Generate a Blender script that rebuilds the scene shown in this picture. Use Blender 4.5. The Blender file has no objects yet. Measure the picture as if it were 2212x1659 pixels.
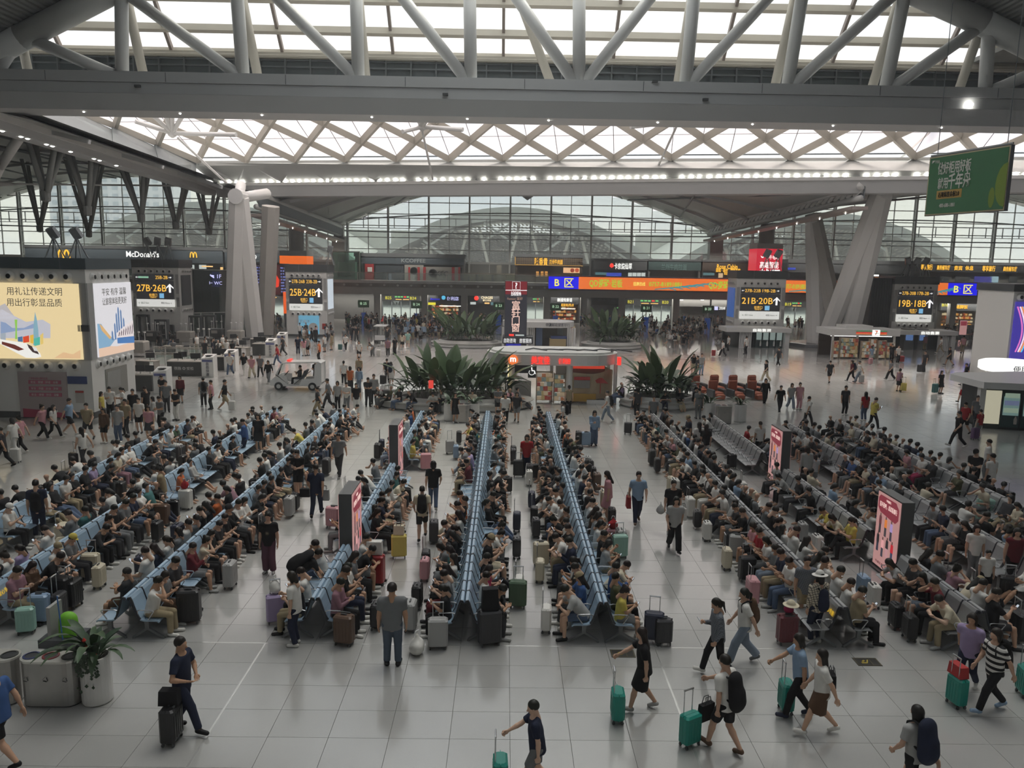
import bpy,math,random,re,time
import numpy as np
from mathutils import Vector,Matrix
T0 = time.time()
SC = bpy.context.scene
COL = SC.collection
RAD = math.radians
# ------------------------------------------------------------------ camera
FPX,PITCH,ROLL,YAW,CAMH = 1660.0,RAD(8.82),RAD(0.95),RAD(0.6),8.3
cF = Vector((math.sin(YAW)*math.cos(PITCH),math.cos(YAW)*math.cos(PITCH),-math.sin(PITCH)))
cR0 = Vector((math.cos(YAW),-math.sin(YAW),0))
cU0 = cR0.cross(cF)
cR = cR0*math.cos(ROLL)+cU0*math.sin(ROLL)
cU = -cR0*math.sin(ROLL)+cU0*math.cos(ROLL)
CAM = Vector((0,0,CAMH))
cam = bpy.data.cameras.new('camera')
cam.sensor_fit = 'HORIZONTAL'
cam.sensor_width = 36.0
cam.lens = FPX/2212.0*36.0
cam.clip_start = 0.1
cam.clip_end = 1500
camo = bpy.data.objects.new('camera',cam)
COL.objects.link(camo)
camo.matrix_world = Matrix(((cR.x,cU.x,-cF.x,CAM.x),(cR.y,cU.y,-cF.y,CAM.y),(cR.z,cU.z,-cF.z,CAM.z),(0,0,0,1)))
SC.camera = camo
def ray(x,y):
 return cF+cR*((x-1106)/FPX)-cU*((y-829.5)/FPX)
def G(x,y,z=0.0):
 d = ray(x,y)
 return CAM+d*((z-CAMH)/d.z)
def W(x,y,Y):
 d = ray(x,y)
 return CAM+d*(Y/d.y)
 # ------------------------------------------------------------------ view and world
vs = SC.view_settings
vs.view_transform = 'Standard'
vs.look = 'None'
vs.exposure = 0.95
vs.gamma = 1.0
vs.use_curve_mapping = False
cy = SC.cycles
cy.max_bounces = 5
cy.diffuse_bounces = 2
cy.glossy_bounces = 2
cy.transmission_bounces = 1
cy.transparent_max_bounces = 8
cy.caustics_reflective = False
cy.caustics_refractive = False
cy.use_adaptive_sampling = True
cy.adaptive_threshold = 0.06
cy.adaptive_min_samples = 12
cy.sample_clamp_indirect = 4.0
world = bpy.data.worlds.new('overcast_sky')
SC.world = world
world.use_nodes = True
nt = world.node_tree
nt.nodes.clear()
wo = nt.nodes.new('ShaderNodeOutputWorld')
bg = nt.nodes.new('ShaderNodeBackground')
tc = nt.nodes.new('ShaderNodeTexCoord')
mp = nt.nodes.new('ShaderNodeMapping')
mp.inputs['Scale'].default_value =(1.0,1.0,2.6)
nz = nt.nodes.new('ShaderNodeTexNoise')
nz.inputs['Scale'].default_value = 2.6
nz.inputs['Detail'].default_value = 6
rp = nt.nodes.new('ShaderNodeValToRGB')
rp.color_ramp.elements[0].position = 0.36
rp.color_ramp.elements[0].color =(0.70,0.77,0.90,1)
rp.color_ramp.elements[1].position = 0.60
rp.color_ramp.elements[1].color =(1.0,0.99,0.95,1)
nt.links.new(tc.outputs['Generated'],mp.inputs['Vector'])
nt.links.new(mp.outputs['Vector'],nz.inputs['Vector'])
nt.links.new(nz.outputs['Fac'],rp.inputs['Fac'])
nt.links.new(rp.outputs['Color'],bg.inputs['Color'])
bg.inputs['Strength'].default_value = 0.78
nt.links.new(bg.outputs['Background'],wo.inputs['Surface'])
# high sun spread wide by thin cloud, a little beyond the hall's far end
sun = bpy.data.lights.new('sun','SUN')
sun.energy = 2.5
sun.angle = RAD(32)
sun.color =(1.0,0.95,0.86)
suno = bpy.data.objects.new('sun',sun)
COL.objects.link(suno)
suno.rotation_euler = Vector((-0.16,-0.30,-1.0)).to_track_quat('-Z','Y').to_euler()
# ------------------------------------------------------------------ materials
MATS ={}
def mat(name,color=(0.5,0.5,0.5),rough=0.6,metal=0.0,emit=0.0,ecol=None,var=0.06,scale=3.0,spec=0.5,bump=0.0):
 if name in MATS:
  return MATS[name]
 m = bpy.data.materials.new(name)
 m.use_nodes = True
 t = m.node_tree
 b = t.nodes['Principled BSDF']
 b.inputs['Roughness'].default_value = rough
 b.inputs['Metallic'].default_value = metal
 b.inputs['Specular IOR Level'].default_value = spec
 c =(*color,1)
 if var>0:
  n = t.nodes.new('ShaderNodeTexNoise')
  n.inputs['Scale'].default_value = scale
  n.inputs['Detail'].default_value = 3
  co = t.nodes.new('ShaderNodeTexCoord')
  t.links.new(co.outputs['Object'],n.inputs['Vector'])
  mx = t.nodes.new('ShaderNodeMix')
  mx.data_type = 'RGBA'
  mx.inputs['A'].default_value = tuple(max(0,v*(1-var))for v in color)+(1,)
  mx.inputs['B'].default_value = tuple(min(1,v*(1+var))for v in color)+(1,)
  t.links.new(n.outputs['Fac'],mx.inputs['Factor'])
  t.links.new(mx.outputs['Result'],b.inputs['Base Color'])
  if bump:
   bp = t.nodes.new('ShaderNodeBump')
   bp.inputs['Strength'].default_value = bump
   t.links.new(n.outputs['Fac'],bp.inputs['Height'])
   t.links.new(bp.outputs['Normal'],b.inputs['Normal'])
 else:
  b.inputs['Base Color'].default_value = c
 if emit>0:
  b.inputs['Emission Color'].default_value =(*(ecol or color),1)
  b.inputs['Emission Strength'].default_value = emit
  m.cycles.emission_sampling = 'NONE'
 MATS[name] = m
 return m
def objmat(name,rough=0.85,var=0.10,scale=9.0,metal=0.0,spec=0.3):
 """colour comes from each object's own colour; fine cloth variation from noise"""
 if name in MATS:
  return MATS[name]
 m = bpy.data.materials.new(name)
 m.use_nodes = True
 t = m.node_tree
 b = t.nodes['Principled BSDF']
 b.inputs['Roughness'].default_value = rough
 b.inputs['Metallic'].default_value = metal
 b.inputs['Specular IOR Level'].default_value = spec
 oi = t.nodes.new('ShaderNodeObjectInfo')
 n = t.nodes.new('ShaderNodeTexNoise')
 n.inputs['Scale'].default_value = scale
 co = t.nodes.new('ShaderNodeTexCoord')
 t.links.new(co.outputs['Object'],n.inputs['Vector'])
 mr = t.nodes.new('ShaderNodeMapRange')
 mr.inputs['To Min'].default_value = 1-var
 mr.inputs['To Max'].default_value = 1+var
 t.links.new(n.outputs['Fac'],mr.inputs['Value'])
 mx = t.nodes.new('ShaderNodeMix')
 mx.data_type = 'RGBA'
 mx.blend_type = 'MULTIPLY'
 mx.inputs['Factor'].default_value = 1
 t.links.new(oi.outputs['Color'],mx.inputs['A'])
 t.links.new(mr.outputs['Result'],mx.inputs['B'])
 t.links.new(mx.outputs['Result'],b.inputs['Base Color'])
 MATS[name] = m
 return m
def glassmat(name,tint=(0.9,0.95,0.93),white=0.0,refl=0.08,wcol=(0.9,0.9,0.9)):
 """thin pane: mostly see-through, some mirror, some milky film"""
 if name in MATS:
  return MATS[name]
 m = bpy.data.materials.new(name)
 m.use_nodes = True
 t = m.node_tree
 t.nodes.clear()
 o = t.nodes.new('ShaderNodeOutputMaterial')
 tr = t.nodes.new('ShaderNodeBsdfTransparent')
 tr.inputs['Color'].default_value =(*tint,1)
 gl = t.nodes.new('ShaderNodeBsdfGlossy')
 gl.inputs['Roughness'].default_value = 0.05
 m1 = t.nodes.new('ShaderNodeMixShader')
 m1.inputs['Fac'].default_value = refl
 t.links.new(tr.outputs[0],m1.inputs[1])
 t.links.new(gl.outputs[0],m1.inputs[2])
 last = m1
 if white>0:
  tl = t.nodes.new('ShaderNodeBsdfTranslucent')
  tl.inputs['Color'].default_value =(*wcol,1)
  m2 = t.nodes.new('ShaderNodeMixShader')
  m2.inputs['Fac'].default_value = white
  t.links.new(m1.outputs[0],m2.inputs[1])
  t.links.new(tl.outputs[0],m2.inputs[2])
  last = m2
 t.links.new(last.outputs[0],o.inputs['Surface'])
 MATS[name] = m
 return m
 # ------------------------------------------------------------------ mesh helpers
def rotz(a):
 return Matrix.Rotation(a,4,'Z')
class MB:
 def __init__(self):
  self.v,self.f,self.m =[],[],[]
 def add(self,vs_,fs,mi=0,M=None):
  o = len(self.v)
  if M is not None:
   vs_ =[M@Vector(p)for p in vs_]
  self.v.extend([tuple(p)for p in vs_])
  for q in fs:
   self.f.append(tuple(i+o for i in q))
   self.m.append(mi)
  return self
 def box(self,x0,x1,y0,y1,z0,z1,mi=0,M=None):
  vs_ =[(x0,y0,z0),(x1,y0,z0),(x1,y1,z0),(x0,y1,z0),(x0,y0,z1),(x1,y0,z1),(x1,y1,z1),(x0,y1,z1)]
  return self.add(vs_,[(0,3,2,1),(4,5,6,7),(0,1,5,4),(1,2,6,5),(2,3,7,6),(3,0,4,7)],mi,M)
 def cb(self,c,s,mi=0,M=None):
  return self.box(c[0]-s[0]/2,c[0]+s[0]/2,c[1]-s[1]/2,c[1]+s[1]/2,c[2]-s[2]/2,c[2]+s[2]/2,mi,M)
 def rbox(self,c,s,b,mi=0,M=None):
  """box with chamfered edges"""
  hx,hy,hz = s[0]/2,s[1]/2,s[2]/2
  rings =[]
  for z,q in((-hz,b),(-hz+b,0),(hz-b,0),(hz,b)):
   x,y = hx-q,hy-q
   rings.append([(x-b,-y,z),(x,-y+b,z),(x,y-b,z),(x-b,y,z),(-x+b,y,z),(-x,y-b,z),(-x,-y+b,z),(-x+b,-y,z)])
  vs_ =[(p[0]+c[0],p[1]+c[1],p[2]+c[2])for r in rings for p in r]
  fs =[tuple(range(7,-1,-1)),tuple(range(24,32))]
  for k in range(3):
   for i in range(8):
    j =(i+1)%8
    fs.append((k*8+i,k*8+j,k*8+8+j,k*8+8+i))
  return self.add(vs_,fs,mi,M)
 def tube(self,a,b,r,n=8,r1=None,mi=0,cap=True,M=None):
  a,b = Vector(a),Vector(b)
  r1 = r if r1 is None else r1
  d =(b-a)
  if d.length<1e-6:
   return self
  d.normalize()
  u = d.orthogonal().normalized()
  w = d.cross(u)
  vs_ =[]
  for p,rr in((a,r),(b,r1)):
   for i in range(n):
    t = 2*math.pi*i/n
    vs_.append(p+u*(rr*math.cos(t))+w*(rr*math.sin(t)))
  fs =[(i,(i+1)%n,n+(i+1)%n,n+i)for i in range(n)]
  if cap:
   fs+=[tuple(range(n-1,-1,-1)),tuple(range(n,2*n))]
  return self.add(vs_,fs,mi,M)
 def bar(self,a,b,w,h,up=(0,0,1),mi=0,M=None):
  """rectangular bar from a to b, w across, h along up"""
  a,b,up = Vector(a),Vector(b),Vector(up)
  d =(b-a).normalized()
  s = d.cross(up)
  if s.length<1e-4:
   s = d.cross(Vector((1,0,0)))
  s.normalize()
  t = s.cross(d)
  vs_ =[]
  for p in(a,b):
   for i,j in((-1,-1),(1,-1),(1,1),(-1,1)):
    vs_.append(p+s*(i*w/2)+t*(j*h/2))
  return self.add(vs_,[(0,1,2,3),(7,6,5,4),(0,4,5,1),(1,5,6,2),(2,6,7,3),(3,7,4,0)],mi,M)
 def path(self,pts,r,n=6,mi=0,M=None):
  for a,b in zip(pts[:-1],pts[1:]):
   self.tube(a,b,r,n,mi=mi,M=M)
  return self
 def prism(self,poly,h0,h1,axis='z',mi=0,M=None):
  """2D polygon (ccw) extruded along an axis: z -> (x,y), y -> (x,z), x -> (y,z)"""
  n = len(poly)
  def P(p,h):
   return{'z':(p[0],p[1],h),'y':(p[0],h,p[1]),'x':(h,p[0],p[1])}[axis]
  vs_ =[P(p,h0)for p in poly]+[P(p,h1)for p in poly]
  fs =[tuple(range(n-1,-1,-1)),tuple(range(n,2*n))]+[(i,(i+1)%n,n+(i+1)%n,n+i)for i in range(n)]
  return self.add(vs_,fs,mi,M)
 def lathe(self,prof,n=16,c=(0,0,0),mi=0,M=None,cap=True):
  vs_,fs =[],[]
  for r,z in prof:
   for i in range(n):
    t = 2*math.pi*i/n
    vs_.append((c[0]+r*math.cos(t),c[1]+r*math.sin(t),c[2]+z))
  for k in range(len(prof)-1):
   for i in range(n):
    j =(i+1)%n
    fs.append((k*n+i,k*n+j,k*n+n+j,k*n+n+i))
  if cap:
   fs+=[tuple(range(n-1,-1,-1)),tuple(range((len(prof)-1)*n,len(prof)*n))]
  return self.add(vs_,fs,mi,M)
 def quad(self,a,b,c,d,mi=0):
  return self.add([a,b,c,d],[(0,1,2,3)],mi)
 def slab(self,pts,thick,mi=0):
  """polygon with thickness along its normal"""
  pts =[Vector(p)for p in pts]
  nn =(pts[1]-pts[0]).cross(pts[2]-pts[0]).normalized()*thick
  n = len(pts)
  vs_ = pts+[p+nn for p in pts]
  fs =[tuple(range(n-1,-1,-1)),tuple(range(n,2*n))]+[(i,(i+1)%n,n+(i+1)%n,n+i)for i in range(n)]
  return self.add(vs_,fs,mi)
 def mesh(self,name,mats,smooth=False):
  me = bpy.data.meshes.new(name)
  me.from_pydata(self.v,[],self.f)
  for m in(mats if isinstance(mats,(list,tuple))else[mats]):
   me.materials.append(m)
  if any(self.m):
   me.polygons.foreach_set('material_index',self.m)
  if smooth:
   me.polygons.foreach_set('use_smooth',[True]*len(me.polygons))
  me.update()
  return me
 def build(self,name,mats,parent=None,loc=None,rz=None,smooth=False,**props):
  return obj(name,self.mesh(name,mats,smooth),parent,loc,rz,**props)
def obj(name,data,parent=None,loc=None,rz=None,color=None,**props):
 o = bpy.data.objects.new(name,data)
 COL.objects.link(o)
 if parent is not None:
  o.parent = parent
 if loc is not None:
  o.location = loc
 if rz is not None:
  o.rotation_euler =(0,0,rz)
 if color is not None:
  o.color =(*color,1)
 for k,v in props.items():
  o[k] = v
 return o
LABELS = set()
def plain(label):
 for a,b in(('long-haired woman','long-haired person'),('older person','person'),('young man','person'),('woman','person'),('man','person'),('boy','small person'),('girl','person'),('child','small person'),('his','their'),('her','their'),("guard's","striding person's")):
  label = re.sub(r'\b%s\b'%a,b,label)
 return label
def tag(o,label,cat,group=None,kind=None):
 label = plain(label)
 o['label'] = label
 o['category'] = cat
 if group:
  o['group'] = group
 if kind:
  o['kind'] = kind
 return o
def thing(name,label,cat,loc=(0,0,0),rz=0.0,group=None):
 o = bpy.data.objects.new(name,None)
 o.empty_display_size = 0.1
 COL.objects.link(o)
 o.location = loc
 o.rotation_euler =(0,0,rz)
 return tag(o,label,cat,group)
def struct(name,mb,mats,parent=None,smooth=False,label=None):
 o = mb.build(name,mats,parent,smooth=smooth)
 if parent is None:
  o['kind'] = 'structure'
  if label:
   o['label'] = label
 return o
_txt ={}
def text_mesh(body,size,bold=0.0,depth=0.01,width=None,align='CENTER'):
 key =(body,round(size,4),bold,depth,width,align)
 if key in _txt:
  return _txt[key]
 cu = bpy.data.curves.new('lettering','FONT')
 cu.body = body
 cu.size = size
 cu.align_x = align
 cu.align_y = 'CENTER'
 cu.offset = bold*size
 cu.extrude = depth
 cu.resolution_u = 2
 o = bpy.data.objects.new('lettering',cu)
 me = bpy.data.meshes.new_from_object(o)
 bpy.data.objects.remove(o)
 bpy.data.curves.remove(cu)
 n = len(me.vertices)
 if n:
  co = np.empty(n*3)
  me.vertices.foreach_get('co',co)
  co = co.reshape(-1,3)
  if width:
   w = co[:,0].max()-co[:,0].min()
   co[:,0]*=width/max(w,1e-6)
   # centre vertically on the ink
  co[:,1]-=(co[:,1].max()+co[:,1].min())/2
  if align=='CENTER':
   co[:,0]-=(co[:,0].max()+co[:,0].min())/2
  me.vertices.foreach_set('co',co.ravel())
 me.name = 'lettering'
 _txt[key] = me
 return me
def text(body,size,m,parent,loc,rz=0.0,bold=0.0,depth=0.01,width=None,align='CENTER',name='lettering'):
 """upright lettering; rz = 0 faces -Y (down the hall towards the photographer)"""
 me = text_mesh(body,size,bold,depth,width,align)
 if m.name not in[x.name for x in me.materials if x]:
  me = me.copy()if len(me.materials)else me
  me.materials.clear()
  me.materials.append(m)
 o = obj(name,me,parent,loc)
 o.rotation_euler =(math.pi/2,0,rz)
 return o
def copy_tree(o,parent=None):
 c = o.copy()
 COL.objects.link(c)
 c.parent = parent
 for ch in o.children:
  copy_tree(ch,c)
 return c
def lin(c):
 return tuple(((v/255.0)/12.92 if v/255.0<=0.04045 else((v/255.0+0.055)/1.055)**2.4)for v in c)
def em(name,rgb,k=1.0):
 """glowing colour: lit signs, screens and backlit prints, also goods painted as if lit"""
 if name in MATS:
  return MATS[name]
 c = lin(rgb)
 m = bpy.data.materials.new(name)
 m.use_nodes = True
 b = m.node_tree.nodes['Principled BSDF']
 b.inputs['Base Color'].default_value =(*[v*0.12 for v in c],1)
 b.inputs['Roughness'].default_value = 0.4
 b.inputs['Emission Color'].default_value =(*c,1)
 b.inputs['Emission Strength'].default_value = k/2**vs.exposure
 m.cycles.emission_sampling = 'NONE'
 MATS[name] = m
 return m
def col(name,rgb,rough=0.6,**k):
 """paint given by its sRGB colour"""
 return mat(name,lin(rgb),rough,**k)
 # ================================================================== STRUCTURE
steel = mat('painted_steel',(0.60,0.61,0.59),0.45,var=0.05,scale=0.8)
steel_w = mat('white_painted_steel',(0.78,0.78,0.76),0.42,var=0.05,scale=0.8)
steel_d = mat('dark_painted_steel',(0.16,0.18,0.19),0.5)
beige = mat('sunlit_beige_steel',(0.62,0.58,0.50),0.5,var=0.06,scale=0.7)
clad = mat('grey_cladding',(0.60,0.61,0.61),0.5,var=0.06,scale=0.3)
soffit = mat('soffit_panel',(0.46,0.47,0.45),0.55,var=0.12,scale=0.15)
deckm = mat('corrugated_deck',(0.22,0.225,0.21),0.5)
black = mat('black_paint',(0.025,0.027,0.03),0.5)
charcoal = mat('charcoal_panel',(0.07,0.075,0.08),0.5)
white = mat('white_panel',(0.78,0.78,0.75),0.4,var=0.03)
lampw = mat('lamp_lit',(1,1,1),0.5,emit=9.0,ecol=(1,0.97,0.9),var=0)
dimming_pane = glassmat('added_dimming_pane',(0.52,0.53,0.54),refl=0.05)  # darkened near roof glass, added to dim the light on the foreground
sky_pane = glassmat('rooflight_pane',(0.93,0.94,0.93),white=0.10,refl=0.05)
grid_pane = glassmat('milky_rooflight_pane',(0.94,0.90,0.90),white=0.16,refl=0.03,wcol=(0.95,0.9,0.9))
win_pane = glassmat('window_glass',(0.86,0.89,0.86),white=0.05,refl=0.07)
clear_glass = glassmat('clear_glass',(0.86,0.92,0.90),white=0.02,refl=0.10)
# ---------------------------------------------------------------- floor
TX,TY,TX0,TY0 = 1.07,0.845,-5.15,15.85
def stone(name,base,rough):
 m = bpy.data.materials.new(name)
 m.use_nodes = True
 t = m.node_tree
 b = t.nodes['Principled BSDF']
 b.inputs['Roughness'].default_value = rough
 b.inputs['IOR'].default_value = 2.15
 ge = t.nodes.new('ShaderNodeNewGeometry')
 n = t.nodes.new('ShaderNodeTexNoise')
 n.inputs['Scale'].default_value = 42
 n.inputs['Detail'].default_value = 2
 n2 = t.nodes.new('ShaderNodeTexNoise')
 n2.inputs['Scale'].default_value = 0.35
 n2.inputs['Detail'].default_value = 4
 t.links.new(ge.outputs['Position'],n.inputs['Vector'])
 t.links.new(ge.outputs['Position'],n2.inputs['Vector'])
 oi = t.nodes.new('ShaderNodeObjectInfo')
 ad = t.nodes.new('ShaderNodeMath')
 ad.operation = 'MULTIPLY_ADD'
 ad.inputs[1].default_value = 0.35
 t.links.new(n.outputs['Fac'],ad.inputs[0])
 t.links.new(n2.outputs['Fac'],ad.inputs[2])
 ad2 = t.nodes.new('ShaderNodeMath')
 ad2.operation = 'MULTIPLY_ADD'
 ad2.inputs[1].default_value = 0.25
 t.links.new(oi.outputs['Random'],ad2.inputs[0])
 t.links.new(ad.outputs[0],ad2.inputs[2])
 mr = t.nodes.new('ShaderNodeMapRange')
 mr.inputs['From Min'].default_value = 0.35
 mr.inputs['From Max'].default_value = 1.1
 mr.inputs['To Min'].default_value = 0.86
 mr.inputs['To Max'].default_value = 1.12
 t.links.new(ad2.outputs[0],mr.inputs['Value'])
 mx = t.nodes.new('ShaderNodeMix')
 mx.data_type = 'RGBA'
 mx.blend_type = 'MULTIPLY'
 mx.inputs['Factor'].default_value = 1
 mx.inputs['A'].default_value =(*base,1)
 t.links.new(mr.outputs['Result'],mx.inputs['B'])
 t.links.new(mx.outputs['Result'],b.inputs['Base Color'])
 rr = t.nodes.new('ShaderNodeMapRange')
 rr.inputs['To Min'].default_value = rough*0.8
 rr.inputs['To Max'].default_value = rough*1.25
 t.links.new(n2.outputs['Fac'],rr.inputs['Value'])
 t.links.new(rr.outputs['Result'],b.inputs['Roughness'])
 return m,t,b,mx
granite = stone('polished_granite',(0.40,0.397,0.38),0.16)[0]
# far floor: same stone with its joints in the material, the tiles being too thin there to tell apart
far_granite,_t,_b,_mx = stone('polished_granite_far',(0.42,0.417,0.40),0.11)
_ge = _t.nodes.new('ShaderNodeNewGeometry')
_br = _t.nodes.new('ShaderNodeTexBrick')
_br.offset = 0
_br.inputs['Scale'].default_value = 1
_br.inputs['Brick Width'].default_value = TX
_br.inputs['Row Height'].default_value = TY
_br.inputs['Mortar Size'].default_value = 0.006
_br.inputs['Color1'].default_value =(1,1,1,1)
_br.inputs['Color2'].default_value =(0.96,0.96,0.96,1)
_br.inputs['Mortar'].default_value =(0.5,0.5,0.5,1)
_mp = _t.nodes.new('ShaderNodeMapping')
_mp.inputs['Location'].default_value =(-TX0,-TY0,0)
_t.links.new(_ge.outputs['Position'],_mp.inputs['Vector'])
_t.links.new(_mp.outputs['Vector'],_br.inputs['Vector'])
_m2 = _t.nodes.new('ShaderNodeMix')
_m2.data_type = 'RGBA'
_m2.blend_type = 'MULTIPLY'
_m2.inputs['Factor'].default_value = 1
_t.links.new(_mx.outputs['Result'],_m2.inputs['A'])
_t.links.new(_br.outputs['Color'],_m2.inputs['B'])
_t.links.new(_m2.outputs['Result'],_b.inputs['Base Color'])
grout = mat('tile_joint',(0.17,0.17,0.16),0.8)
FARY = TY0+TY*34
floor = struct('floor',MB().box(-110,110,-12,FARY,-0.3,-0.022),grout)
struct('floor',MB().box(-110,110,FARY,119,-0.3,0.0),far_granite,floor)
gp = 0.003
tile_me = MB().rbox((0,0,-0.011),(TX-2*gp,TY-2*gp,0.022),0.002).mesh('tile',granite)
cells =[]
for j in range(-11,34):
 y = TY0+TY*(j+0.5)
 half =(y*0.70+2)
 for i in range(-60,70):
  x = TX0+TX*(i+0.5)
  if abs(x)<half:
   cells.append((x*x*0.25+y*y,x,y))
cells.sort()
cells =[c for c in cells if c[2]>9.2]+[c for c in cells if c[2]<=9.2]
for _,x,y in cells[:300]:
 obj('tile',tile_me,floor,(x,y,0))
mb = MB()
for _,x,y in cells[300:]:
 mb.box(x-TX/2+gp,x+TX/2-gp,y-TY/2+gp,y+TY/2-gp,-0.022,0)
o = mb.build('tile',granite,floor)
o['kind'] = 'stuff'
mb = MB()
mb.box(-110,110,-12,FARY,-0.021,-0.008)
# the untiled margins stay flush with the joints' bed
strip = mat('floor_metal_strip',(0.75,0.75,0.72),0.22,metal=0.6,var=0)
for k,(x0,x1,y0,y1)in enumerate([(-40,40,15.83,15.87),(-5.17,-5.13,9,15.83),(3.39,3.43,9,15.2),(-40,40,24.28,24.31),(-40,40,32.73,32.76)]):
 MB().box(x0,x1,y0,y1,-0.005,0.0025).build('metal_strip',strip,floor)
 # ---------------------------------------------------------------- room shell behind and beside the view
wallm = mat('hall_wall',(0.6,0.6,0.58),0.6)
struct('wall_near',MB().box(-100,110,-9,-8.5,0,34),wallm)
struct('wall_left',MB().box(-100.5,-100,-9,119,0,34),wallm)
struct('wall_right',MB().box(110,110.5,-9,119,0,34),wallm)
# ---------------------------------------------------------------- great truss across the hall
TYY = 50.0
def T(x,y,dy=0.0):
 return W(x,y,TYY+dy)
girder = thing('roof_truss','deep grey box girder with round steel diagonals spanning the hall under the roof','truss',W(1106,240,TYY))
gl = girder.location.copy()
def gb(mb,name,m,smooth=False,**k):
 return mb.build(name,m,girder,loc=-gl,smooth=smooth,**k)
def girder_band(y0a,y0b,y1a,y1b,dy0,dy1):
 """a long panel between two photo lines given at x=0 and x=2212"""
 mb = MB()
 a,b = W(-900,y0a-(y0b-y0a)*900/2212,TYY+dy0),W(3100,y0b+(y0b-y0a)*888/2212,TYY+dy0)
 c,d = W(3100,y1b+(y1b-y1a)*888/2212,TYY+dy1),W(-900,y1a-(y1b-y1a)*900/2212,TYY+dy1)
 for p in(a,b):
  p.z =(a.z+b.z)/2
 za,zd =(a.z+b.z)/2,(c.z+d.z)/2
 return za,zd
z_top,z_b1 = girder_band(146,191,172,214,0,0)
z_b2,z_bot = girder_band(200,236,233,268,0,0)
XL,XR = -62.0,70.0
gb(MB().box(XL,XR,TYY,TYY+3.4,z_b1+0.02,z_top),'upper_flange',clad)
gb(MB().box(XL,XR,TYY+0.10,TYY+3.3,z_b2+0.02,z_b1),'web_panel',clad)
gb(MB().prism([(TYY+0.04,z_b2),(TYY+0.5,z_bot),(TYY+2.9,z_bot),(TYY+3.3,z_b2)],XL,XR,'x'),'lower_flange',clad)
for k in range(-8,10):
 x = k*7.4+1.0
 gb(MB().box(x-0.02,x+0.02,TYY-0.012,TYY+0.01,z_b1+0.05,z_top-0.04),'panel_joint',steel_d)
TUBE_R = 0.40
front =[((263,148),(262,-60)),((525,155),(508,-60)),((774,163),(768,-60)),((1017,170),(1014,-60)),((1251,175),(1251,-60)),((1481,177),(1504,-60)),((1701,182),(1741,-60)),((1913,185),(1964,-60)),((2128,192),(2137,55)),((-8,146),(42,82)),((245,147),(68,85)),((520,152),(210,-60)),((772,162),(543,-60)),((1010,167),(827,-60)),((1243,172),(1078,-60)),((1261,172),(1448,-60)),((1486,177),(1710,-60)),((1708,182),(1985,-60)),((1923,185),(2128,50)),((2140,190),(2320,120))]
for i,(a,b)in enumerate(front):
 p,q = T(*a,0.6),T(*b,0.6)
 p.z = z_top-0.1
 gb(MB().tube(p,q,TUBE_R*(1.0 if i<9 else 0.9),14),'truss_tube',steel_w,True)
rear =[((312,147),(262,-60)),((560,152),(512,-60)),((792,160),(770,-60)),((1198,142),(1100,-60)),((1463,150),(1502,-60)),((1673,152),(1729,-60)),((1881,165),(1960,-60)),((2068,180),(2120,55)),((62,136),(45,82))]
for a,b in rear:
 p,q = T(*a,3.0),T(*b,3.0)
 p.z = z_top-0.1
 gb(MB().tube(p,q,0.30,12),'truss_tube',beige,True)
 # sloping top chords
for pts in([(-160,200),(45,82),(320,-60)],[(2400,190),(2125,50),(1880,-60)]):
 P =[T(*p,0.6)for p in pts]
 mb = MB()
 for a,b in zip(P[:-1],P[1:]):
  mb.tube(a,b,0.75,16)
 gb(mb,'top_chord',steel,True)
 # small fittings under and on the girder
for x,y,lit in((297,186,0),(962,204,0),(1524,215,0),(2095,226,1),(1415,176,0)):
 p = W(x,y,TYY-0.05)
 gb(MB().cb(p,(0.34,0.2,0.14)),'camera_box',lampw if lit else charcoal)
for k in range(12):
 x = -34+k*6.1+(0.9 if k%3 else 0)
 gb(MB().lathe([(0.05,-0.05),(0.07,0)],8,(x,TYY+1.2,z_bot)),'downlight',lampw)
 # roof deck on both sides of the lantern
LYB,LZB = 58.0,W(1106,122,58.0).z
def DXL(z):
 return-36.5+(z-24)*2.6
def DXR(z):
 return 40.0-(z-24)*3.2
def deck(sign,pts):
 a,b =[T(*p,0.6)for p in pts]
 d =(b-a)
 a2 = a-d*0.5
 b2 = a+d*((31.6-a.z)/d.z)
 up = Vector((0,0,0.9))
 y0,y1 = 34.0,51.4
 mb = MB()
 L =(b2-a2).length
 n = int(L/0.34)
 vs_,fs =[],[]
 for i in range(n+1):
  for q,off in((0,0),(0.45,0),(0.5,0.12),(0.95,0.12)):
   t = min(1,(i+q)/n)
   p = a2.lerp(b2,t)
   vs_.append((p.x,y0,p.z+0.75+off))
   vs_.append((p.x,y1,p.z+0.75+off))
 m_ = len(vs_)//2
 for i in range(m_-1):
  fs.append((2*i,2*i+2,2*i+3,2*i+1))
 mb.add(vs_,fs)
 k_ = len(mb.v)
 mb.slab([(a2.x,y0,a2.z+1.2),(b2.x,y0,b2.z+1.2),(b2.x,y1,b2.z+1.2),(a2.x,y1,a2.z+1.2)],0.3)
 return mb,a2,b2
dl,al_,bl_ = deck(-1,((45,82),(320,-60)))
struct('ceiling_deck_left',dl,deckm)
dr,ar_,br_ = deck(1,((2125,50),(1880,-60)))
struct('ceiling_deck_right',dr,deckm)
struct('ceiling_flat_left',MB().box(-100,-48,51.4,62,20,20.3),deckm)
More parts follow.
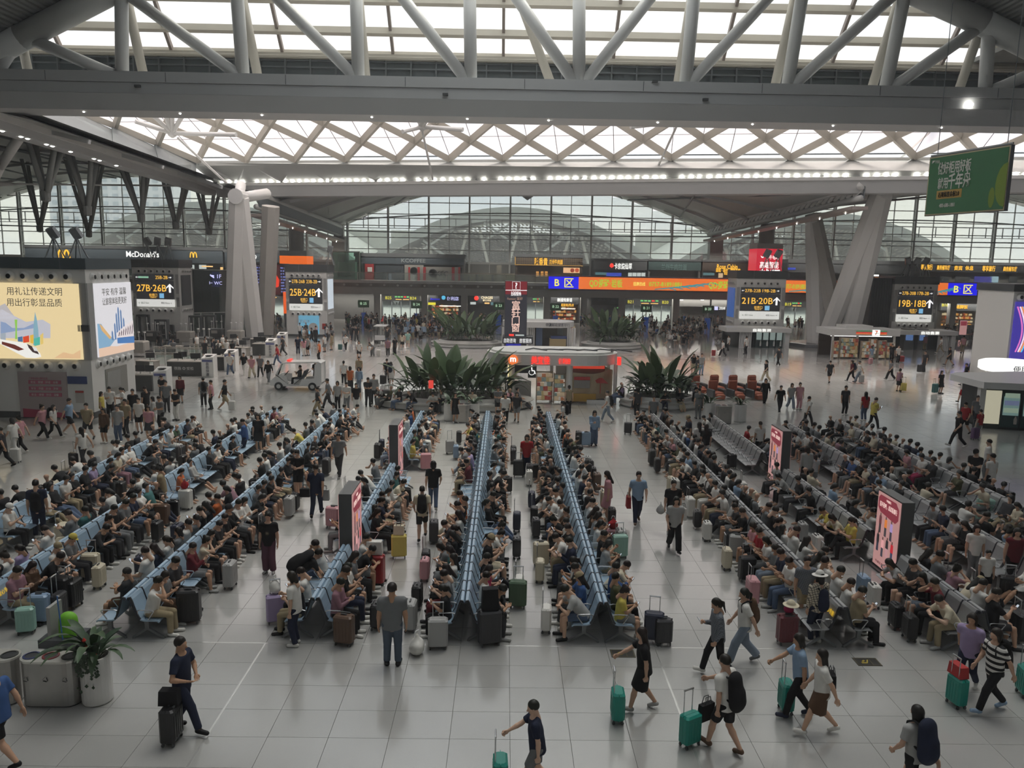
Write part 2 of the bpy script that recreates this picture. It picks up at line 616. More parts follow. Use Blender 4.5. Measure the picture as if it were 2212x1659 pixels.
for(a_,b_),gx,nm in(((al_,bl_),DXL,'left'),((ar_,br_),DXR,'right')):
 g0,g1 = Vector((gx(LZB),LYB,LZB)),Vector((gx(31.5),51.4,31.6))
 c0 = a_+(b_-a_)*((LZB-2-a_.z)/(b_.z-a_.z))
 c0.y = 51.2
 c1 = Vector((b_.x,51.2,32.4))
 struct('ceiling_cheek_'+nm,MB().slab([c0+Vector((0,0,.8)),g0,g1,c1],.2),deckm)
struct('ceiling_flat_left',MB().box(-100,al_.x,34,51.4,al_.z+0.9,al_.z+1.2),deckm)
struct('ceiling_flat_right',MB().box(ar_.x,110,34,60,ar_.z+0.9,ar_.z+1.2),deckm)
struct('ceiling_near_left',MB().box(-100,-24,-9,36,31.0,31.4),deckm)
struct('ceiling_near_right',MB().box(23.2,110,-9,36,31.0,31.4),deckm)
# ---------------------------------------------------------------- lantern glazing above the truss
sl = RAD(47)
def LP(x,t,off=0.0):
 return Vector((x,LYB-t*math.cos(sl)+off*math.sin(sl),LZB+t*math.sin(sl)+off*math.cos(sl)))
lantern = thing('rooflight','sloping glazed roof lantern of wide panes seen above the great truss','rooflight',(0,LYB,LZB))
ll = lantern.location.copy()
tt =[0,1.75,3.9,6.0,8.0,10.0]
xr_ =[-47.5+7.85*k for k in range(14)]
for t0,t1 in zip(tt[:-1],tt[1:]):
 for x0,x1 in zip(xr_[:-1],xr_[1:]):
  if max(abs(x0),abs(x1))>42 and t0>3:
   continue
  za,zb = LP(0,t0).z,LP(0,t1).z
  a0,a1,b0,b1 = max(x0+0.05,DXL(za)),min(x1-0.05,DXR(za)),max(x0+0.05,DXL(zb)),min(x1-0.05,DXR(zb))
  if a1-a0<0.2 or b1-b0<0.05:
   continue
  me = MB().slab([LP(a0,t0+0.03),LP(a1,t0+0.03),LP(b1,t1-0.03),LP(b0,t1-0.03)],0.03)
  me.build('pane',sky_pane,lantern,-ll)
for t in tt:
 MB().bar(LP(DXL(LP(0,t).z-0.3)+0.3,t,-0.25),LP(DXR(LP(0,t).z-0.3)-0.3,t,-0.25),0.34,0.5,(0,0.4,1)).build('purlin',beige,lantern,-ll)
for x in xr_:
 tm = max([q*0.25 for q in range(41)if DXL(LP(0,q*0.25).z)+0.4<x<DXR(LP(0,q*0.25).z)-0.4]or[0])
 if tm<0.6:
  continue
 MB().bar(LP(x,0.0,-0.2),LP(x,tm,-0.2),0.2,0.35,(0,1,1)).build('glazing_rib',mat('bronze_rib',(0.30,0.25,0.22),0.5),lantern,-ll)
 # flat crown of the lantern; unseen near panes tinted to set the foreground light
zc = LP(0,10).z
yc = LP(0,10).y
for x0,x1 in zip(xr_[3:-4],xr_[4:-3]):
 for y0,y1 in((-8.4,7),(7,21.5),(21.5,36.1)):
  MB().box(x0+0.05,x1-0.05,y0+0.05,y1-0.05,zc,zc+0.03).build('pane',dimming_pane,lantern,-ll)
 if abs(x0+x1)<70:
  MB().box(x0+0.05,x1-0.05,36.2,yc,zc,zc+0.03).build('pane',sky_pane,lantern,-ll)
 MB().box(x0-0.1,x0+0.1,-8.4,36.2,zc-0.3,zc-0.02).build('glazing_rib',steel,lantern,-ll)
 # dark upstand with service rail under the glass
ups = struct('wall_upstand',MB().box(-56,64,58.2,58.5,z_top+1.25,LZB-0.45),mat('upstand_panel',(0.10,0.12,0.13),0.5))
for k in range(64):
 x = -52+k*1.8
 MB().box(x-0.05,x+0.05,57.9,58.2,z_top,LZB-0.3).build('post',steel_d,ups)
for z in(LZB-0.55,LZB-1.0,LZB-1.9,z_top+1.1):
 MB().box(-56,64,57.95,58.1,z-0.05,z+0.05).build('rail',steel_d,ups)
MB().box(-56,64,57.6,58.6,LZB-0.45,LZB-0.1).build('cornice',beige,ups)
struct('ceiling_strip',MB().box(-60,66,58.3,60.5,LZB-0.1,LZB+0.2),deckm)
# ---------------------------------------------------------------- diagrid rooflight
A0,B0 = W(428,364,88.0),W(1976,346,75.5)
A0.z = B0.z = 19.1
u_ =(B0-A0).normalized()
v_ = Vector((u_.y,-u_.x,0))
if v_.y>0:
 v_ = -v_
DU,DV,DZ =(B0-A0).length/13,2.85,1.45
def NODE(i,j):
# the grid rises towards the ridge and flattens out
 z = 19.1+DZ*j-0.035*j*j
 return A0+u_*(DU*(i+0.5*(j%2)-(j//2)*0.0))+v_*(DV*j)+Vector((0,0,z-19.1))
grid = thing('diagrid_rooflight','diamond lattice rooflight of pale beams over milky panes beyond the truss','rooflight',A0)
ga = A0.copy()
I0,I1,J1 = -6,19,4
def in_grid(i,j):
 p = NODE(i,j)
 # the left side of the lattice runs back along the hall
 return i>=-((j+1)//2)
done = set()
def beam(a,b,w=0.38,h=0.62):
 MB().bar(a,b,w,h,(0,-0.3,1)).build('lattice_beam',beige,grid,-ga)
for j in range(0,J1):
 for i in range(I0,I1):
  s =(j%2)
  up_l,up_r =(i-1+s,j+1),(i+s,j+1)
  n0 =(i,j)
  for q in(up_l,up_r):
   if in_grid(*n0)and in_grid(*q):
    beam(NODE(*n0),NODE(*q))
    # diamond above node (i, j)
  top =(i,j+2)
  if j+2<=J1 and in_grid(*n0)and in_grid(*up_r):
   c =[NODE(*n0),NODE(*up_r),NODE(*top),NODE(*up_l)]
   cen = sum(c,Vector())/4
   lift = Vector((0,0.1,0.42))
   c2 =[cen.lerp(p,0.965)+lift for p in c]
   MB().slab(c2,0.03).build('pane',grid_pane,grid,-ga)
   if j<5:
    mb = MB()
    mb.tube(c2[0],c2[2],0.035,5).tube(c2[1],c2[3],0.035,5)
    mb.build('glazing_rod',steel_d,grid,-ga)
  if j==0 and in_grid(i,0):
  # half diamonds along the eaves
   c =[NODE(i,0),NODE(i+1,0),NODE(i,1)]
   cen = sum(c,Vector())/3
   lift = Vector((0,0.1,0.42))
   MB().slab([cen.lerp(p,0.95)+lift for p in c],0.03).build('pane',grid_pane,grid,-ga)
   # the lattice runs on, flatter, to the lantern upstand
for i in range(-2,18):
 a,b = NODE(i,J1),NODE(i+1,J1)
 lift = Vector((0,0.1,0.42))
 MB().slab([a+lift,b+lift,Vector((b.x,60.4,b.z+0.5)),Vector((a.x,60.4,a.z+0.5))],0.03).build('pane',grid_pane,grid,-ga)
 # eaves tube under the bottom nodes
mb = MB()
mb.bar(A0+Vector((0,0.5,-0.25)),A0+u_*(DU*19)+Vector((0,0.5,-0.25)),0.5,0.5)
mb.build('eaves_beam',steel,grid,-ga)
MB().bar(A0+Vector((0,0.3,0.35)),A0+u_*(DU*19)+Vector((0,0.3,0.35)),0.12,0.12).build('eaves_rail',steel_d,grid,-ga)
# tubular trees carrying the lattice
for hx,hy,feet in((372,288,((330,248),(352,236),(372,236),(402,236),(292,262),(510,291))),(912,274,((895,246),(912,240),(930,246),(870,284),(1000,280))),(1466,263,((1452,240),(1470,236),(1486,242),(1362,274))),(2015,268,((2000,240),(2020,238),(2040,244)))):
 hub = W(hx,hy,74)
 mb = MB()
 for fx,fy in feet:
  mb.tube(hub,W(fx,fy,72),0.2,8)
 mb.lathe([(0.1,-0.4),(0.38,-0.2),(0.38,0.2),(0.1,0.4)],10,hub)
 mb.build('strut_cluster',steel_w,grid,-ga,smooth=False)
for a,b in(((384,298),(490,396)),((912,282),(935,388)),((1462,272),(1410,384)),((2012,282),(1908,375))):
 MB().tube(W(*a,74),W(*b,80),0.11,6).build('stay_rod',steel_w,grid,-ga)
 # ---------------------------------------------------------------- white eaves beam with lamps
E0,E1 = W(463,404,91),W(2330,372,69.5)
E0.z = E1.z =(W(463,404,91).z+W(1915,385,73).z)/2
eaves = thing('eaves_beam','long white eaves beam with a row of small lamps under the diamond rooflight','beam',E0)
ea = E0.copy()
ed =(E1-E0).normalized()
en = Vector((ed.y,-ed.x,0))
if en.y>0:
 en = -en
def EP(s,n,z):
 return E0+ed*s+en*n+Vector((0,0,z))
LE =(E1-E0).length
def strip_box(mb,s0,s1,prof):
 n = len(prof)
 vs_ =[EP(s0,a,b)for a,b in prof]+[EP(s1,a,b)for a,b in prof]
 mb.add(vs_,[tuple(range(n-1,-1,-1)),tuple(range(n,2*n))]+[(i,(i+1)%n,n+(i+1)%n,n+i)for i in range(n)])
mb = MB()
strip_box(mb,0,LE,[(0,0.35),(0.15,0.3),(0.15,0.0),(-2.2,0.0),(-2.2,0.35)])
mb.build('lip',steel_w,eaves,-ea)
mb = MB()
strip_box(mb,0,LE,[(0.02,0.0),(-0.45,-1.15),(-2.1,-1.15),(-2.2,0.0)])
mb.build('fascia',clad,eaves,-ea)
lamp_me = MB().lathe([(0.06,-0.02),(0.15,0.03),(0.16,0.14),(0.08,0.22)],10).mesh('lamp',lampw,True)
rnd = random.Random(4)
s = 1.0
while s<LE-1:
 obj('lamp',lamp_me,eaves,EP(s,0.02,0.36)-ea)
 s+=rnd.choice([0.85,0.95,0.9,0.9,0.8,1.8])
 # left arm of the eaves beam, running back along the side of the rooflight
La,Lb,Lc = E0.copy(),W(424,387,84),W(-60,226,50)
Lc.z = 17.6
mb = MB()
for a,b in((La,Lb),(Lb,Lc)):
 mb.bar(a+Vector((0,0,-0.1)),b+Vector((0,0,-0.1)),0.5,0.75)
mb.build('side_arm',steel_w,eaves,-ea)
mb = MB()
for a,b in((La,Lb),(Lb,Lc)):
 mb.bar(a+Vector((-0.5,0,-0.75)),b+Vector((-0.5,0,-0.75)),1.3,0.6)
mb.build('side_fascia',clad,eaves,-ea)
for px,py in((22,268),(58,278),(70,281),(105,290),(116,293),(150,303),(195,317),(206,320),(240,331)):
 t =(px-424)/(-60-424)
 p = Lb.lerp(Lc,1-(1-t)**1.35)+Vector((-0.2,-0.1,-1.08))
 obj('lamp',lamp_me,eaves,p-ea)
 # sloping soffit between eaves beam and lattice, with crossing ribs
sof = MB()
sof.slab([EP(0,-0.1,0.35),EP(LE,-0.1,0.35),A0+u_*(DU*18)+Vector((0,0.6,-0.3)),A0+Vector((-1.0,0.6,-0.3))],0.15)
struct('ceiling_eaves_soffit',sof,soffit)
mb = MB()
for i in range(0,18):
 p = NODE(i,0)+Vector((0,0.3,-0.2))
 s =(p-E0).dot(ed)
 for q in(s-DU*0.48,s+DU*0.48):
  if 0<q<LE:
   MB().bar(p,EP(q,-0.05,0.45),0.22,0.22).build('rib',steel,eaves,-ea)
sd = MB()
for q in range(4):
 ja,jb = q,q+1
 pa,pb = A0+(NODE(-2,4)-A0)*(q/4),A0+(NODE(-2,4)-A0)*((q+1)/4)
 ra,rb = Lb.lerp(Lc,q/4),Lb.lerp(Lc,(q+1)/4)
 sd.slab([ra+Vector((0,0,0.3)),pa+Vector((-0.3,0.3,-0.2)),pb+Vector((-0.3,0,0.1)),rb+Vector((0,0,0.3))][::-1],0.2)
struct('ceiling_side_soffit',sd,mat('dark_gutter',(0.13,0.15,0.15),0.55))
# ---------------------------------------------------------------- barrel vaults towards the far wall
FY = 117.0
def spring(k,y):
 """x and height of valley line k at distance y"""
 t =(FY-y)/40.0
 return((-83,13.7+1.0*t),(-25.0-3.6*t,13.5+2.2*t),(30.6+4.2*t,13.5+2.2*t),(92,13.7+1.0*t))[k]
def vault_p(k,s,y):
 (xa,za),(xb,zb) = spring(k,y),spring(k+1,y)
 t = s*2-1
 zs = za+(zb-za)*s
 q = min(1,max(0,(y-84)/22))if k else 1
 crown = 17.3+3.0*q*q*(3-2*q)
 return Vector((xa+(xb-xa)*s,y,zs+(crown-zs)*(1-t*t)))
def vault_z(x,y=FY):
 for k in range(3):
  xa,xb = spring(k,y)[0],spring(k+1,y)[0]
  if xa<=x<=xb:
   return vault_p(k,(x-xa)/(xb-xa),y).z
 return 13.7
def eaves_y(x):
 t =(x-E0.x)/(E1.x-E0.x)
 return E0.y+(E1.y-E0.y)*t
for k in range(3):
 mb = MB()
 n,ny = 30,8
 def VY(s,q):
  x = vault_p(k,s,95).x
  y0 = max(min(eaves_y(x)+2.2,96),64)if k else 52
  return y0+(FY+1.5-y0)*q
 vs_,fs =[],[]
 for up in(0,0.5):
  for q in range(ny+1):
   for i in range(n+1):
    s = i/n
    vs_.append(vault_p(k,s,VY(s,q/ny))+Vector((0,0,up)))
 m_ =(n+1)*(ny+1)
 for q in range(ny):
  for i in range(n):
   a = q*(n+1)+i
   fs+=[(a,a+1,a+n+2,a+n+1),(m_+a,m_+a+n+1,m_+a+n+2,m_+a+1)]
 mb.add(vs_,fs)
 v = struct('ceiling_vault_%d'%(k+1),mb,soffit)
 for yy in((92,101,110)if k else(58,68,79,90,101,110)):
  mb = MB()
  pts =[vault_p(k,i/n,yy)-Vector((0,0,0.15))for i in range(n+1)if yy>VY(i/n,0)+0.5]
  for a,b_ in zip(pts[:-1],pts[1:]):
   mb.bar(a,b_,0.35,0.3)
  if len(pts)>1:
   mb.build('arch_rib',clad,v)
 for q in range(1,6):
  sa,sb = q/6.5,(q+0.9)/6.5
  for(p,r)in((sa,sb),(sb,sa)):
   MB().tube(vault_p(k,p,VY(p,0.05))-Vector((0,0,0.35)),vault_p(k,r,FY-1)-Vector((0,0,0.35)),0.12,6).build('strut',steel_d,v)
 for q in range(12):
  MB().bar(vault_p(k,(q+0.35)/12,FY-1.6)-Vector((0,0,0.25)),vault_p(k,(q+0.95)/12,FY-1.6)-Vector((0,0,0.25)),0.35,0.12).build('edge_trim',white,v)
struct('ceiling_corner',MB().box(92,110,60,119,14,34),soffit)
struct('ceiling_corner_left',MB().box(-100,-83,50,119,14,34),soffit)
# gap between the high roof and the vaults
struct('wall_left_gable',MB().box(-100,-57,51.5,52,18,34),soffit)
struct('wall_left_clerestory',MB().prism([(52,18.4),(90,20.5),(90,34),(52,34)],-58.2,-57.8,'x'),soffit)
# inverted peaks of the vault seen at the arch crowns
for px,py,Y in((1140,408,95),(2050,418,92)):
 p = W(px,py,Y)
 mb = MB()
 mb.add([p+Vector((-2.6,-1,0.8)),p+Vector((2.4,-1,0.8)),p+Vector((2.4,2.5,0.8)),p+Vector((-2.6,2.5,0.8)),p+Vector((-2.0,0,0)),p+Vector((2.0,0,0)),p+Vector((0,0.7,-1.3))],[(0,1,2,3),(0,4,6,5,1),(1,5,2),(2,5,6),(2,6,3),(3,6,4),(3,4,0)])
 o = mb.build('ceiling_baffle',mat('baffle_panel',(0.2,0.21,0.21),0.6))
 o['kind'] = 'structure'
 # ---------------------------------------------------------------- louvred valley trusses
def valley(label,n0,n1,f0,f1,Y0,Y1,nb):
 """n0,n1: near top/bottom photo points; f0,f1: far ones"""
 a,b = W(*n0,Y0),W(*f0,Y1)
 c,d = W(*n1,Y0),W(*f1,Y1)
 c.x,d.x = a.x,b.x
 t = thing('valley_truss',label,'truss',a)
 ta = a.copy()
 MB().tube(a,b,0.42,12).build('top_tube',steel_w,t,-ta,smooth=True)
 MB().tube(c,d,0.30,12).build('bottom_tube',steel,t,-ta,smooth=True)
 off = Vector((0,0,-0.9))
 MB().bar(c+off,d+off,1.6,0.3).build('soffit_tray',mat('rusty_tray',(0.42,0.36,0.33),0.5),t,-ta)
 MB().slab([a+Vector((0.35,0,0)),b+Vector((0.35,0,0)),d+Vector((0.35,0,0)),c+Vector((0.35,0,0))],0.1).build('backing',steel_d,t,-ta)
 sx = -1 if a.x>0 else 1
 for k in range(nb):
  q0,q1 =(k+0.1)/nb,(k+0.85)/nb
  p,r = a.lerp(b,q0),c.lerp(d,q1)
  MB().bar(p+Vector((-sx*0.1+0*sx,0,-0.2)),r+Vector((sx*0.15,0,0.2)),0.5,0.1,(1,0,0)).build('louver_blade',steel_w,t,-ta)
 for k in range(nb//4):
  p =(c+off).lerp(d+off,(k+0.5)/(nb//4))
  MB().lathe([(0.03,-0.1),(0.06,0)],8,p+Vector((0,0,-0.2))).build('downlight',lampw,t,-ta)
 return t
valley('louvred roof valley truss with pale tubes sloping down behind the A-shaped column',(552,418),(540,446),(736,491),(734,508),86,115.5,30)
valley('louvred roof valley truss with pale tubes sloping down from the crossed columns',(1862,400),(1862,428),(1532,488),(1534,507),74,115.5,34)
# ---------------------------------------------------------------- leaning concrete columns
conc = mat('white_concrete',(0.82,0.81,0.78),0.55,var=0.07,scale=0.5)
def leg(mb,a,b,ra,rb):
 mb.tube(a,b,ra,8,rb)
colL = thing('a_frame_column','white A-shaped leaning concrete column beside the train departure screen','column',W(515,748,80.0))
cl = colL.location.copy()
cl.z = 0
colL.location = cl
top = W(516,428,77.5)
for base,nm in((W(505,748,80),'leg'),(W(552,748,81),'leg')):
 base.z = 0
 MB().tube(base,top,0.95,8,0.98).build(nm,conc,colL,-cl)
b3 = W(574,748,86)
b3.z = 0
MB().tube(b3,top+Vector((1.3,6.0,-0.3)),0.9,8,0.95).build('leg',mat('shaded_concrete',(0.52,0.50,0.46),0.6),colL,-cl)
MB().tube(top+Vector((0,-1,0.1)),top+Vector((0,1.0,0.1)),0.75,12).build('pin_joint',steel_w,colL,-cl)
MB().tube(top,top+Vector((-.6,2.5,1.5)),0.5,10).build('head_strut',steel_w,colL,-cl,smooth=True)
MB().tube(top,top+Vector((1.2,5.0,0.9)),0.55,10).build('head_strut',steel_w,colL,-cl,smooth=True)
colR = thing('crossed_column','pair of crossing white concrete columns standing beside the corner shop kiosk','column',G(1772,749))
cr = colR.location.copy()
bA,bA2,bB,bB2 = G(1763,748),G(1776,750),G(1828,752),G(1818,752)
t1,t2 = W(1757,466,bA.y+4),W(1903,420,bA.y-6)
MB().tube(bA,t1,1.05,8,0.95).build('leg',conc,colR,-cr)
MB().tube(bA2,t2,0.90,8,1.12).build('leg',conc,colR,-cr)
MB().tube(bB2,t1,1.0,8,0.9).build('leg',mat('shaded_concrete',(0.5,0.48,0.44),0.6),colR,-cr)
MB().tube(bB,t2,1.05,8,1.12).build('leg',conc,colR,-cr)
MB().tube(t2+Vector((0,-1.2,0.3)),t2+Vector((0,0.9,0.3)),0.78,16).build('pin_joint',steel_w,colR,-cr)
MB().tube(t2,W(1882,392,t2.y+1),0.6,10).build('head_strut',steel_w,colR,-cr,smooth=True)
MB().tube(t2,W(1925,392,t2.y-2),0.55,10).build('head_strut',steel_w,colR,-cr,smooth=True)
MB().tube(t2,W(1850,398,t2.y+3),0.35,8).build('head_strut',steel_w,colR,-cr,smooth=True)
MB().lathe([(3.2,0),(3.2,0.35),(2.9,0.4)],8,(0,0.8,0)).build('plinth',mat('dark_granite',(0.18,0.18,0.19),0.25),colR)
# hanging V struts on the left
vm = mat('strut_grey',(0.32,0.34,0.33),0.5)
for k,(apex,Y,legs)in enumerate((((99,427),63.5,((53,281),(72,290),(121,301),(137,314))),((189,458),69.8,((139,311),(150,316),(197,345),(208,350))),((305,474),80,((258,357),(270,360),(311,365),(322,366))),((380,489),88.5,((348,375),(360,378),(397,402),(405,404))),((452,502),98,((425,410),(436,412),(462,416),(473,420))),((86,496),99,((52,365),(62,366),(98,420),(105,420))),((192,507),98,((160,405),(170,406),(205,408),(212,408))))):
 ap = W(*apex,Y)
 t = thing('v_strut','grey steel V-shaped roof strut, number %s from the hall\'s near side on the left'%['one','two','three','four','five','six','seven'][k],'strut',ap)
 t['label'] =['grey steel V strut closest to the great truss, over the left concourse','grey steel V strut, second back from the great truss on the left side','grey steel V strut pointing down above the burger restaurant sign','grey steel V strut, second left of the A-shaped column','grey steel V strut immediately left of the A-shaped column','grey steel V strut by the far glass wall above the floodlights','grey steel V strut by the far glass wall above the burger sign lettering'][k]
 t['group'] = 'V struts over the left concourse'
 for i,(x,y)in enumerate(legs):
  q = W(x,y,Y+(1.0 if i%2 else-1.0))
  for _ in range(60):
   if q.z>vault_z(q.x,q.y)+0.1:
    break
   q = q+(q-ap)*0.02
  MB().tube((0,0,0),q-ap,0.22,8).build('strut_tube',vm,t,smooth=True)
 MB().lathe([(0.1,-0.35),(0.35,-0.25),(0.4,0.5)],10).build('node',vm,t)
 # white props at far left
pr = thing('roof_prop','slanting white steel prop tube under the eaves beam at the left edge','prop',W(0,360,60))
MB().tube((0,0,0),W(52,282,58)-pr.location,0.35,10).build('tube',steel_w,pr,smooth=True)
MB().tube((0,0,0),W(-40,440,61)-pr.location,0.35,10).build('tube',steel_w,pr,smooth=True)
tr_ = thing('tie_rod','thin white horizontal tie rod running under the left side roof','rod',W(-30,397,70))
MB().tube((0,0,0),W(475,402,92)-tr_.location,0.09,6).build('rod',steel_w,tr_)
MB().tube((-0.5,0,0),W(30,398,72)-tr_.location,0.4,10,0.12).build('socket',steel_w,tr_,smooth=True)
# ---------------------------------------------------------------- far glass wall
ZG0 = 8.6
gw = struct('window_1',MB().box(-84,92,FY-0.15,FY+0.15,ZG0-0.3,ZG0),steel)
PX,PZ = 3.02,1.72
zrows =[ZG0+PZ*k for k in range(8)]
x = -84.0
ncol = 0
while x<91:
 xm = x+PX/2
 ztop = vault_z(xm)-0.05
 for z in zrows:
  z1 = min(z+PZ,ztop)
  if z1-z>0.3:
   MB().box(x+0.04,x+PX-0.04,FY-0.015,FY+0.015,z+0.03,z1-0.03).build('pane',win_pane,gw)
 zt = vault_z(x)-0.05
 if zt>ZG0+0.5:
  if ncol%2==0:
   mb = MB()
   mb.box(x-0.13,x+0.13,FY-0.75,FY-0.5,ZG0-2,zt)
   mb.box(x-0.10,x+0.10,FY-0.12,FY+0.05,ZG0-2,zt)
   z = ZG0
   while z<zt:
    mb.box(x-0.05,x+0.05,FY-0.55,FY-0.1,z,z+0.16)
    z+=PZ
   mb.build('mullion',steel,gw)
  else:
   MB().box(x-0.05,x+0.05,FY-0.12,FY+0.05,ZG0-2,zt).build('mullion',steel,gw)
 x+=PX
 ncol+=1
for z in zrows[1:]:
 for x0,x1 in((-83,-25),(-25,30.6),(30.6,92)):
  if z<13.7:
   a,b = x0,x1
  else:
   t = math.sqrt(max(0,1-(z-13.6)/6.7))
   m_ =(x0+x1)/2
   a,b = m_-t*(x1-x0)/2,m_+t*(x1-x0)/2
   if b-a<2:
    continue
  MB().box(a,b,FY-0.13,FY+0.06,z-0.06,z+0.06).build('transom',steel,gw)
  # curved wind girders and maintenance rail across the glass
for x0,x1 in((-83,-25),(-25,30.6),(30.6,92)):
 mb = MB()
 n = 16
 for zc_,hh in((14.2,1.6),(12.9,-0.2)):
  pts =[]
  for i in range(n+1):
   t = i/n*2-1
   pts.append((x0+(x1-x0)*i/n,FY-0.9,zc_+hh*(1-t*t)))
  for a,b in zip(pts[:-1],pts[1:]):
   mb.tube(a,b,0.09,6)
 mb.build('wind_girder',steel_d,gw)
 mb = MB()
 for i in range(24):
  xx = x0+(x1-x0)*(i+0.5)/24
  mb.box(xx-0.06,xx+0.06,FY+1.2,FY+1.3,13.4,15.0)
 mb.box(x0,x1,FY+1.2,FY+1.3,14.9,15.05)
 mb.box(x0,x1,FY+1.2,FY+1.3,13.4,13.5)
 mb.build('maintenance_rail',steel_d,gw)
 # ---------------------------------------------------------------- outdoors
struct('ground_outside',MB().box(-400,400,119,700,-0.4,-0.1),mat('outdoor_paving',(0.45,0.45,0.43),0.8,var=0.15,scale=0.05))
canm = mat('canopy_skin',(0.33,0.36,0.35),0.5,var=0.15,scale=0.1)
slatm = mat('canopy_slat',(0.62,0.62,0.57),0.5)
for k,(cx,hw,apx,lab)in enumerate(((1.5,29.2,1100,'arched grey platform canopy with white louvres outside the middle window bay'),(-57.3,29.2,220,'arched grey platform canopy outside the left window bay'),(61.5,30.4,1960,'arched grey platform canopy outside the right window bay'))):
 t = thing('platform_canopy',lab,'canopy',(cx,150,0),group='platform canopies outside')
 n = 40
 def cz(xx):
  q = xx/hw
  return 8.2+11.0*(1-q*q)
 vs_,fs =[],[]
 for i in range(n+1):
  xx = -hw+2*hw*i/n
  z = cz(xx)
  vs_+=[(xx,0,z),(xx,60,z+1.5),(xx,0,z-1.5-0.9*(1-(xx/hw)**2)),(xx,60,z)]
 for i in range(n):
  a,b = 4*i,4*i+4
  fs+=[(a,a+1,b+1,b),(a+2,b+2,b+3,a+3),(a,b,b+2,a+2)]
 MB().add(vs_,fs).build('shell',canm,t)
 MB().box(-hw,hw,38,38.3,-0.1,16).build('rear_screen',mat('canopy_rear',(0.42,0.44,0.40),0.7,var=0.3,scale=0.12),t)
 # the louvred soffit: rows of pale slats following the arch
 mb = MB()
 for r in range(16):
  y = 2+r*2.2
  for i in range(70):
   xx = -hw*0.93+2*hw*0.93*i/70
   z = cz(xx)-3.0-0.45*r
   if z>1.5 and(i+r*3)%11:
    mb.bar((xx,y,z),(xx+0.3,y+1.7,z-0.25),0.4,0.06,(0,0,1))
 o = mb.build('louver_slat',slatm,t)
 o['kind'] = 'stuff'
 for q in(-0.8,-0.45,-0.1,0.25,0.6,0.9):
  xx = q*hw
  MB().bar((xx,6,0),(xx+4,6,cz(xx+4)-3),0.9,0.5).build('raking_column',slatm,t)
  MB().bar((xx,6,0),(xx-4,6,max(3,cz(xx-4)-3)),0.9,0.5).build('raking_column',slatm,t)
 for q in range(9):
  xx = -hw*0.8+hw*1.6*q/8
  MB().bar((xx,1,cz(xx)-2.6),(xx+hw*0.2*(1 if q%2 else-1),1,cz(xx)-6.5),0.5,0.4).build('brace',canm,t)
apt = thing('apartment_block','pale distant apartment tower showing through the left glass wall','building',(-165,330,0))
MB().box(-26,26,0,18,0,44).build('wall',mat('pale_render',(0.62,0.66,0.72),0.7),apt)
wm_ = mat('distant_window',(0.35,0.42,0.5),0.3)
win_me = MB().box(-1.1,1.1,-0.2,0,-0.8,0.8).mesh('window',wm_)
for r in range(8):
 for c in range(12):
  obj('window',win_me,apt,(-23.5+c*4.2,0,18+r*3.2))
  # ================================================================== FAR FACADE
gold = em('gold_sign_light',(255,190,60),1.3)
wsign = em('white_sign_light',(255,255,250),1.3)
rsign = em('red_sign_light',(255,60,50),1.1)
gsign = em('green_sign_light',(120,220,120),0.9)
ysign = em('yellow_sign_light',(230,220,60),1.0)
bsign = em('blue_sign_light',(40,40,240),1.0)
warm = em('warm_shop_light',(255,205,130),1.0)
dimw = em('dim_menu_light',(210,220,215),0.8)
BY = 110.0
def BX(px,Y=BY):
 return W(px,610,Y).x
def BZ(px,py,Y=BY):
 return W(px,py,Y).z
ZT,ZB = BZ(900,607),BZ(900,637)
bal = struct('floor_mezzanine',MB().box(-84,92,BY+0.3,FY+0.4,ZT-0.7,ZT),mat('mezzanine_slab',(0.33,0.33,0.32),0.6))
MB().box(-84,92,BY,BY+0.5,ZT-0.38,ZT).build('coping',clad,bal)
MB().box(-84,92,BY+0.1,BY+0.5,ZT-0.95,ZT-0.38).build('spotlight_band',mat('band_brown',(0.20,0.185,0.165),0.5),bal)
MB().box(-84,92,BY+0.02,BY+0.6,ZB,ZT-0.95).build('fascia',mat('fascia_grey',(0.34,0.345,0.33),0.5),bal)
MB().box(-84,92,BY+0.6,FY,ZB,ZB+0.12).build('soffit',mat('mezzanine_soffit',(0.25,0.25,0.24),0.6),bal)
ring_me = MB().lathe([(0.16,0),(0.16,0.06),(0.09,0.08),(0.08,0.0)],10).mesh('spotlight',steel)
for k in range(88):
 o = obj('spotlight',ring_me,bal,(-78+k*1.9,BY+0.1,ZT-0.66))
 o.rotation_euler =(math.pi/2,0,0)
for k in range(42):
 x = -84+k*4.2
 MB().box(x+0.06,x+4.14,BY+0.1,BY+0.12,ZT+0.05,ZT+1.05).build('balustrade_pane',clear_glass,bal)
 MB().box(x-0.03,x+0.03,BY+0.08,BY+0.14,ZT,ZT+1.1).build('balustrade_post',steel,bal)
MB().box(-84,92,BY+0.06,BY+0.16,ZT+1.06,ZT+1.12).build('handrail',steel,bal)
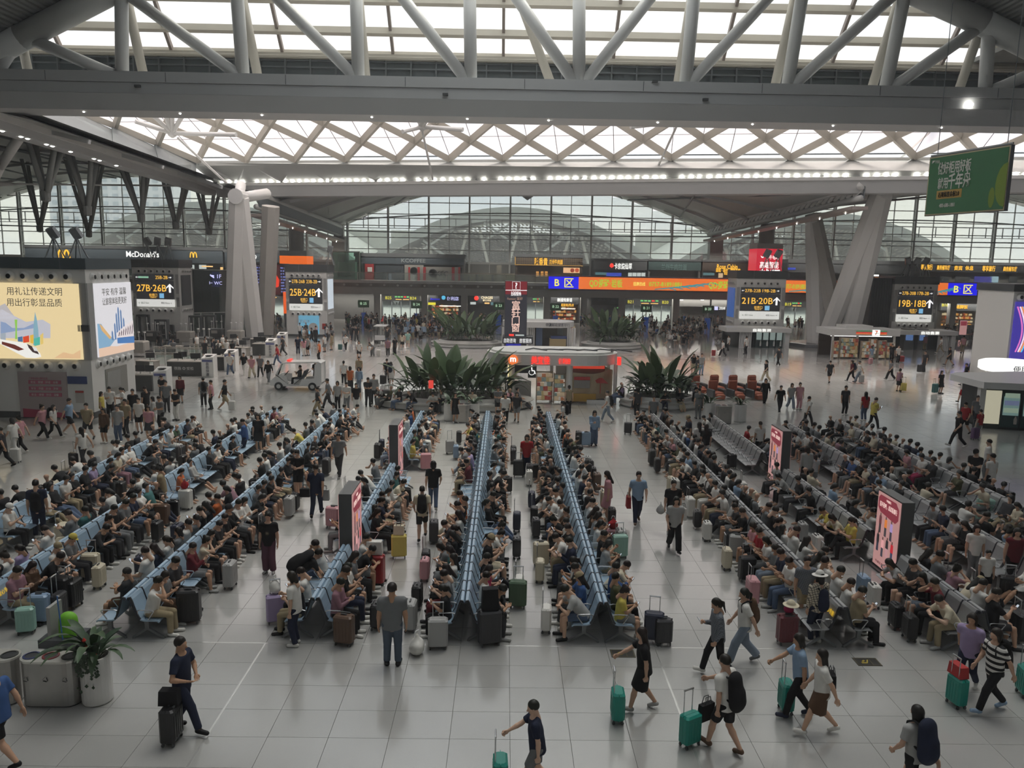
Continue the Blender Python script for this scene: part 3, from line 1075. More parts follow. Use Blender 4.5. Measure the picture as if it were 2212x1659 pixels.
# -------- mezzanine shops
def shop(label,px0,px1,ytop,yfas,yfas2,body,fascia,texts,Y=113.0,depth=3.6,extras=None,name='shop_unit'):
 xm =(px0+px1)/2
 x0,x1 = BX(px0,Y),BX(px1,Y)
 zt,zf,zf2 = BZ(xm,ytop,Y),BZ(xm,yfas,Y),BZ(xm,yfas2,Y)
 t = thing(name,label,'shop',((x0+x1)/2,Y,ZT))
 w =(x1-x0)/2
 b = MB()
 b.box(-w,w,0.6,depth,0,zf-ZT)
 b.box(-w,-w+0.3,0,0.6,0,zf2-ZT).box(w-0.3,w,0,0.6,0,zf2-ZT)
 b.build('body',body,t)
 MB().box(-w-0.15,w+0.15,-0.25,depth,zf-ZT,zt-ZT).build('roof',charcoal,t)
 MB().box(-w,w,-0.12,0.55,zf2-ZT,zf-ZT).build('fascia',fascia,t)
 for s,px,py,size,m,wd in texts:
  p = W(px,py,Y-0.15)
  text(s,size,m,t,(p.x-t.location.x,-0.16,p.z-ZT),width=wd,depth=0.02,bold=0.012)
 if extras:
  extras(t,w,zf2-ZT,Y)
 return t
def panel(t,Y,px0,px1,y0,y1,m,dy=0.0,th=0.06,name='panel'):
 a,b = W(px0,y0,Y+dy),W(px1,y1,Y+dy)
 l = t.location
 return MB().box(min(a.x,b.x)-l.x,max(a.x,b.x)-l.x,dy-th,dy,min(a.z,b.z)-l.z,max(a.z,b.z)-l.z).build(name,m,t)
brown = col('brown_timber',(62,50,42))
dgrey = col('dark_shopfront',(58,62,64))
mgrey = col('mid_shopfront',(98,98,95))
slate = col('slate_fascia',(62,72,80))
def m_logo(t,px,py,Y,s,m):
 p = W(px,py,Y-0.2)
 l = t.location
 mb = MB()
 for sx in(-1,1):
  pts =[]
  for i in range(9):
   a = math.pi*i/8
   pts.append((sx*s*0.27+math.cos(a)*s*0.25,0,math.sin(a)*s*0.85-s*0.4))
  for a,b in zip(pts[:-1],pts[1:]):
   mb.bar(a,b,0.08,s*0.13,(0,0,1))
 mb.build('arches_logo',m,t,(p.x-l.x,-0.25,p.z-l.z))
def ex_mc(t,w,zf,Y):
 m_logo(t,138,551,Y,1.6,gold)
 m_logo(t,418,551,Y,0.9,gold)
 panel(t,Y,280,400,571,596,clear_glass,0.0)
 panel(t,Y,436,460,574,577,warm,-0.05)
 panel(t,Y,476,482,577,588,warm,-0.05)
 for k in range(6):
  panel(t,Y,300+k*26,316+k*26,572,581,dimw,0.4,0.05,'menu_board')
shop('dark burger restaurant with white lettering and yellow arches on the upper level',60,484,532,538,566,dgrey,slate,[("McDonald's",308,549,1.15,wsign,4.7)],extras=ex_mc)
def ex_cafe(t,w,zf,Y):
 panel(t,Y,567,573,568,571,warm,-0.05)
shop('dark cafe counter with white script sign right of the A-shaped column',488,612,540,546,566,dgrey,slate,[("99",549,556,0.9,wsign,0.7),("McCafé",580,556,0.8,wsign,1.5)],extras=ex_cafe)
redp = col('red_panel',(170,42,44))
def ex_kfc(t,w,zf,Y):
 panel(t,Y,788,808,570,606,redp,-0.05)
 panel(t,Y,794,804,577,587,white,-0.12)
 panel(t,Y,811,873,571,606,col('shop_window_dark',(58,66,72)),0.1)
 panel(t,Y,874,915,572,608,col('pale_poster',(150,148,142)),-0.05)
 panel(t,Y,915,990,576,608,col('pale_poster',(150,148,142)),-0.03)
 for a,b in((882,886),(902,907),(914,920),(976,982),(990,994)):
  panel(t,Y,a,b,577,606,redp,-0.1)
  # bearded man's head drawn in dark lines is reduced to a ring and tie
 for px,py,r in((894,585,0.55),(935,590,0.62)):
  p = W(px,py,Y-0.1)
  l = t.location
  MB().lathe([(r,0),(r,0.03),(r*0.84,0.03),(r*0.84,0)],20,(0,0,0),M=Matrix.Translation((p.x-l.x,-0.12,p.z-l.z))@Matrix.Rotation(math.pi/2,4,'X')).build('round_emblem',charcoal,t)
 p = W(955,591,Y)
 text('KFC',0.95,charcoal,t,(p.x-t.location.x,-0.12,p.z-ZT),width=1.75,bold=0.02)
shop('grey roofed coffee and chicken shop with red and white panels on the upper level',768,1002,548,556,571,mgrey,slate,[('KCOFFEE',893,563,0.75,col('pale_letter',(150,158,160)),3.5)],extras=ex_kfc)
goldline = em('gold_lattice_light',(215,165,80),0.6)
def ex_chen(t,w,zf,Y):
 l = t.location
 mb = MB()
 for k in range(30):
  p = W(1114+k*4.8,565,Y)
  mb.box(p.x-l.x-0.02,p.x-l.x+0.02,-0.15,-0.12,zf+0.05,zf+1.2)
 for k in range(5):
  mb.box(-w,w,-0.15,-0.12,zf+0.05+k*0.27,zf+0.08+k*0.27)
 mb.build('lattice',col('dim_lattice',(120,105,80)),t)
 mb = MB()
 mb.box(-w-0.1,w+0.1,-0.2,-0.12,zf-0.05,zf+0.03).box(-w-0.1,w+0.1,-0.2,-0.12,zf+1.2,zf+1.28).box(-w-0.1,-w,-0.2,-0.12,zf,zf+1.25)
 mb.build('gold_trim',goldline,t)
 for px0 in(1158,1168,1177):
  for yy in(586,592):
   panel(t,Y,px0,px0+6,yy,yy+5,em('lantern_window_light',(225,160,80),0.7),-0.02,name='lattice_window')
 panel(t,Y,1217,1252,578,590,em('bowl_advert',(240,190,140),0.9),-0.1)
 for q,c in((1236,(160,60,30)),(1246,(200,90,50))):
  p = W(q,584,Y)
  MB().lathe([(0.28,0),(0.3,0.02),(0.2,0.03)],14,M=Matrix.Translation((p.x-l.x,-0.17,p.z-l.z))@Matrix.Rotation(math.pi/2,4,'X')).build('bowl_print',em('bowl_print_%d'%q,c,0.8),t)
shop('brown timber noodle shop with gold lettering and lattice fascia on the upper level',1113,1257,550,556,573,brown,brown,[('陳香貴',1169,565,1.15,gold,1.9),('兰州牛肉面',1201,566,0.75,gold,1.95)],extras=ex_chen)
def ex_ka(t,w,zf,Y):
 panel(t,Y,1310,1342,589,601,em('blue_menu_light',(60,80,190),0.8),-0.05)
 panel(t,Y,1286,1310,588,594,em('teal_menu_light',(90,130,135),0.7),-0.05)
 for k in range(4):
  panel(t,Y,1357+k*9.5,1365+k*9.5,589,597,dimw,-0.05,name='menu_board')
 p = W(1321,574,Y)
 l = t.location
 MB().lathe([(0.05,-0.3),(0.3,-0.1),(0.28,0.1),(0.12,0.35)],8,(p.x-l.x,-0.2,p.z-l.z)).build('rabbit_logo',rsign,t)
shop('black dessert shop with white lettering above the long orange display',1282,1396,559,563,583,dgrey,charcoal,[('卡奈烧仙草',1346,575,0.95,wsign,2.6)],extras=ex_ka)
shop('closed noodle shop with dim teal signboard above the long orange display',1399,1512,560,564,584,mgrey,col('teal_board',(52,72,72)),[('兰州牛肉拉面',1456,577,0.95,col('teal_letter',(100,130,128)),3.7)])
def ex_rose(t,w,zf,Y):
 panel(t,Y,1519,1543,589,595,em('teal_menu_light',(110,140,130),0.8),-0.05)
 panel(t,Y,1552,1561,590,600,em('peach_menu_light',(220,190,150),0.8),-0.05)
shop('dark cake shop with gold script sign left of the red column advert',1515,1614,562,566,586,dgrey,col('brown_board',(66,56,48)),[('Rose Cabin',1571,576,0.95,gold,3.0),('蛋糕 · 面包 · 咖啡茶饮',1573,584,0.6,gold,3.6),('欢迎光临 美味新鲜',1583,591,0.45,gold,2.6)],extras=ex_rose)
def ex_and(t,w,zf,Y):
 panel(t,Y,1886,1898,593,597,wsign,-0.05)
 panel(t,Y,1702,1718,578,583,em('blue_menu_light',(60,80,190),0.8),-0.1)
 for k in range(4):
  panel(t,Y,1850+k*13,1858+k*13,598,604,em('amber_glow',(150,95,50),0.5),-0.02)
shop('dark rounded cafe with white lettering behind the crossed columns',1700,1958,562,570,590,dgrey,charcoal,[('Island',1868,583,1.0,wsign,2.1)],extras=ex_and)
def ex_lounge(t,w,zf,Y):
 for a,b in((1965,1980),(2023,2048),(2064,2092),(2180,2195)):
  panel(t,Y,a,b,597,625,dgrey,-0.03,name='lounge_door')
 panel(t,Y,2105,2139,597,632,em('purple_screen',(60,60,130),0.9),-0.1)
 panel(t,Y,2140,2153,597,632,em('pale_screen',(150,180,190),0.8),-0.1)
shop('grey business lounge with a row of gold lit signs on the upper level',1962,2225,566,572,588,mgrey,black,[('尊享旅行',2002,577,0.85,gold,1.7),('商务候车厅',2038,578,0.75,gold,1.9),('贵宾',2070,579,0.7,gold,1.2),('休息',2094,579,0.7,gold,1.2),('尊享旅行',2136,580,0.85,gold,1.9),('商务候车厅',2182,581,0.75,gold,2.0)],extras=ex_lounge)
# low wall with mural and totem between the shops
lw = thing('mural_panel','low beige wall with dark silhouettes between coffee shop and noodle shop','wall panel',(BX(1056,113),113,ZT))
panel(lw,113,1002,1112,589,612,col('beige_mural',(120,115,100)))
panel(lw,113,1073,1083,573,612,col('beige_totem',(125,122,112)),-0.3,0.3,'totem')
for k,px in enumerate((1010,1028,1040,1062)):
 panel(lw,113,px,px+4,596-3*(k%2),611,charcoal,-0.08,0.03,'silhouette')
 # glass lift
lf = thing('glass_lift','green glass lift shaft beside the coffee shop on the upper level','lift',(BX(748,111),111,0))
zl = BZ(748,545,111)
for sx in(-1.9,1.9):
 for sy in(0,2.6):
  MB().box(sx-0.08,sx+0.08,sy-0.08,sy+0.08,ZT,zl).build('post',mat('green_steel',(0.30,0.38,0.34),0.4),lf)
grg = glassmat('green_glass',(0.68,0.86,0.78),white=0.05,refl=0.12)
MB().box(-1.85,1.85,-0.02,0.0,ZT,zl).build('pane',grg,lf)
MB().box(1.85,1.87,0,2.6,ZT,zl).build('pane',grg,lf)
MB().box(-2,2,-0.1,2.7,zl,zl+0.15).build('roof',mat('green_steel',(0.30,0.38,0.34),0.4),lf)
MB().box(-1.2,1.2,0.6,2.4,ZT+0.1,ZT+2.5).build('car',steel,lf)
# -------- lower level: wall, gates, shops
LY = 113.4
gates =[(826,906,'B25','B24','door_1'),(1138,1178,'B23','B22','door_2'),(1350,1452,'B21','B20','door_3'),(1696,1748,'B19','B18','door_4'),(560,612,'B27','B26','door_5')]
xs = sorted((BX(a,LY),BX(b,LY))for a,b,*_ in gates)
lowm = mat('lower_wall',(0.17,0.17,0.165),0.55)
edges =[-84.0]
for a,b in xs:
 edges+=[a,b]
edges.append(92.0)
mb = MB()
for a,b in zip(edges[0::2],edges[1::2]):
 mb.box(a,b,LY,LY+0.5,0,ZB)
struct('wall_far_lower',mb,lowm)
struct('wall_far_upper',MB().box(-84,92,FY-0.1,FY+0.3,ZT-0.2,ZG0),mat('upper_wall',(0.25,0.25,0.24),0.6))
for px0,px1,ta,tb,nm in gates:
 x0,x1 = BX(px0,LY),BX(px1,LY)
 g = struct(nm,MB().box(x0,x1,LY-0.15,LY+0.1,2.75,ZB),black)
 n = max(2,round((x1-x0)/1.5))
 for k in range(n):
  a = x0+(x1-x0)*k/n
  b = x0+(x1-x0)*(k+1)/n
  MB().box(a+0.06,b-0.06,LY+0.02,LY+0.05,0.05,2.72).build('door_leaf',clear_glass,g)
  MB().box(a-0.06,a+0.06,LY-0.05,LY+0.1,0,2.75).build('door_frame',steel_d,g)
 MB().box(x1-0.06,x1+0.06,LY-0.05,LY+0.1,0,2.75).build('door_frame',steel_d,g)
 zz = 3.32
 if nm in('door_1','door_3'):
  text(ta,0.62,ysign,g,(x0+0.9,LY-0.2,zz-0.1),depth=0.02)
  text(tb,0.62,ysign,g,(x1-0.9,LY-0.2,zz-0.1),depth=0.02)
 elif nm=='door_2':
  text(tb,0.6,col('dim_yellow',(90,90,50)),g,(x1-0.8,LY-0.2,zz-0.1),depth=0.02)
 elif nm=='door_4':
  text(ta,0.62,ysign,g,(x0+0.6,LY-0.2,zz-0.1),depth=0.02)
 for k in range(5):
  xx = x0+(x1-x0)*(0.34+0.08*k)
  MB().box(xx,xx+(x1-x0)*0.06,LY-0.2,LY-0.16,zz-0.02,zz+0.16).build('train_number_light',gsign if k!=3 else rsign,g)
 for q in(0.36,0.56):
  MB().box(x0+(x1-x0)*q,x0+(x1-x0)*(q+0.16),LY-0.2,LY-0.16,zz-0.36,zz-0.26).build('light_bar',em('amber_bar',(255,200,110),1.2),g)
colm = mat('mezzanine_column',(0.34,0.34,0.33),0.5)
for k,px in enumerate((640,815,917,1003,1086,1182,1262,1345,1462,1640,1690,1755,1880,2018,2062,2146,2196)):
 x = BX(px,111.5)
 o = MB().box(x-0.45,x+0.45,111.1,111.9,0,ZB).build('column_%d'%(k+1),colm)
 o['kind'] = 'structure'
def lower_shop(label,px0,px1,fas,texts,inner,goods=None,lights=None):
 x0,x1 = BX(px0,LY),BX(px1,LY)
 t = thing('shopfront',label,'shop',((x0+x1)/2,LY,0))
 w =(x1-x0)/2
 MB().box(-w,w,-1.0,-0.02,2.7,ZB-0.05).build('fascia',fas,t)
 MB().box(-w,w,-0.25,-0.02,0,2.7).build('interior',inner,t)
 for s,px,py,size,m,wd in texts:
  p = W(px,py,LY-1.1)
  text(s,size,m,t,(p.x-t.location.x,-1.04,p.z),width=wd,depth=0.02,bold=0.01)
 if lights:
  for px,py,ww,hh,m in lights:
   p = W(px,py,LY-1)
   MB().box(p.x-t.location.x-ww/2,p.x-t.location.x+ww/2,-1.06,-1.0,p.z-hh/2,p.z+hh/2).build('light_box',m,t)
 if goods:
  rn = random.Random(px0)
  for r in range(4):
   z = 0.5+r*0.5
   MB().box(-w*0.8,w*0.8,-0.6,-0.25,z-0.04,z).build('shelf',em('lit_shelf_%s'%goods,(170,120,70),0.5),t)  # shop light put into the shelf colour as glow
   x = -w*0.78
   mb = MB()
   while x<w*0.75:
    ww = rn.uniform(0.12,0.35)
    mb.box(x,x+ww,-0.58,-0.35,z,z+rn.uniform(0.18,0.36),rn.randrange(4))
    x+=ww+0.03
   o = mb.build('goods',[em('goods_a',(235,170,90),0.6),em('goods_b',(200,90,50),0.5),em('goods_c',(235,215,170),0.6),em('goods_d',(120,80,50),0.5)],t)  # goods are no lamps; their glow carries the shop light
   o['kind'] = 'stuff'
 return t
logo_blue = em('cyan_logo',(90,190,230),1.0)
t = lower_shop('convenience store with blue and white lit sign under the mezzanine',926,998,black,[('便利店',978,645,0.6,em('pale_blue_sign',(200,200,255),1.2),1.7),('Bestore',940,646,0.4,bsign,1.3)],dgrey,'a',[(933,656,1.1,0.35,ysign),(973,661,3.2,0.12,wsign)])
p = W(958,643,LY-1.1)
MB().lathe([(0.3,0),(0.3,0.05),(0.2,0.07)],16,M=Matrix.Translation((p.x-t.location.x,-1.02,p.z))@Matrix.Rotation(math.pi/2,4,'X')).build('round_logo',logo_blue,t)
t = lower_shop('dark tea shop with red round logo under the mezzanine',1012,1080,black,[('CHAGEE',1052,643,0.5,em('cream_sign',(255,235,190),1.1),1.7),('霸王茶姬',1052,649,0.3,em('cream_sign',(255,235,190),1.1),1.2)],charcoal,None,[(1022,655,0.8,0.35,dimw),(1052,655,0.7,0.2,warm),(1066,656,0.8,0.4,em('teal_menu_light',(90,130,135),0.7))])
p = W(1029,644,LY-1.1)
MB().lathe([(0.33,0),(0.33,0.05),(0.2,0.07)],16,M=Matrix.Translation((p.x-t.location.x,-1.02,p.z))@Matrix.Rotation(math.pi/2,4,'X')).build('round_logo',rsign,t)
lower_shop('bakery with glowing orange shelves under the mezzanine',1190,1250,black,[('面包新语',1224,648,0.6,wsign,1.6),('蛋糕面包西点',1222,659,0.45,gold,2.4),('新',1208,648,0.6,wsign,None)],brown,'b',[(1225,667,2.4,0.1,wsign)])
lower_shop('dark closed shopfront with a tiny green exit light under the mezzanine',1278,1340,black,[('候车服务',1310,648,0.5,col('dim_grey_letter',(70,78,82)),2.4)],charcoal,None,[(1334,665,0.2,0.08,gsign)])
lower_shop('pale poster wall with downlights left of the toilets sign',1464,1532,lowm,[],mgrey,None,[(1472,648,0.5,0.12,wsign),(1517,648,0.5,0.12,wsign)])
lower_shop('dark washroom entrance with small white and blue lit signs',1536,1608,lowm,[('卫生间',1560,666,0.42,wsign,0.9)],charcoal,None,[(1547,666,0.5,0.5,em('pale_blue_sign',(200,200,255),1.2)),(1575,667,0.5,0.5,em('pale_blue_sign',(200,200,255),1.2))])
lower_shop('glass fronted shops with pale sign behind the crossed columns',1800,1895,charcoal,[('面馆',1822,658,0.5,em('pale_blue_sign',(200,200,255),1.2),1.0),('茶1',1889,662,0.5,wsign,0.7)],dgrey,None,[(1866,660,0.25,0.5,warm)])
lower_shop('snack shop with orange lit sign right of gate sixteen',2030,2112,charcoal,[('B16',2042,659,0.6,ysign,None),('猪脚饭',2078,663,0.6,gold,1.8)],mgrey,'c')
lower_shop('lottery shop with white sign by the far right waiting area',2120,2212,charcoal,[('中国体育彩票',2166,666,0.6,wsign,3.4)],dgrey,None,[(2139,665,0.5,0.5,em('lottery_logo',(90,200,160),0.9))])
# green gate number signs on posts
for k,(px,a)in enumerate(((798,'B 25'),(910,'B 24'),(1078,'B 23'),(1190,'B 22'),(1362,'B 21'),(1475,'B 20'),(2090,'B 16'))):
 p = G(px,694)
 t = thing('gate_sign_post','slim post with green lit gate number sign, %s'%['left of the first ticket gates','left of the convenience store','right of the red-logo tea shop','left of the bakery','left of the twin gates','left of the pale poster wall','by the snack shop at far right'][k],'sign',(p.x,105.5,0),group='green gate sign posts')
 MB().tube((0,0,0),(0,0,2.6),0.07,8).build('post',steel,t)
 MB().box(-0.75,0.75,-0.08,0.08,2.2,3.2).build('sign_box',col('green_sign_face',(70,110,80)),t)
 text(a,0.5,em('pale_green_letter',(200,240,200),0.8),t,(0,-0.1,2.75),depth=0.01)
 MB().box(-0.35,0.35,-0.2,0.1,0,1.5).build('ticket_screen',em('blue_ticket_screen',(30,60,120),0.5),t)
 # -------- long LED display
led = thing('led_display','long orange and blue LED display hung along the mezzanine edge','display',(BX(1540,BY-0.5),BY-0.5,0))
l = led.location
z0,z1 = BZ(1540,629,BY-0.5),BZ(1540,603,BY-0.5)
xa,xb,xc,xd,xe =(BX(q,BY-0.5)-l.x for q in(1185,1250,1896,2049,2113))
orange = em('led_orange',(240,118,48),1.0)
ledblue = em('led_blue',(25,25,235),1.0)
ledletter = em('led_yellow_letter',(250,240,110),1.1)
ledgreen = em('led_lime_letter',(160,220,60),1.0)
MB().box(xa,xc,0.05,0.56,z0-0.1,z1+0.12).build('housing',col('led_housing',(120,90,110)),led)
MB().box(xa,xb,0,0.05,z0,z1).build('blue_field',ledblue,led)
MB().box(xb,xc,0,0.05,z0,z1).build('orange_field',orange,led)
x20 = BX(2028,BY-0.5)-l.x
MB().box(x20,xe,0.05,0.56,z0-0.1,z1+0.12).build('housing',col('led_housing',(120,90,110)),led)
MB().box(x20,xd,0,0.05,z0,z1).build('orange_field',orange,led)
MB().box(xd,xe,0,0.05,z0,z1).build('blue_field',ledblue,led)
zm =(z0+z1)/2
for c in(xa,xd):
 q = xb-xa
 text('B',1.35,ledletter,led,(c+q*0.28,-0.02,zm),bold=0.02)
 text('区',1.5,ledletter,led,(c+q*0.68,-0.02,zm),bold=0.01)
for px,s,sz,wd,m in((1309,'QD瓷砖·岩板',1.25,4.7,ledgreen),(1381,'招商热线',0.6,1.7,ledletter),(1437,'0757-81891881',0.9,4.6,ledgreen),(1567,'QD瓷砖·岩板',1.25,4.7,ledgreen),(1718,'0757-81891881',0.9,3.0,ledgreen),(1858,'QD瓷砖·岩板',1.2,4.4,ledgreen)):
 text(s,sz,m,led,(BX(px,BY-0.5)-l.x,-0.02,zm),width=wd,bold=0.01)
teal_led = em('led_teal',(60,150,160),0.9)
for c,s in((1470,1),(1760,1),(2036,0.5)):
 x = BX(c,BY-0.5)-l.x
 mb = MB()
 for k in range(7):
  a =(x-3.6*s+k*1.0*s,-0.015,z0+0.12+0.08*k)
  b =(x-1.6*s+k*1.0*s,-0.015,z0+0.35+0.14*k)
  mb.bar(a,b,0.02,0.13,(0,0,1))
  mb.bar(b,(b[0]+1.0*s,-0.015,b[2]-0.3),0.02,0.13,(0,0,1))
 mb.build('swirl_print',teal_led,led)
 # -------- departure board between A-column and tower
db = thing('departure_board','large LED departure board with red advert between A-shaped column and sign tower','display',(W(582,600,98).x,98,0))
l = db.location
a,b = W(543,571,98),W(622,637,98)
MB().box(a.x-l.x-0.15,b.x-l.x+0.15,0.03,0.5,b.z-0.15,a.z+0.15).build('housing',charcoal,db)
MB().box(a.x-l.x,b.x-l.x,0,0.03,b.z,a.z).build('screen',em('board_dark',(38,26,36),0.8),db)
r0,r1 = W(576,571,98).x-l.x,W(604,571,98).x-l.x
MB().box(r0,r1,-0.02,0,b.z,a.z).build('red_advert',em('board_red',(70,28,28),0.9),db)
MB().lathe([(0.1,-1.2),(0.55,-0.8),(0.6,0.0),(0.25,0.9),(0.05,1.5)],12,((r0+r1)/2+0.25,-0.05,(a.z+b.z)/2),M=Matrix.Diagonal((1,0.05,1,1))).build('flame_print',em('flame_red',(230,60,35),1.0),db)
for k,w_ in enumerate((0.7,1.3,0.5)):
 MB().box(r0+0.15,r0+0.15+w_*0.5,-0.04,-0.02,a.z-0.8-k*0.75,a.z-0.45-k*0.75).build('caption_print',em('pink_caption',(240,180,160),0.8),db)
rowm = em('board_row_text',(120,130,200),0.8)
for k in range(9):
 z = a.z-0.35-k*0.37
 mb = MB()
 for x0,x1 in((a.x-l.x+0.1,r0-0.1),(r1+0.1,b.x-l.x-0.1)):
  x = x0
  rn = random.Random(k)
  while x<x1-0.2:
   w_ = min(rn.choice([0.15,0.3,0.42]),x1-x)
   mb.box(x,x+w_,-0.03,-0.005,z-0.13,z+0.05)
   x+=w_+0.12
 mb.build('timetable_row',rowm,db)
for sx in(a.x-l.x+0.5,b.x-l.x-0.5):
 MB().tube((sx,0.3,0),(sx,0.3,b.z),0.12,8).build('support',steel_d,db)
 # glass lift shaft and blue direction signs left of the A-column
ls = thing('glass_stair_shaft','dark glass lift shaft with blue direction signs left of the A-shaped column','lift',(W(440,640,100).x,100,0))
l = ls.location
a,b = W(415,583,100),W(476,700,100)
MB().box(a.x-l.x,b.x-l.x,0.05,3,0,a.z).build('core',col('shaft_core',(74,84,84)),ls)
for k in range(3):
 MB().box(a.x-l.x+k*1.2,a.x-l.x+1.15+k*1.2,0,0.03,0,a.z).build('pane',clear_glass,ls)
MB().box(a.x-l.x-0.3,a.x-l.x,-0.1,0.4,0,a.z+0.2).build('post',white,ls)
p,q = W(457,587,99.8),W(475,620,99.8)
MB().box(p.x-l.x,q.x-l.x,-0.2,-0.05,q.z,p.z).build('blue_sign',em('navy_sign',(28,34,60),0.9),ls)
text('↰ 1F',0.7,em('pale_blue_sign',(200,200,255),1.2),ls,((p.x+q.x)/2-l.x,-0.24,p.z-0.55))
text('⊢ WC',0.6,em('pale_blue_sign',(200,200,255),1.2),ls,((p.x+q.x)/2-l.x,-0.24,q.z+0.5))
# -------- advert columns
def advert_column(label,px,Y,ytop,yad0,yad1,rad,m,wd,extra):
 c = W(px,560,Y)
 t = thing('advert_column',label,'column',(c.x,Y,0))
 zt,z1,z0 = W(px,ytop,Y).z,W(px,yad0,Y).z,W(px,yad1,Y).z
 MB().lathe([(rad,0),(rad,zt-0.7),(rad*0.92,zt-0.5),(rad*0.85,zt)],20).build('shaft',mat('column_concrete',(0.36,0.36,0.34),0.6),t,smooth=True)
 MB().cb((0,0,(z0+z1)/2),(wd,wd,z1-z0)).build('advert_box',m,t)
 MB().cb((0,0,z1+0.35),(wd,wd,0.7)).build('cap',clad,t)
 extra(t,z0,z1,wd)
def ex_or(t,z0,z1,wd):
 MB().prism([(0.2+1.25*math.cos(math.pi*i/14),z0+0.02+1.05*math.sin(math.pi*i/14))for i in range(15)],-wd/2-0.03,-wd/2,'y').build('sun_print',em('sun_glow',(250,190,70),1.0),t)
advert_column('round concrete column with glowing orange sunset advert by the sign tower',641,106,489,553,590,1.0,em('advert_orange',(235,105,25),1.0),3.6,ex_or)
def ex_red(t,z0,z1,wd):
 text('小牛电动',0.65,wsign,t,(0.35,-wd/2-0.03,z1-1.1),width=1.6)
 MB().prism([(-0.25,0.2),(-0.1,-0.1),(0.1,-0.1),(0.25,0.2),(0.0,0.02)],-wd/2-0.05,-wd/2,'y',M=Matrix.Translation((-0.95,0,z1-1.1))).build('emblem',wsign,t)
 text('高端智能',0.95,wsign,t,(0.0,-wd/2-0.03,z1-2.1),width=2.5,bold=0.01)
 text('就要',1.6,wsign,t,(0.15,-wd/2-0.03,z1-3.4),width=2.7,bold=0.015)
advert_column('round concrete column with tall red advert behind the middle sign tower',1653,104,484,538,612,1.0,em('advert_red',(205,38,58),1.0),3.4,ex_red)
for k,(px,y0,lab)in enumerate(((733,512,'square pale column end carrying the left valley truss'),(1545,518,'square pale column end carrying the right valley truss'))):
 c = W(px,540,115.6)
 t = thing('truss_column',lab,'column',(c.x,115.6,ZT))
 MB().box(-0.95,0.95,-0.7,0.7,0,W(px,y0,115.6).z-ZT).build('shaft',mat('column_concrete',(0.36,0.36,0.34),0.6),t)
 MB().box(-0.7,0.7,-0.5,0.5,W(px,y0,115.6).z-ZT,13.6-ZT).build('neck',steel,t)
 # floodlight clusters on stands on the tower tops and roofs are built with the towers
 # unseen fill lights added along the mezzanine to brighten the far facade
def fill_light(x,y,z,w,d,watts,nm):
 la = bpy.data.lights.new(nm,'AREA')
 la.shape = 'RECTANGLE'
 la.size,la.size_y = w,d
 la.energy = watts
 la.color =(1.0,0.95,0.86)
 o = bpy.data.objects.new(nm,la)
 COL.objects.link(o)
 o.location =(x,y,z)
for k in range(7):
 fill_light(-62+k*22,111.9,ZB-0.05,16,0.5,230,'soffit_fill_light')
 fill_light(-62+k*22,111.2,10.6,16,0.4,260,'shopfront_fill_light')
 # ================================================================== TOWERS, KIOSKS, PLANTERS
tower_w = mat('tower_panel',(0.84,0.83,0.79),0.45,var=0.04,scale=0.6)
tower_s = mat('tower_corner',(0.42,0.42,0.41),0.4)
signblk = em('sign_black',(40,40,42),0.8)
signgold = em('sign_amber_letter',(250,190,70),1.15)
signwht = em('sign_white_letter',(250,250,250),1.1)
signpan = em('sign_white_strip',(225,225,220),0.9)
nozzle_in = mat('nozzle_dark',(0.03,0.03,0.03),0.6)
def nozzles(t,xs,z,y,r,axis='y',sgn=-1):
 for x in xs:
  mb = MB()
  prof =[(r*1.25,0),(r*1.25,0.05*r),(r,0.25*r),(r*0.75,0.85*r),(r*0.62,0.85*r)]
  if axis=='y':
   M = Matrix.Translation((x,y,z))@Matrix.Rotation(math.pi/2,4,'X')
  else:
   M = Matrix.Translation((y,x,z))@Matrix.Rotation(math.pi/2*-sgn,4,'Y')
   if sgn<0:
    M = Matrix.Translation((y,x,z))@Matrix.Rotation(-math.pi/2,4,'Y')
   else:
    M = Matrix.Translation((y,x,z))@Matrix.Rotation(math.pi/2,4,'Y')
  mb.lathe(prof,14,M=M,cap=False)
  o = mb.build('air_nozzle',tower_w,t)
  MB().lathe([(r*0.64,0),(r*0.64,0.7*r)],14,M=M).build('nozzle_throat',nozzle_in,o)
def arrow(mb,x,z,s,dirn,y):
 """flat arrow in the front plane"""
 if dirn=='u':
  pts =[(0,.5),(-.42,.08),(-.42,-.08),(-.12,.18),(-.12,-.5),(.12,-.5),(.12,.18),(.42,-.08),(.42,.08)]
 else:
  pts =[(.5,0),(.15,.3),(.0,.3),(.2,.08),(-.5,.08),(-.5,-.08),(.2,-.08),(.0,-.3),(.15,-.3)]
  if dirn=='l':
   pts =[(-a,b)for a,b in pts]
 n = len(pts)
 mb.add([(x+a*s,y,z+b*s)for a,b in pts],[tuple(range(n))])
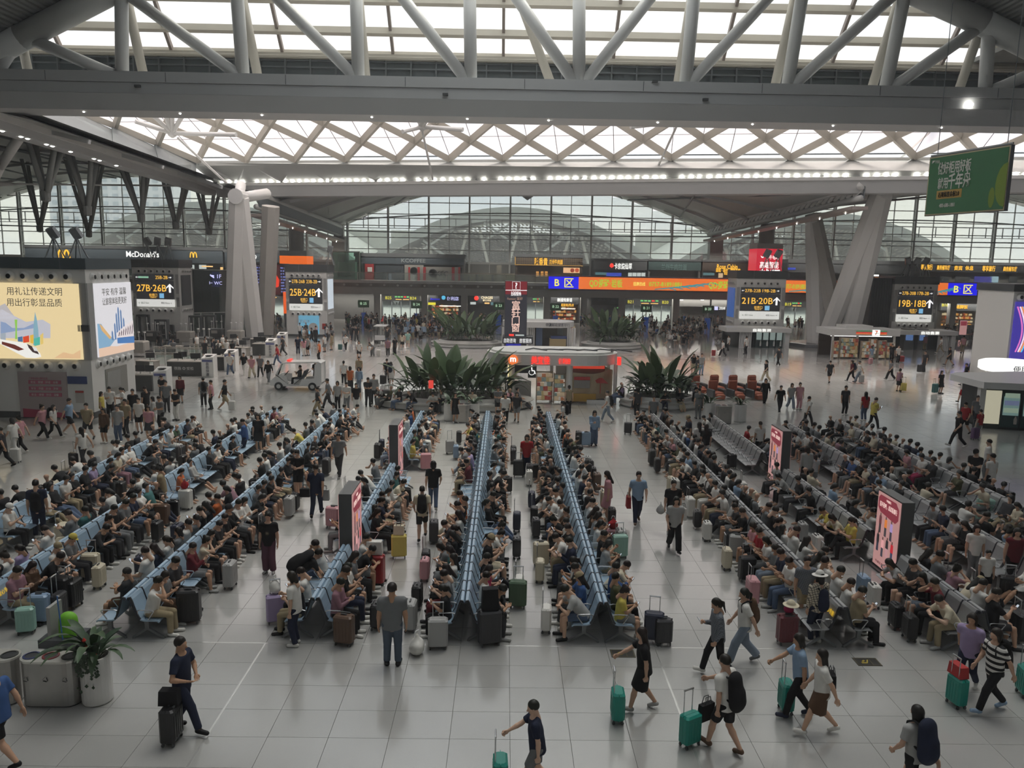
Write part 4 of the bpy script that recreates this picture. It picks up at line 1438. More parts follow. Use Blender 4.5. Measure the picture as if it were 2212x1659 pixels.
def sign_tower(label,pxl,pxr,ytop,ybase,ysign,lines,side=0,sidem=None,depth=3.4,ad=None,extra=None):
 """an air tower whose face carries a lit gate sign; pxl, pxr edges of the face at the base depth"""
 c = G((pxl+pxr)/2,ybase)
 Y = c.y
 xl,xr = W(pxl,640,Y).x,W(pxr,640,Y).x
 w =(xr-xl)/2
 t = thing('sign_tower',label,'sign tower',((xl+xr)/2,Y,0))
 l = t.location
 Z = lambda y:W((pxl+pxr)/2,y,Y).z
 zt = Z(ytop)
 MB().box(-w,w,0,depth,0.25,zt).build('body',tower_w,t)
 MB().box(-w+0.05,w-0.05,0.05,depth-0.05,0,0.25).build('plinth',charcoal,t)
 MB().box(-w-0.1,w+0.1,-0.1,depth+0.1,zt,zt+0.85).build('parapet',charcoal,t)
 for k in range(1,3):
  MB().box(-w+2*w*k/3-0.02,-w+2*w*k/3+0.02,-0.13,-0.1,zt,zt+0.85).build('parapet_joint',steel_d,t)
 y0,y1,y2,y3 = ysign
 a = 0.80*w
 ox = -0.02*w
 for za,zb,m,nm in((Z(y1)+0.05,Z(y0),signblk,'direction_strip'),(Z(y2),Z(y1)-0.03,signblk,'gate_panel'),(Z(y3),Z(y2)-0.03,signpan,'service_strip')):
  MB().box(ox-a,ox+a,-0.22,-0.02,za,zb).build(nm,m,t)
 zs =[(Z(ytop)+Z(y0))/2-0.05,Z(y3)-(Z(y0)*0+0.42)]
 xs_ =[ox-a*0.82+a*1.64*k/5 for k in range(6)]
 for z in zs:
  nozzles(t,xs_,z,-0.02,0.19)
  # corner strips
 for sx in(-1,1):
  MB().box(sx*w*0.93-0.14,sx*w*0.93+0.14,-0.1,0.0,Z(y2)+0.6,Z(y0)).build('corner_post',tower_s,t)
  MB().box(sx*w*0.93-0.14,sx*w*0.93+0.14,-0.1,0.0,Z(y3),Z(y2)+0.2).build('corner_post',tower_s,t)
 top_l,top_r,main = lines
 zstrip =(Z(y0)+Z(y1))/2
 hm = Z(y1)-Z(y2)
 zmain = Z(y1)-hm*0.40
 if top_l:
  text(top_l,hm*0.26,signgold,t,(ox-a*0.42,-0.24,zstrip),width=a*0.80)
 else:
  MB().box(ox-a*0.85,ox-a*0.3,-0.24,-0.22,zstrip-0.1,zstrip+0.1).build('pictogram',em('green_pictogram',(150,200,170),0.8),t)
 text(top_r,hm*0.26,signgold,t,(ox+a*0.40,-0.24,zstrip),width=a*0.66)
 mb = MB()
 arrow(mb,ox-a*0.92,zstrip,hm*0.14,'l',-0.24)
 arrow(mb,ox+a*0.86,zstrip,hm*0.16,'r',-0.24)
 arrow(mb,ox+a*0.82,zmain,hm*0.48,'u',-0.24)
 mb.build('arrow',signwht,t)
 text(main,hm*0.52,signgold,t,(ox-a*0.16,-0.24,zmain),width=a*1.58,bold=0.008)
 text('检票口',hm*0.19,signgold,t,(ox-a*0.1,-0.24,zmain-hm*0.38),width=a*0.42)
 text('Check in',hm*0.11,signgold,t,(ox-a*0.1,-0.24,zmain-hm*0.50),width=a*0.32)
 MB().box(ox+a*0.24,ox+a*0.48,-0.24,-0.22,zmain-hm*0.54,zmain-hm*0.28).build('pictogram',em('blue_pictogram',(120,180,220),1.0),t)
 zw =(Z(y2)+Z(y3))/2
 text('← 出口 Exit',hm*0.12,col('dim_green_text',(80,120,90)),t,(ox-a*0.62,-0.24,zw),width=a*0.55)
 text('地铁 Metro →',hm*0.12,col('dim_grey_text',(110,110,110)),t,(ox+a*0.60,-0.24,zw),width=a*0.58)
 if side:
  sx = side*w
  MB().box(min(sx,sx+side*0.08),max(sx,sx+side*0.08),depth*0.14,depth*0.86,Z(y3)+0.1,Z(y0)-0.1).build('side_advert',sidem,t)
  nozzles(t,[depth*(0.18+0.13*k)for k in range(6)],zs[0],sx+side*0.02,0.17,'x',side)
  nozzles(t,[depth*(0.18+0.13*k)for k in range(6)],zs[1],sx+side*0.02,0.17,'x',side)
 if ad:
  xa,xb,ya,yb,m = ad
  p,q = W(xa,ya,Y),W(xb,yb,Y)
  MB().box(p.x-l.x,q.x-l.x,-0.05,0.0,max(0.3,q.z),p.z).build('lower_poster',m,t)
 if extra:
  extra(t,w,zt,Y)
 return t
floodm = mat('floodlight_body',(0.30,0.32,0.33),0.4)
def floodlights(t,xs,z,s=1.0):
 for x in xs:
  mb = MB()
  for a in(-0.45,0.45):
   mb.tube((x+a*s,0.4,z),(x,0.7,z+1.5*s),0.035,5).tube((x+a*s,1.1,z),(x,0.7,z+1.5*s),0.035,5)
  o = mb.build('floodlight_stand',floodm,t)
  MB().box(-0.28*s,0.28*s,-0.16*s,0.16*s,-0.38*s,0.38*s,M=Matrix.Translation((x,0.7,z+1.75*s))@Matrix.Rotation(0.5,4,'X')@Matrix.Rotation(0.3*(1 if x>0 else-1),4,'Y')).build('floodlight_head',floodm,o)
def ex25(t,w,zt,Y):
 l = t.location
 p,q = W(600,712,Y),W(622,740,Y)
 text('便民服务',0.4,white,t,(W(655,694,Y).x-l.x,-0.07,W(655,694,Y).z))
 p = W(677,708,Y)
 MB().lathe([(0.55,0),(0.55,0.03)],18,M=Matrix.Translation((p.x-l.x,-0.07,p.z))@Matrix.Rotation(math.pi/2,4,'X')).build('round_print',white,t)
 floodlights(t,(w+0.3,),zt+0.8)
 for k,px in enumerate((622,)):
  MB().box(-w-0.35,-w-0.05,0.1,0.5,zt-4.6,zt-2.2).build('orange_edge',em('advert_orange2',(235,95,30),0.9),t)
 p,q = W(696,699,Y),W(704,711,Y)
 MB().box(p.x-l.x,q.x-l.x,-0.03,0,q.z,p.z).build('notice',col('red_notice',(190,60,50)),t)
blue_poster = em('light_blue_poster',(110,175,205),0.75)
sign_tower('cream sign tower with lit gate board for gates twenty-five and twenty-four',618,706,588,727,(601,615,656,670),('27B-26B','23B-2B','25B·24B'),1,em('pale_blue_advert',(205,215,225),0.9),ad=(645,690,681,728,blue_poster),extra=ex25)
def ex27(t,w,zt,Y):
 floodlights(t,(-w*0.4,0.1,w*0.5),zt+0.8,1.1)
sign_tower('cream sign tower with lit gate board for gates twenty-seven and twenty-six',288,388,578,728,(592,606,646,662),(None,'25B-2B','27B·26B'),1,charcoal,extra=ex27)
navy_ad = em('navy_advert',(45,85,150),0.9)
def ex21(t,w,zt,Y):
 floodlights(t,(w*0.25,w*0.7),zt+0.8,1.1)
sign_tower('cream sign tower with lit gate board for gates twenty-one and twenty',1590,1696,602,745,(621,635,672,689),('27B-22B','19B-2B','21B·20B'),-1,navy_ad,extra=ex21)
def ex19(t,w,zt,Y):
 floodlights(t,(-w*0.35,0.2,w*0.5),zt+0.8,1.0)
 MB().box(-w-2.4,-w-0.1,0.4,3.0,0,zt+0.6).build('louvred_shaft',col('dark_louvre',(62,68,68)),t)
 for k in range(8):
  MB().box(-w-2.35+k*0.29,-w-2.25+k*0.29,0.35,0.4,0,zt+0.5).build('louvre',charcoal,t)
sign_tower('cream sign tower with lit gate board for gates nineteen and eighteen',1931,2024,614,748,(627,640,679,695),('27B-20B','17B-2B','19B·18B'),0,None,extra=ex19)
# ---- big advert tower at the left
bt = thing('advert_tower','big cream air tower with two glowing city adverts at the left','advert tower',(G(205,905).x,G(205,905).y,0))
bl = bt.location.copy()
BYf = bl.y
Z = lambda px,y:W(px,y,BYf).z
X = lambda px:W(px,700,BYf).x-bl.x
zt = Z(190,582)
bd = 4.6
MB().box(-14.0,0,0,bd,0.35,zt).build('body',tower_w,bt)
MB().box(-14.0,-0.05,0.05,bd,0,0.35).build('plinth',charcoal,bt)
MB().box(-14.1,0.1,-0.1,bd+0.1,zt,zt+0.55).build('parapet',col('slate_parapet',(72,84,90)),bt)
for k in range(6):
 MB().box(-2.0*k-1.2,-2.0*k-1.17,-0.13,-0.09,zt,zt+0.55).build('parapet_joint',steel_d,bt)
MB().box(-0.62,0.03,-0.06,0.0,Z(190,778),Z(190,612)).build('corner_post',tower_s,bt)
MB().box(-0.5,0.05,-0.12,0.0,Z(190,716),Z(190,702)).build('corner_band',charcoal,bt)
MB().box(0,0.06,0.0,0.55,Z(190,778),Z(190,612)).build('corner_post',tower_s,bt)
cream = em('cream_advert',(238,215,165),0.95)
x0,x1,z0,z1 = -8.6,X(177),Z(100,775),Z(100,612)
adv = MB().box(x0,x1,-0.12,0.0,z0,z1).build('front_advert',cream,bt)
def polyprint(parent,pts,rgb,k=0.9,layer=1,name='print'):
 """flat print on the front advert, given by photo points"""
 P =[(W(px,py,BYf).x-bl.x,W(px,py,BYf).z)for px,py in pts]
 y = -0.12-0.004*layer
 ar = sum(a[0]*b[1]-b[0]*a[1]for a,b in zip(P,P[1:]+P[:1]))
 if ar<0:
  P = P[::-1]
 n = len(P)
 MB().add([(a,y,b)for a,b in P],[tuple(range(n))]).build(name,em('print_%d_%d_%d'%rgb,rgb,k),parent)
polyprint(adv,[(-60,700),(8,668),(30,680),(60,695),(95,690),(112,700),(112,730),(-60,730)],(205,205,215),0.85,1,'mountain_print')
polyprint(adv,[(0,662),(14,655),(26,672),(40,690),(0,690)],(200,195,195),0.85,1,'mountain_print')
polyprint(adv,[(5,694),(16,697),(30,708),(55,708),(75,699),(80,708),(5,720)],(150,170,205),0.85,2,'mountain_print')
polyprint(adv,[(35,690),(41,690),(40,712),(41,732),(36,732),(37,712)],(150,205,90),0.95,3,'tower_print')
polyprint(adv,[(79,673),(83,690),(86,712),(88,745),(75,745),(76,700)],(140,180,195),0.9,3,'tower_print')
polyprint(adv,[(53,727),(66,724),(67,738),(54,740)],(225,80,50),0.9,4,'tower_print')
polyprint(adv,[(42,728),(52,726),(53,738),(42,737)],(80,120,165),0.9,4,'tower_print')
polyprint(adv,[(68,724),(76,722),(76,742),(69,740)],(235,190,80),0.9,4,'tower_print')
polyprint(adv,[(76,731),(90,727),(90,744),(78,747)],(90,190,170),0.9,5,'tower_print')
polyprint(adv,[(90,724),(97,718),(97,742),(91,744)],(235,205,120),0.9,4,'tower_print')
polyprint(adv,[(5,720),(16,718),(16,735),(5,735)],(170,180,190),0.9,3,'tower_print')
polyprint(adv,[(4,732),(30,736),(62,741),(76,750),(90,762),(93,770),(80,773),(60,772),(40,762),(4,742)],(240,238,232),1.0,6,'train_print')
polyprint(adv,[(8,737),(36,744),(56,754),(44,757),(26,750),(8,743)],(110,55,50),0.9,7,'train_print')
polyprint(adv,[(62,742),(74,748),(86,760),(88,765),(74,760),(66,751)],(70,55,55),0.9,7,'train_print')
polyprint(adv,[(73,748),(82,750),(86,758),(78,757)],(235,235,235),0.9,8,'train_print')
polyprint(adv,[(120,773),(140,760),(160,765),(177,755),(177,774)],(235,195,150),0.9,1,'cloud_print')
inkm = em('dark_print_text',(80,78,70),0.8)
for s,y in(('用礼让传递文明',628),('用出行彰显品质',652)):
 a,b = W(18,y,BYf),W(137,y,BYf)
 text(s,0.44,inkm,adv,((a.x+b.x)/2-bl.x,-0.14,a.z),width=b.x-a.x,depth=0.003)
nozzles(bt,[X(px)for px in(-58,-28,2,30,61,92,122,153)],Z(90,597),-0.01,0.20)
nozzles(bt,[X(px)for px in(-54,-24,6,36,66,97,128,158)],Z(90,790),-0.01,0.20)
# side face
zs0,zs1 = z0+0.03,z1
sm = em('pale_side_advert',(222,220,224),0.95)
sadv = MB().box(0.0,0.1,0.65,bd-0.1,zs0,zs1).build('side_advert',sm,bt)
def sideprint(pts,rgb,layer,name='print'):
 """pts in (0..1 along the face, 0..1 up)"""
 yy = lambda u:0.65+(bd-0.75)*u
 zz = lambda v:zs0+(zs1-zs0)*v
 x = 0.1+0.004*layer
 MB().add([(x,yy(u),zz(v))for u,v in pts],[tuple(range(len(pts)))]).build(name,em('print_%d_%d_%d'%rgb,rgb,0.9),sadv)
sideprint([(0,0),(1,0),(1,0.12),(0.5,0.1),(0,0.16)],(235,200,175),1,'ground_print')
sideprint([(0,0.12),(0.3,0.12),(0.45,0.2),(0.25,0.3),(0.1,0.45),(0,0.46)],(135,175,205),2,'mountain_print')
sideprint([(0.05,0.46),(0.12,0.42),(0.35,0.24),(0.30,0.22),(0.1,0.36)],(225,180,120),3,'mountain_print')
for u,h in((0.36,0.34),(0.44,0.44),(0.5,0.58),(0.56,0.66),(0.63,0.62),(0.7,0.5)):
 sideprint([(u,0.2),(u+0.045,0.2),(u+0.04,h-0.03),(u+0.02,h),(u,h-0.03)],(95,130,175),3,'tower_print')
sideprint([(0.5,0.16),(1,0.12),(1,0.44),(0.7,0.36),(0.5,0.29)],(235,225,225),4,'stadium_print')
for k in range(7):
 u = 0.54+0.065*k
 sideprint([(u,0.24),(u+0.02,0.24),(u+0.05,0.28+0.012*k),(u+0.035,0.31+0.015*k)],(90,70,85),5,'stadium_print')
sideprint([(0.5,0.14),(1,0.10),(1,0.2),(0.5,0.22)],(75,125,185),6,'stadium_print')
for s,v in(('平安 有序 温馨',0.88),('让旅客体验更美好',0.75)):
 text(s,0.42,em('dark_print_text',(80,78,70),0.8),sadv,(0.125,0.65+(bd-0.75)*0.5,zs0+(zs1-zs0)*v),rz=math.pi/2,width=2.6,depth=0.003)
nozzles(bt,[0.65+0.66*k for k in range(6)],Z(190,599),0.0,0.19,'x',1)
nozzles(bt,[0.65+0.66*k for k in range(6)],Z(190,790),0.0,0.19,'x',1)
MB().box(0,0.05,1.3,3.6,Z(190,868),Z(190,806)).build('side_door',col('cream_door',(150,148,140)),bt)
MB().box(0.04,0.07,1.4,2.8,Z(190,850),Z(190,812)).build('door_notice',col('pale_notice',(160,160,156)),bt)
pinkpost = col('pale_pink_poster',(186,172,170))
po = MB().box(X(30),X(136),-0.06,0,Z(90,901),Z(90,803)).build('service_poster',pinkpost,bt)
for k in range(3):
 MB().box(X(53),X(124),-0.08,-0.06,Z(90,829+13.5*k),Z(90,821+13.5*k)).build('pink_bar',col('pink_bar',(196,110,130)),po)
 text('安全 · 便捷 · 舒适 · 温馨',0.13,white,po,(X(88),-0.09,Z(90,825+13.5*k)),width=1.4,depth=0.003)
text('广州南站候车服务指南',0.13,col('pink_bar',(196,110,130)),po,(X(75),-0.075,Z(90,817)),width=0.95,depth=0.003)
MB().add([(X(36),-0.065,Z(90,901)),(X(136),-0.065,Z(90,901)),(X(136),-0.065,Z(90,893)),(X(90),-0.065,Z(90,886)),(X(36),-0.065,Z(90,882))],[(0,1,2,3,4)]).build('pink_hill_print',col('pink_hill',(190,80,105)),po)
MB().box(X(138),X(180),-0.06,0,Z(160,829),Z(160,813)).build('blue_notice',col('blue_notice',(62,78,128)),bt)
MB().box(X(153),X(171),-0.04,0,Z(160,870),Z(160,844)).build('paper_notice',col('paper_notice',(190,185,178)),bt)
MB().box(X(153),X(171),-0.05,0,Z(160,848),Z(160,844)).build('paper_header',col('red_notice',(190,60,50)),bt)
floodlights(bt,(X(112),X(162)),zt+0.5,0.75)
# ---- right edge advert tower with drinks kiosk in front
rt = thing('advert_tower','cream air tower with violet light-trail advert at the right edge','advert tower',(W(2190,640,52).x,52,0))
rl = rt.location.copy()
zz = lambda y:W(2195,y,52).z
MB().box(0,7,0,4,0,zz(630)).build('body',tower_w,rt)
MB().box(-0.1,7.1,-0.1,4.1,zz(630),zz(630)+0.5).build('parapet',charcoal,rt)
MB().box(0.15,6.5,-0.12,0,zz(802),zz(652)).build('front_advert',em('violet_advert',(70,60,160),0.9),rt)
for k,(rgb,dx)in enumerate((((230,120,200),0.0),((250,220,240),0.18),((90,200,250),0.4),((240,150,90),0.3))):
 mb = MB()
 pts =[(0.25+dx+0.5*math.sin(i/8*2.2),-0.14-0.004*k,zz(662)+(zz(760)-zz(662))*i/10)for i in range(11)]
 for a,b in zip(pts[:-1],pts[1:]):
  mb.bar(a,b,0.01,0.10,(1,0,0))
 mb.build('light_trail_print',em('print_%d_%d_%d'%rgb,rgb,1.0),rt)
nozzles(rt,[0.45+k*0.6 for k in range(4)],zz(642),-0.02,0.2)
nozzles(rt,[0.45+k*0.6 for k in range(4)],zz(816),-0.02,0.2)
# white rounded drinks kiosk
dk = thing('drinks_kiosk','white canopied drinks kiosk with glass fridges at the right edge','kiosk',G(2112,925))
dl_ = dk.location.copy()
KY = dl_.y
kz = lambda y:W(2115,y,KY).z
MB().prism([(-0.3,-0.6),(9,-2.6),(9,5),(0.4,3.2),(-0.3,2.5)],kz(836),kz(822),'z').build('canopy',white,dk)
MB().prism([(0.2,0.0),(9,-2.0),(9,4),(0.5,2.6)],0,kz(836),'z').build('cabinet_wall',col('kiosk_dark',(40,46,48)),dk)
slope = -2.0/8.8
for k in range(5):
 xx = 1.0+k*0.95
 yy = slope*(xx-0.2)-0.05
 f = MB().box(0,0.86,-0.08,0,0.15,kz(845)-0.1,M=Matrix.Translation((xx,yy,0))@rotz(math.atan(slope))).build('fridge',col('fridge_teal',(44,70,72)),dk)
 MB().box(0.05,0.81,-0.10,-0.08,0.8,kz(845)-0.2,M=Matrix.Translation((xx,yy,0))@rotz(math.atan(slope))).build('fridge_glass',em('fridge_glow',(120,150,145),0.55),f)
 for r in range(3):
  MB().box(0.08,0.78,-0.13,-0.10,0.95+r*0.4,1.2+r*0.4,M=Matrix.Translation((xx,yy,0))@rotz(math.atan(slope))).build('bottle_row',em('bottle_row_%d'%(r%2),((150,170,150),(110,120,150))[r%2],0.6),f)  # fridge light put into the bottle colours as glow
 MB().lathe([(0.07,0),(0.08,0.25),(0.03,0.38),(0.03,0.42)],8,(xx+0.62,yy-0.3,0.35)).build('bottle_print',col('bottle_white',(190,180,175)),f)
for xx in(0.15,):
 MB().box(xx,xx+0.8,-0.05,0.0,0.3,2.1,M=Matrix.Translation((0,-0.03,0))@rotz(math.atan(slope))).build('lit_panel',em('cream_panel',(200,195,170),0.7),dk)
MB().box(-0.15,0.15,-0.15,0.15,0,kz(836)).build('post',white,dk)
text('自助售货',0.3,wsign,dk,(1.5,-0.95,kz(829)),rz=math.atan(slope),width=1.3)
sk = thing('snack_kiosk','round snack kiosk with glowing white sign near the right edge','kiosk',G(2172,875))
MB().lathe([(1.6,2.2),(1.75,2.3),(1.75,2.75),(1.5,2.85)],24).build('canopy',wsign,sk)
MB().lathe([(1.3,0),(1.4,0.1),(1.4,0.9),(1.3,1.0)],24).build('counter',em('warm_counter',(190,140,90),0.5),sk)
for a in range(4):
 MB().tube((1.4*math.cos(a*1.57+0.6),1.4*math.sin(a*1.57+0.6),0),(1.4*math.cos(a*1.57+0.6),1.4*math.sin(a*1.57+0.6),2.3),0.06,8).build('post',white,sk)
text('便民便利',0.45,col('dark_letter',(60,60,80)),sk,(0,-1.77,2.5),width=1.9)
# ---- vending kiosk under tower 21B
def arch_kiosk(label,pxl,pxr,yroof,ybase,fill,sign):
 c = G((pxl+pxr)/2,ybase)
 Y = c.y
 xl,xr = W(pxl,720,Y).x,W(pxr,720,Y).x
 t = thing('arch_kiosk',label,'kiosk',((xl+xr)/2,Y,0))
 w =(xr-xl)/2
 zr = W((pxl+pxr)/2,yroof,Y).z
 MB().box(-w-0.3,w+0.3,-0.5,2.6,zr-0.45,zr).build('canopy',white,t)
 MB().box(w-0.25,w+0.2,-0.3,2.4,0,zr-0.45).build('side_wall',white,t)
 MB().box(-w,w,1.9,2.2,0,zr-0.45).build('back_wall',dgrey,t)
 text(sign,0.34,wsign,t,(w*0.1,-0.53,zr-0.22),width=1.9)
 fill(t,w,zr,Y)
 return t
ribm = mat('ribbed_white',(0.72,0.72,0.70),0.4)
def ribbed(t,x0,x1,y,h):
 n = max(3,int((x1-x0)/0.16))
 for k in range(n):
  a = x0+(x1-x0)*k/n
  MB().box(a,a+(x1-x0)/n*0.7,y-0.06,y+0.06,0,h).build('fin',ribm,t)
def fill21(t,w,zr,Y):
 ribbed(t,-w*0.62,-w*0.2,-0.2,zr-0.45)
 MB().box(-w,-w*0.62,0,1.9,0,zr-0.45).build('glass_side',clear_glass,t)
 for k in range(4):
  x = 0.0+k*w*0.23
  f = MB().box(x,x+w*0.21,0.4,1.2,0,2.15).build('vending_machine',col('vending_teal',(52,74,76)),t)
  MB().box(x+0.06,x+w*0.21-0.06,0.36,0.4,0.85,2.05).build('display_window',em('vending_glow',(150,165,160),0.6),f)
  MB().lathe([(0.09,0),(0.1,0.35),(0.04,0.55),(0.04,0.6)],8,(x+w*0.16,0.34,0.2)).build('bottle_print',white,f)
arch_kiosk('white arched kiosk with teal vending machines under the middle sign tower',1572,1700,708,752,fill21,'自助售货')
def fill19(t,w,zr,Y):
 ribbed(t,w*0.45,w*0.85,-0.2,zr-0.45)
 for x in(-w*0.62,-w*0.12):
  f = MB().box(x,x+w*0.36,0.6,1.5,0,2.2).build('ticket_machine',col('machine_grey',(120,122,120)),t)
  MB().box(x+0.15,x+w*0.36-0.15,0.55,0.6,1.0,1.6).build('screen',em('blue_ticket_screen2',(90,120,170),0.7),f)
  MB().box(x+0.1,x+w*0.36-0.1,0.55,0.6,1.85,2.05).build('header_light',wsign,f)
arch_kiosk('white arched kiosk with ticket machines under the right sign tower',1938,2058,714,757,fill19,'自动售票')
# ---- corner shop kiosk with striped sign
sv = thing('corner_shop_kiosk','white open convenience kiosk with striped sign and stacked snack shelves','kiosk',G(1865,774))
sl_ = sv.location.copy()
SY = sl_.y
xl,xr = W(1793,740,SY).x-sl_.x,W(1935,740,SY).x-sl_.x
zr = W(1865,711,SY).z
MB().box(xl-0.2,xr+0.2,-0.3,3.0,zr-0.62,zr).build('canopy',white,sv)
MB().box(xl+1.5,xr-2.2,0.2,2.4,zr,zr+0.3).build('roof_box',white,sv)
zs_ = zr-0.3
for k,c in enumerate(((220,110,50),(210,50,50),(50,120,80))):
 for a,b in((1846,1880),(1898,1912)):
  p,q = W(a,722,SY).x-sl_.x,W(b,722,SY).x-sl_.x
  MB().box(p,q,-0.34,-0.3,zs_-0.16+k*0.12,zs_-0.07+k*0.12).build('sign_stripe',em('print_%d_%d_%d'%c,c,0.9),sv)
p = W(1889,721,SY)
MB().box(p.x-sl_.x-0.35,p.x-sl_.x+0.35,-0.35,-0.3,zs_-0.28,zs_+0.26).build('sign_plate',wsign,sv)
text('7',0.55,em('print_220_110_51',(220,90,50),0.9),sv,(p.x-sl_.x,-0.37,zs_),bold=0.02)
text('-ELEVEN',0.12,em('print_50_120_81',(50,120,80),0.9),sv,(p.x-sl_.x,-0.38,zs_-0.05),width=0.5)
for px in(1797,1850,1930):
 x = W(px,740,SY).x-sl_.x
 MB().box(x-0.08,x+0.08,-0.2,-0.04,0,zr-0.6).build('post',white,sv)
MB().box(xl,xr,2.6,2.8,0,zr-0.6).build('back_wall',brown,sv)
gm =[em('snack_%d'%k,c,0.30)for k,c in enumerate(((215,190,155),(190,125,85),(160,75,65),(215,208,195),(130,145,138),(185,165,115)))]  # kiosk light put into the packet colours as glow
def snack_rack(t,x0,x1,y,h,rows,seed):
 rn = random.Random(seed)
 fr = MB()
 for r in range(rows+1):
  z = 0.15+(h-0.2)*r/rows
  fr.box(x0,x1,y,y+0.45,z-0.03,z)
 fr.box(x0,x0+0.04,y,y+0.45,0,h).box(x1-0.04,x1,y,y+0.45,0,h)
 rk = fr.build('snack_rack',mat('rack_wood',(0.55,0.45,0.33),0.6),t)
 mb = MB()
 for r in range(rows):
  z = 0.15+(h-0.2)*r/rows
  x = x0+0.06
  while x<x1-0.15:
   w_ = rn.uniform(0.1,0.26)
   mb.box(x,x+w_,y-0.03,y+0.35,z,z+(h/rows)*rn.uniform(0.5,0.85),rn.randrange(6))
   x+=w_+0.015
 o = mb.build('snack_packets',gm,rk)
 o['kind'] = 'stuff'
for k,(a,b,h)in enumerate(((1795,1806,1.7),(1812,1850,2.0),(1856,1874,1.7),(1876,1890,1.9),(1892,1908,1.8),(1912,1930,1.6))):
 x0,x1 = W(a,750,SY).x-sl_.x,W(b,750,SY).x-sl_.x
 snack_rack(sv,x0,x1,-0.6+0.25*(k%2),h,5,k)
MB().box(xl+0.2,xr-0.2,0.4,0.5,zr-0.75,zr-0.68).build('strip_light',wsign,sv)
# ---- red-lettered convenience kiosk in the middle
mk = thing('convenience_kiosk','long rounded white kiosk with red lit letters in the middle of the hall','kiosk',G(1200,872))
ml_ = mk.location.copy()
MY = ml_.y
X = lambda px,Y = MY:W(px,800,Y).x-ml_.x
Zk = lambda y:W(1200,y,MY).z
zc0,zc1 = Zk(790),Zk(767)
def stadium(x0,x1,y0,y1,n=10):
 r =(y1-y0)/2
 cy_ =(y0+y1)/2
 P =[(x1-r+r*math.cos(a),cy_+r*math.sin(a))for a in[(-math.pi/2)+math.pi*i/n for i in range(n+1)]]
 P+=[(x0+r+r*math.cos(a),cy_+r*math.sin(a))for a in[(math.pi/2)+math.pi*i/n for i in range(n+1)]]
 return P
xk0,xk1 = X(1050),X(1343)
MB().prism(stadium(xk0,xk1,0,4.2),zc0,zc1,'z').build('canopy',tower_w,mk)
MB().prism(stadium(xk0+0.25,xk1-0.25,0.25,3.95),zc1,zc1+0.12,'z').build('canopy_top',white,mk)
mb = MB()
rn = random.Random(9)
for k in range(6):
 x = xk0+2.4+k*1.05
 mb.path([(x,0.8+rn.random(),zc1+0.16),(x+0.5,1.6+rn.random(),zc1+0.18),(x+1.3,1.0+rn.random(),zc1+0.16)],0.04,5)
mb.build('roof_cable',charcoal,mk)
for px,yy in((1054,0.9),(1105,0.35),(1231,0.3),(1336,1.2),(1054,3.3),(1200,3.8),(1330,3.3)):
 x = X(px)
 MB().tube((x,yy,0),(x,yy,zc0),0.2 if px in(1105,1231)else 0.12,12).build('post',tower_w,mk)
text('美宜佳',0.52,rsign,mk,(X(1167),-0.04,(zc0+zc1)/2),width=X(1190)-X(1150),bold=0.02)
text('便利店',0.36,rsign,mk,(X(1219),-0.04,(zc0+zc1)/2-0.04),width=X(1232)-X(1206),bold=0.02)
MB().box(X(1337),X(1344),0.5,0.9,zc0+0.02,zc0+0.5).build('end_sign',rsign,mk)
lg = MB().lathe([(0.3,0),(0.3,0.08),(0.24,0.1)],20,M=Matrix.Translation((X(1108),-0.02,(zc0+zc1)/2))@Matrix.Rotation(math.pi/2,4,'X')).build('round_logo',em('logo_orange',(240,120,60),1.0),mk)
text('m',0.5,wsign,lg,(X(1108),-0.13,(zc0+zc1)/2+0.02),bold=0.03)
MB().box(X(1097),X(1099),-0.02,0.06,0.9,zc0).build('light_strip',em('warm_strip',(255,235,170),1.2),mk)
# dark shelves at left end
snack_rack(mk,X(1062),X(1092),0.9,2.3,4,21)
MB().box(X(1060),X(1094),1.3,1.4,0,zc0).build('shelf_back',charcoal,mk)
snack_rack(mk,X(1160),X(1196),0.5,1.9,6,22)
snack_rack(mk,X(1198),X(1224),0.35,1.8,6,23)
MB().box(X(1202),X(1228),0.6,0.65,1.5,2.55).build('price_poster',col('price_poster',(205,195,185)),mk)
MB().box(X(1202),X(1228),0.58,0.6,2.3,2.55).build('poster_header',col('red_notice',(190,60,50)),mk)
MB().box(X(1112),X(1165),3.9,4.0,1.3,2.6).build('dark_screen',col('screen_grey',(60,64,68)),mk)
# wheelchair sign
ws = MB().box(X(1142),X(1160),1.2,1.28,Zk(816)-0.2,Zk(790)).build('wheelchair_sign',charcoal,mk)
cx_,cz_ = X(1151),(Zk(816)+Zk(790))/2-0.12
mb = MB()
mb.lathe([(0.06,0),(0.06,0.02)],10,M=Matrix.Translation((cx_-0.03,1.18,cz_+0.28))@Matrix.Rotation(math.pi/2,4,'X'))
mb.bar((cx_-0.03,1.18,cz_+0.2),(cx_,1.18,cz_-0.02),0.02,0.06,(1,0,0)).bar((cx_,1.18,cz_),(cx_+0.14,1.18,cz_),0.02,0.05).bar((cx_+0.14,1.18,cz_),(cx_+0.2,1.18,cz_-0.2),0.02,0.05)
for i in range(8):
 a,b = 2.4+i*0.5,2.4+(i+1)*0.5
 mb.bar((cx_-0.02+0.17*math.cos(a),1.18,cz_-0.1+0.17*math.sin(a)),(cx_-0.02+0.17*math.cos(b),1.18,cz_-0.1+0.17*math.sin(b)),0.02,0.04,(0,1,0))
mb.build('wheelchair_symbol',wsign,ws)
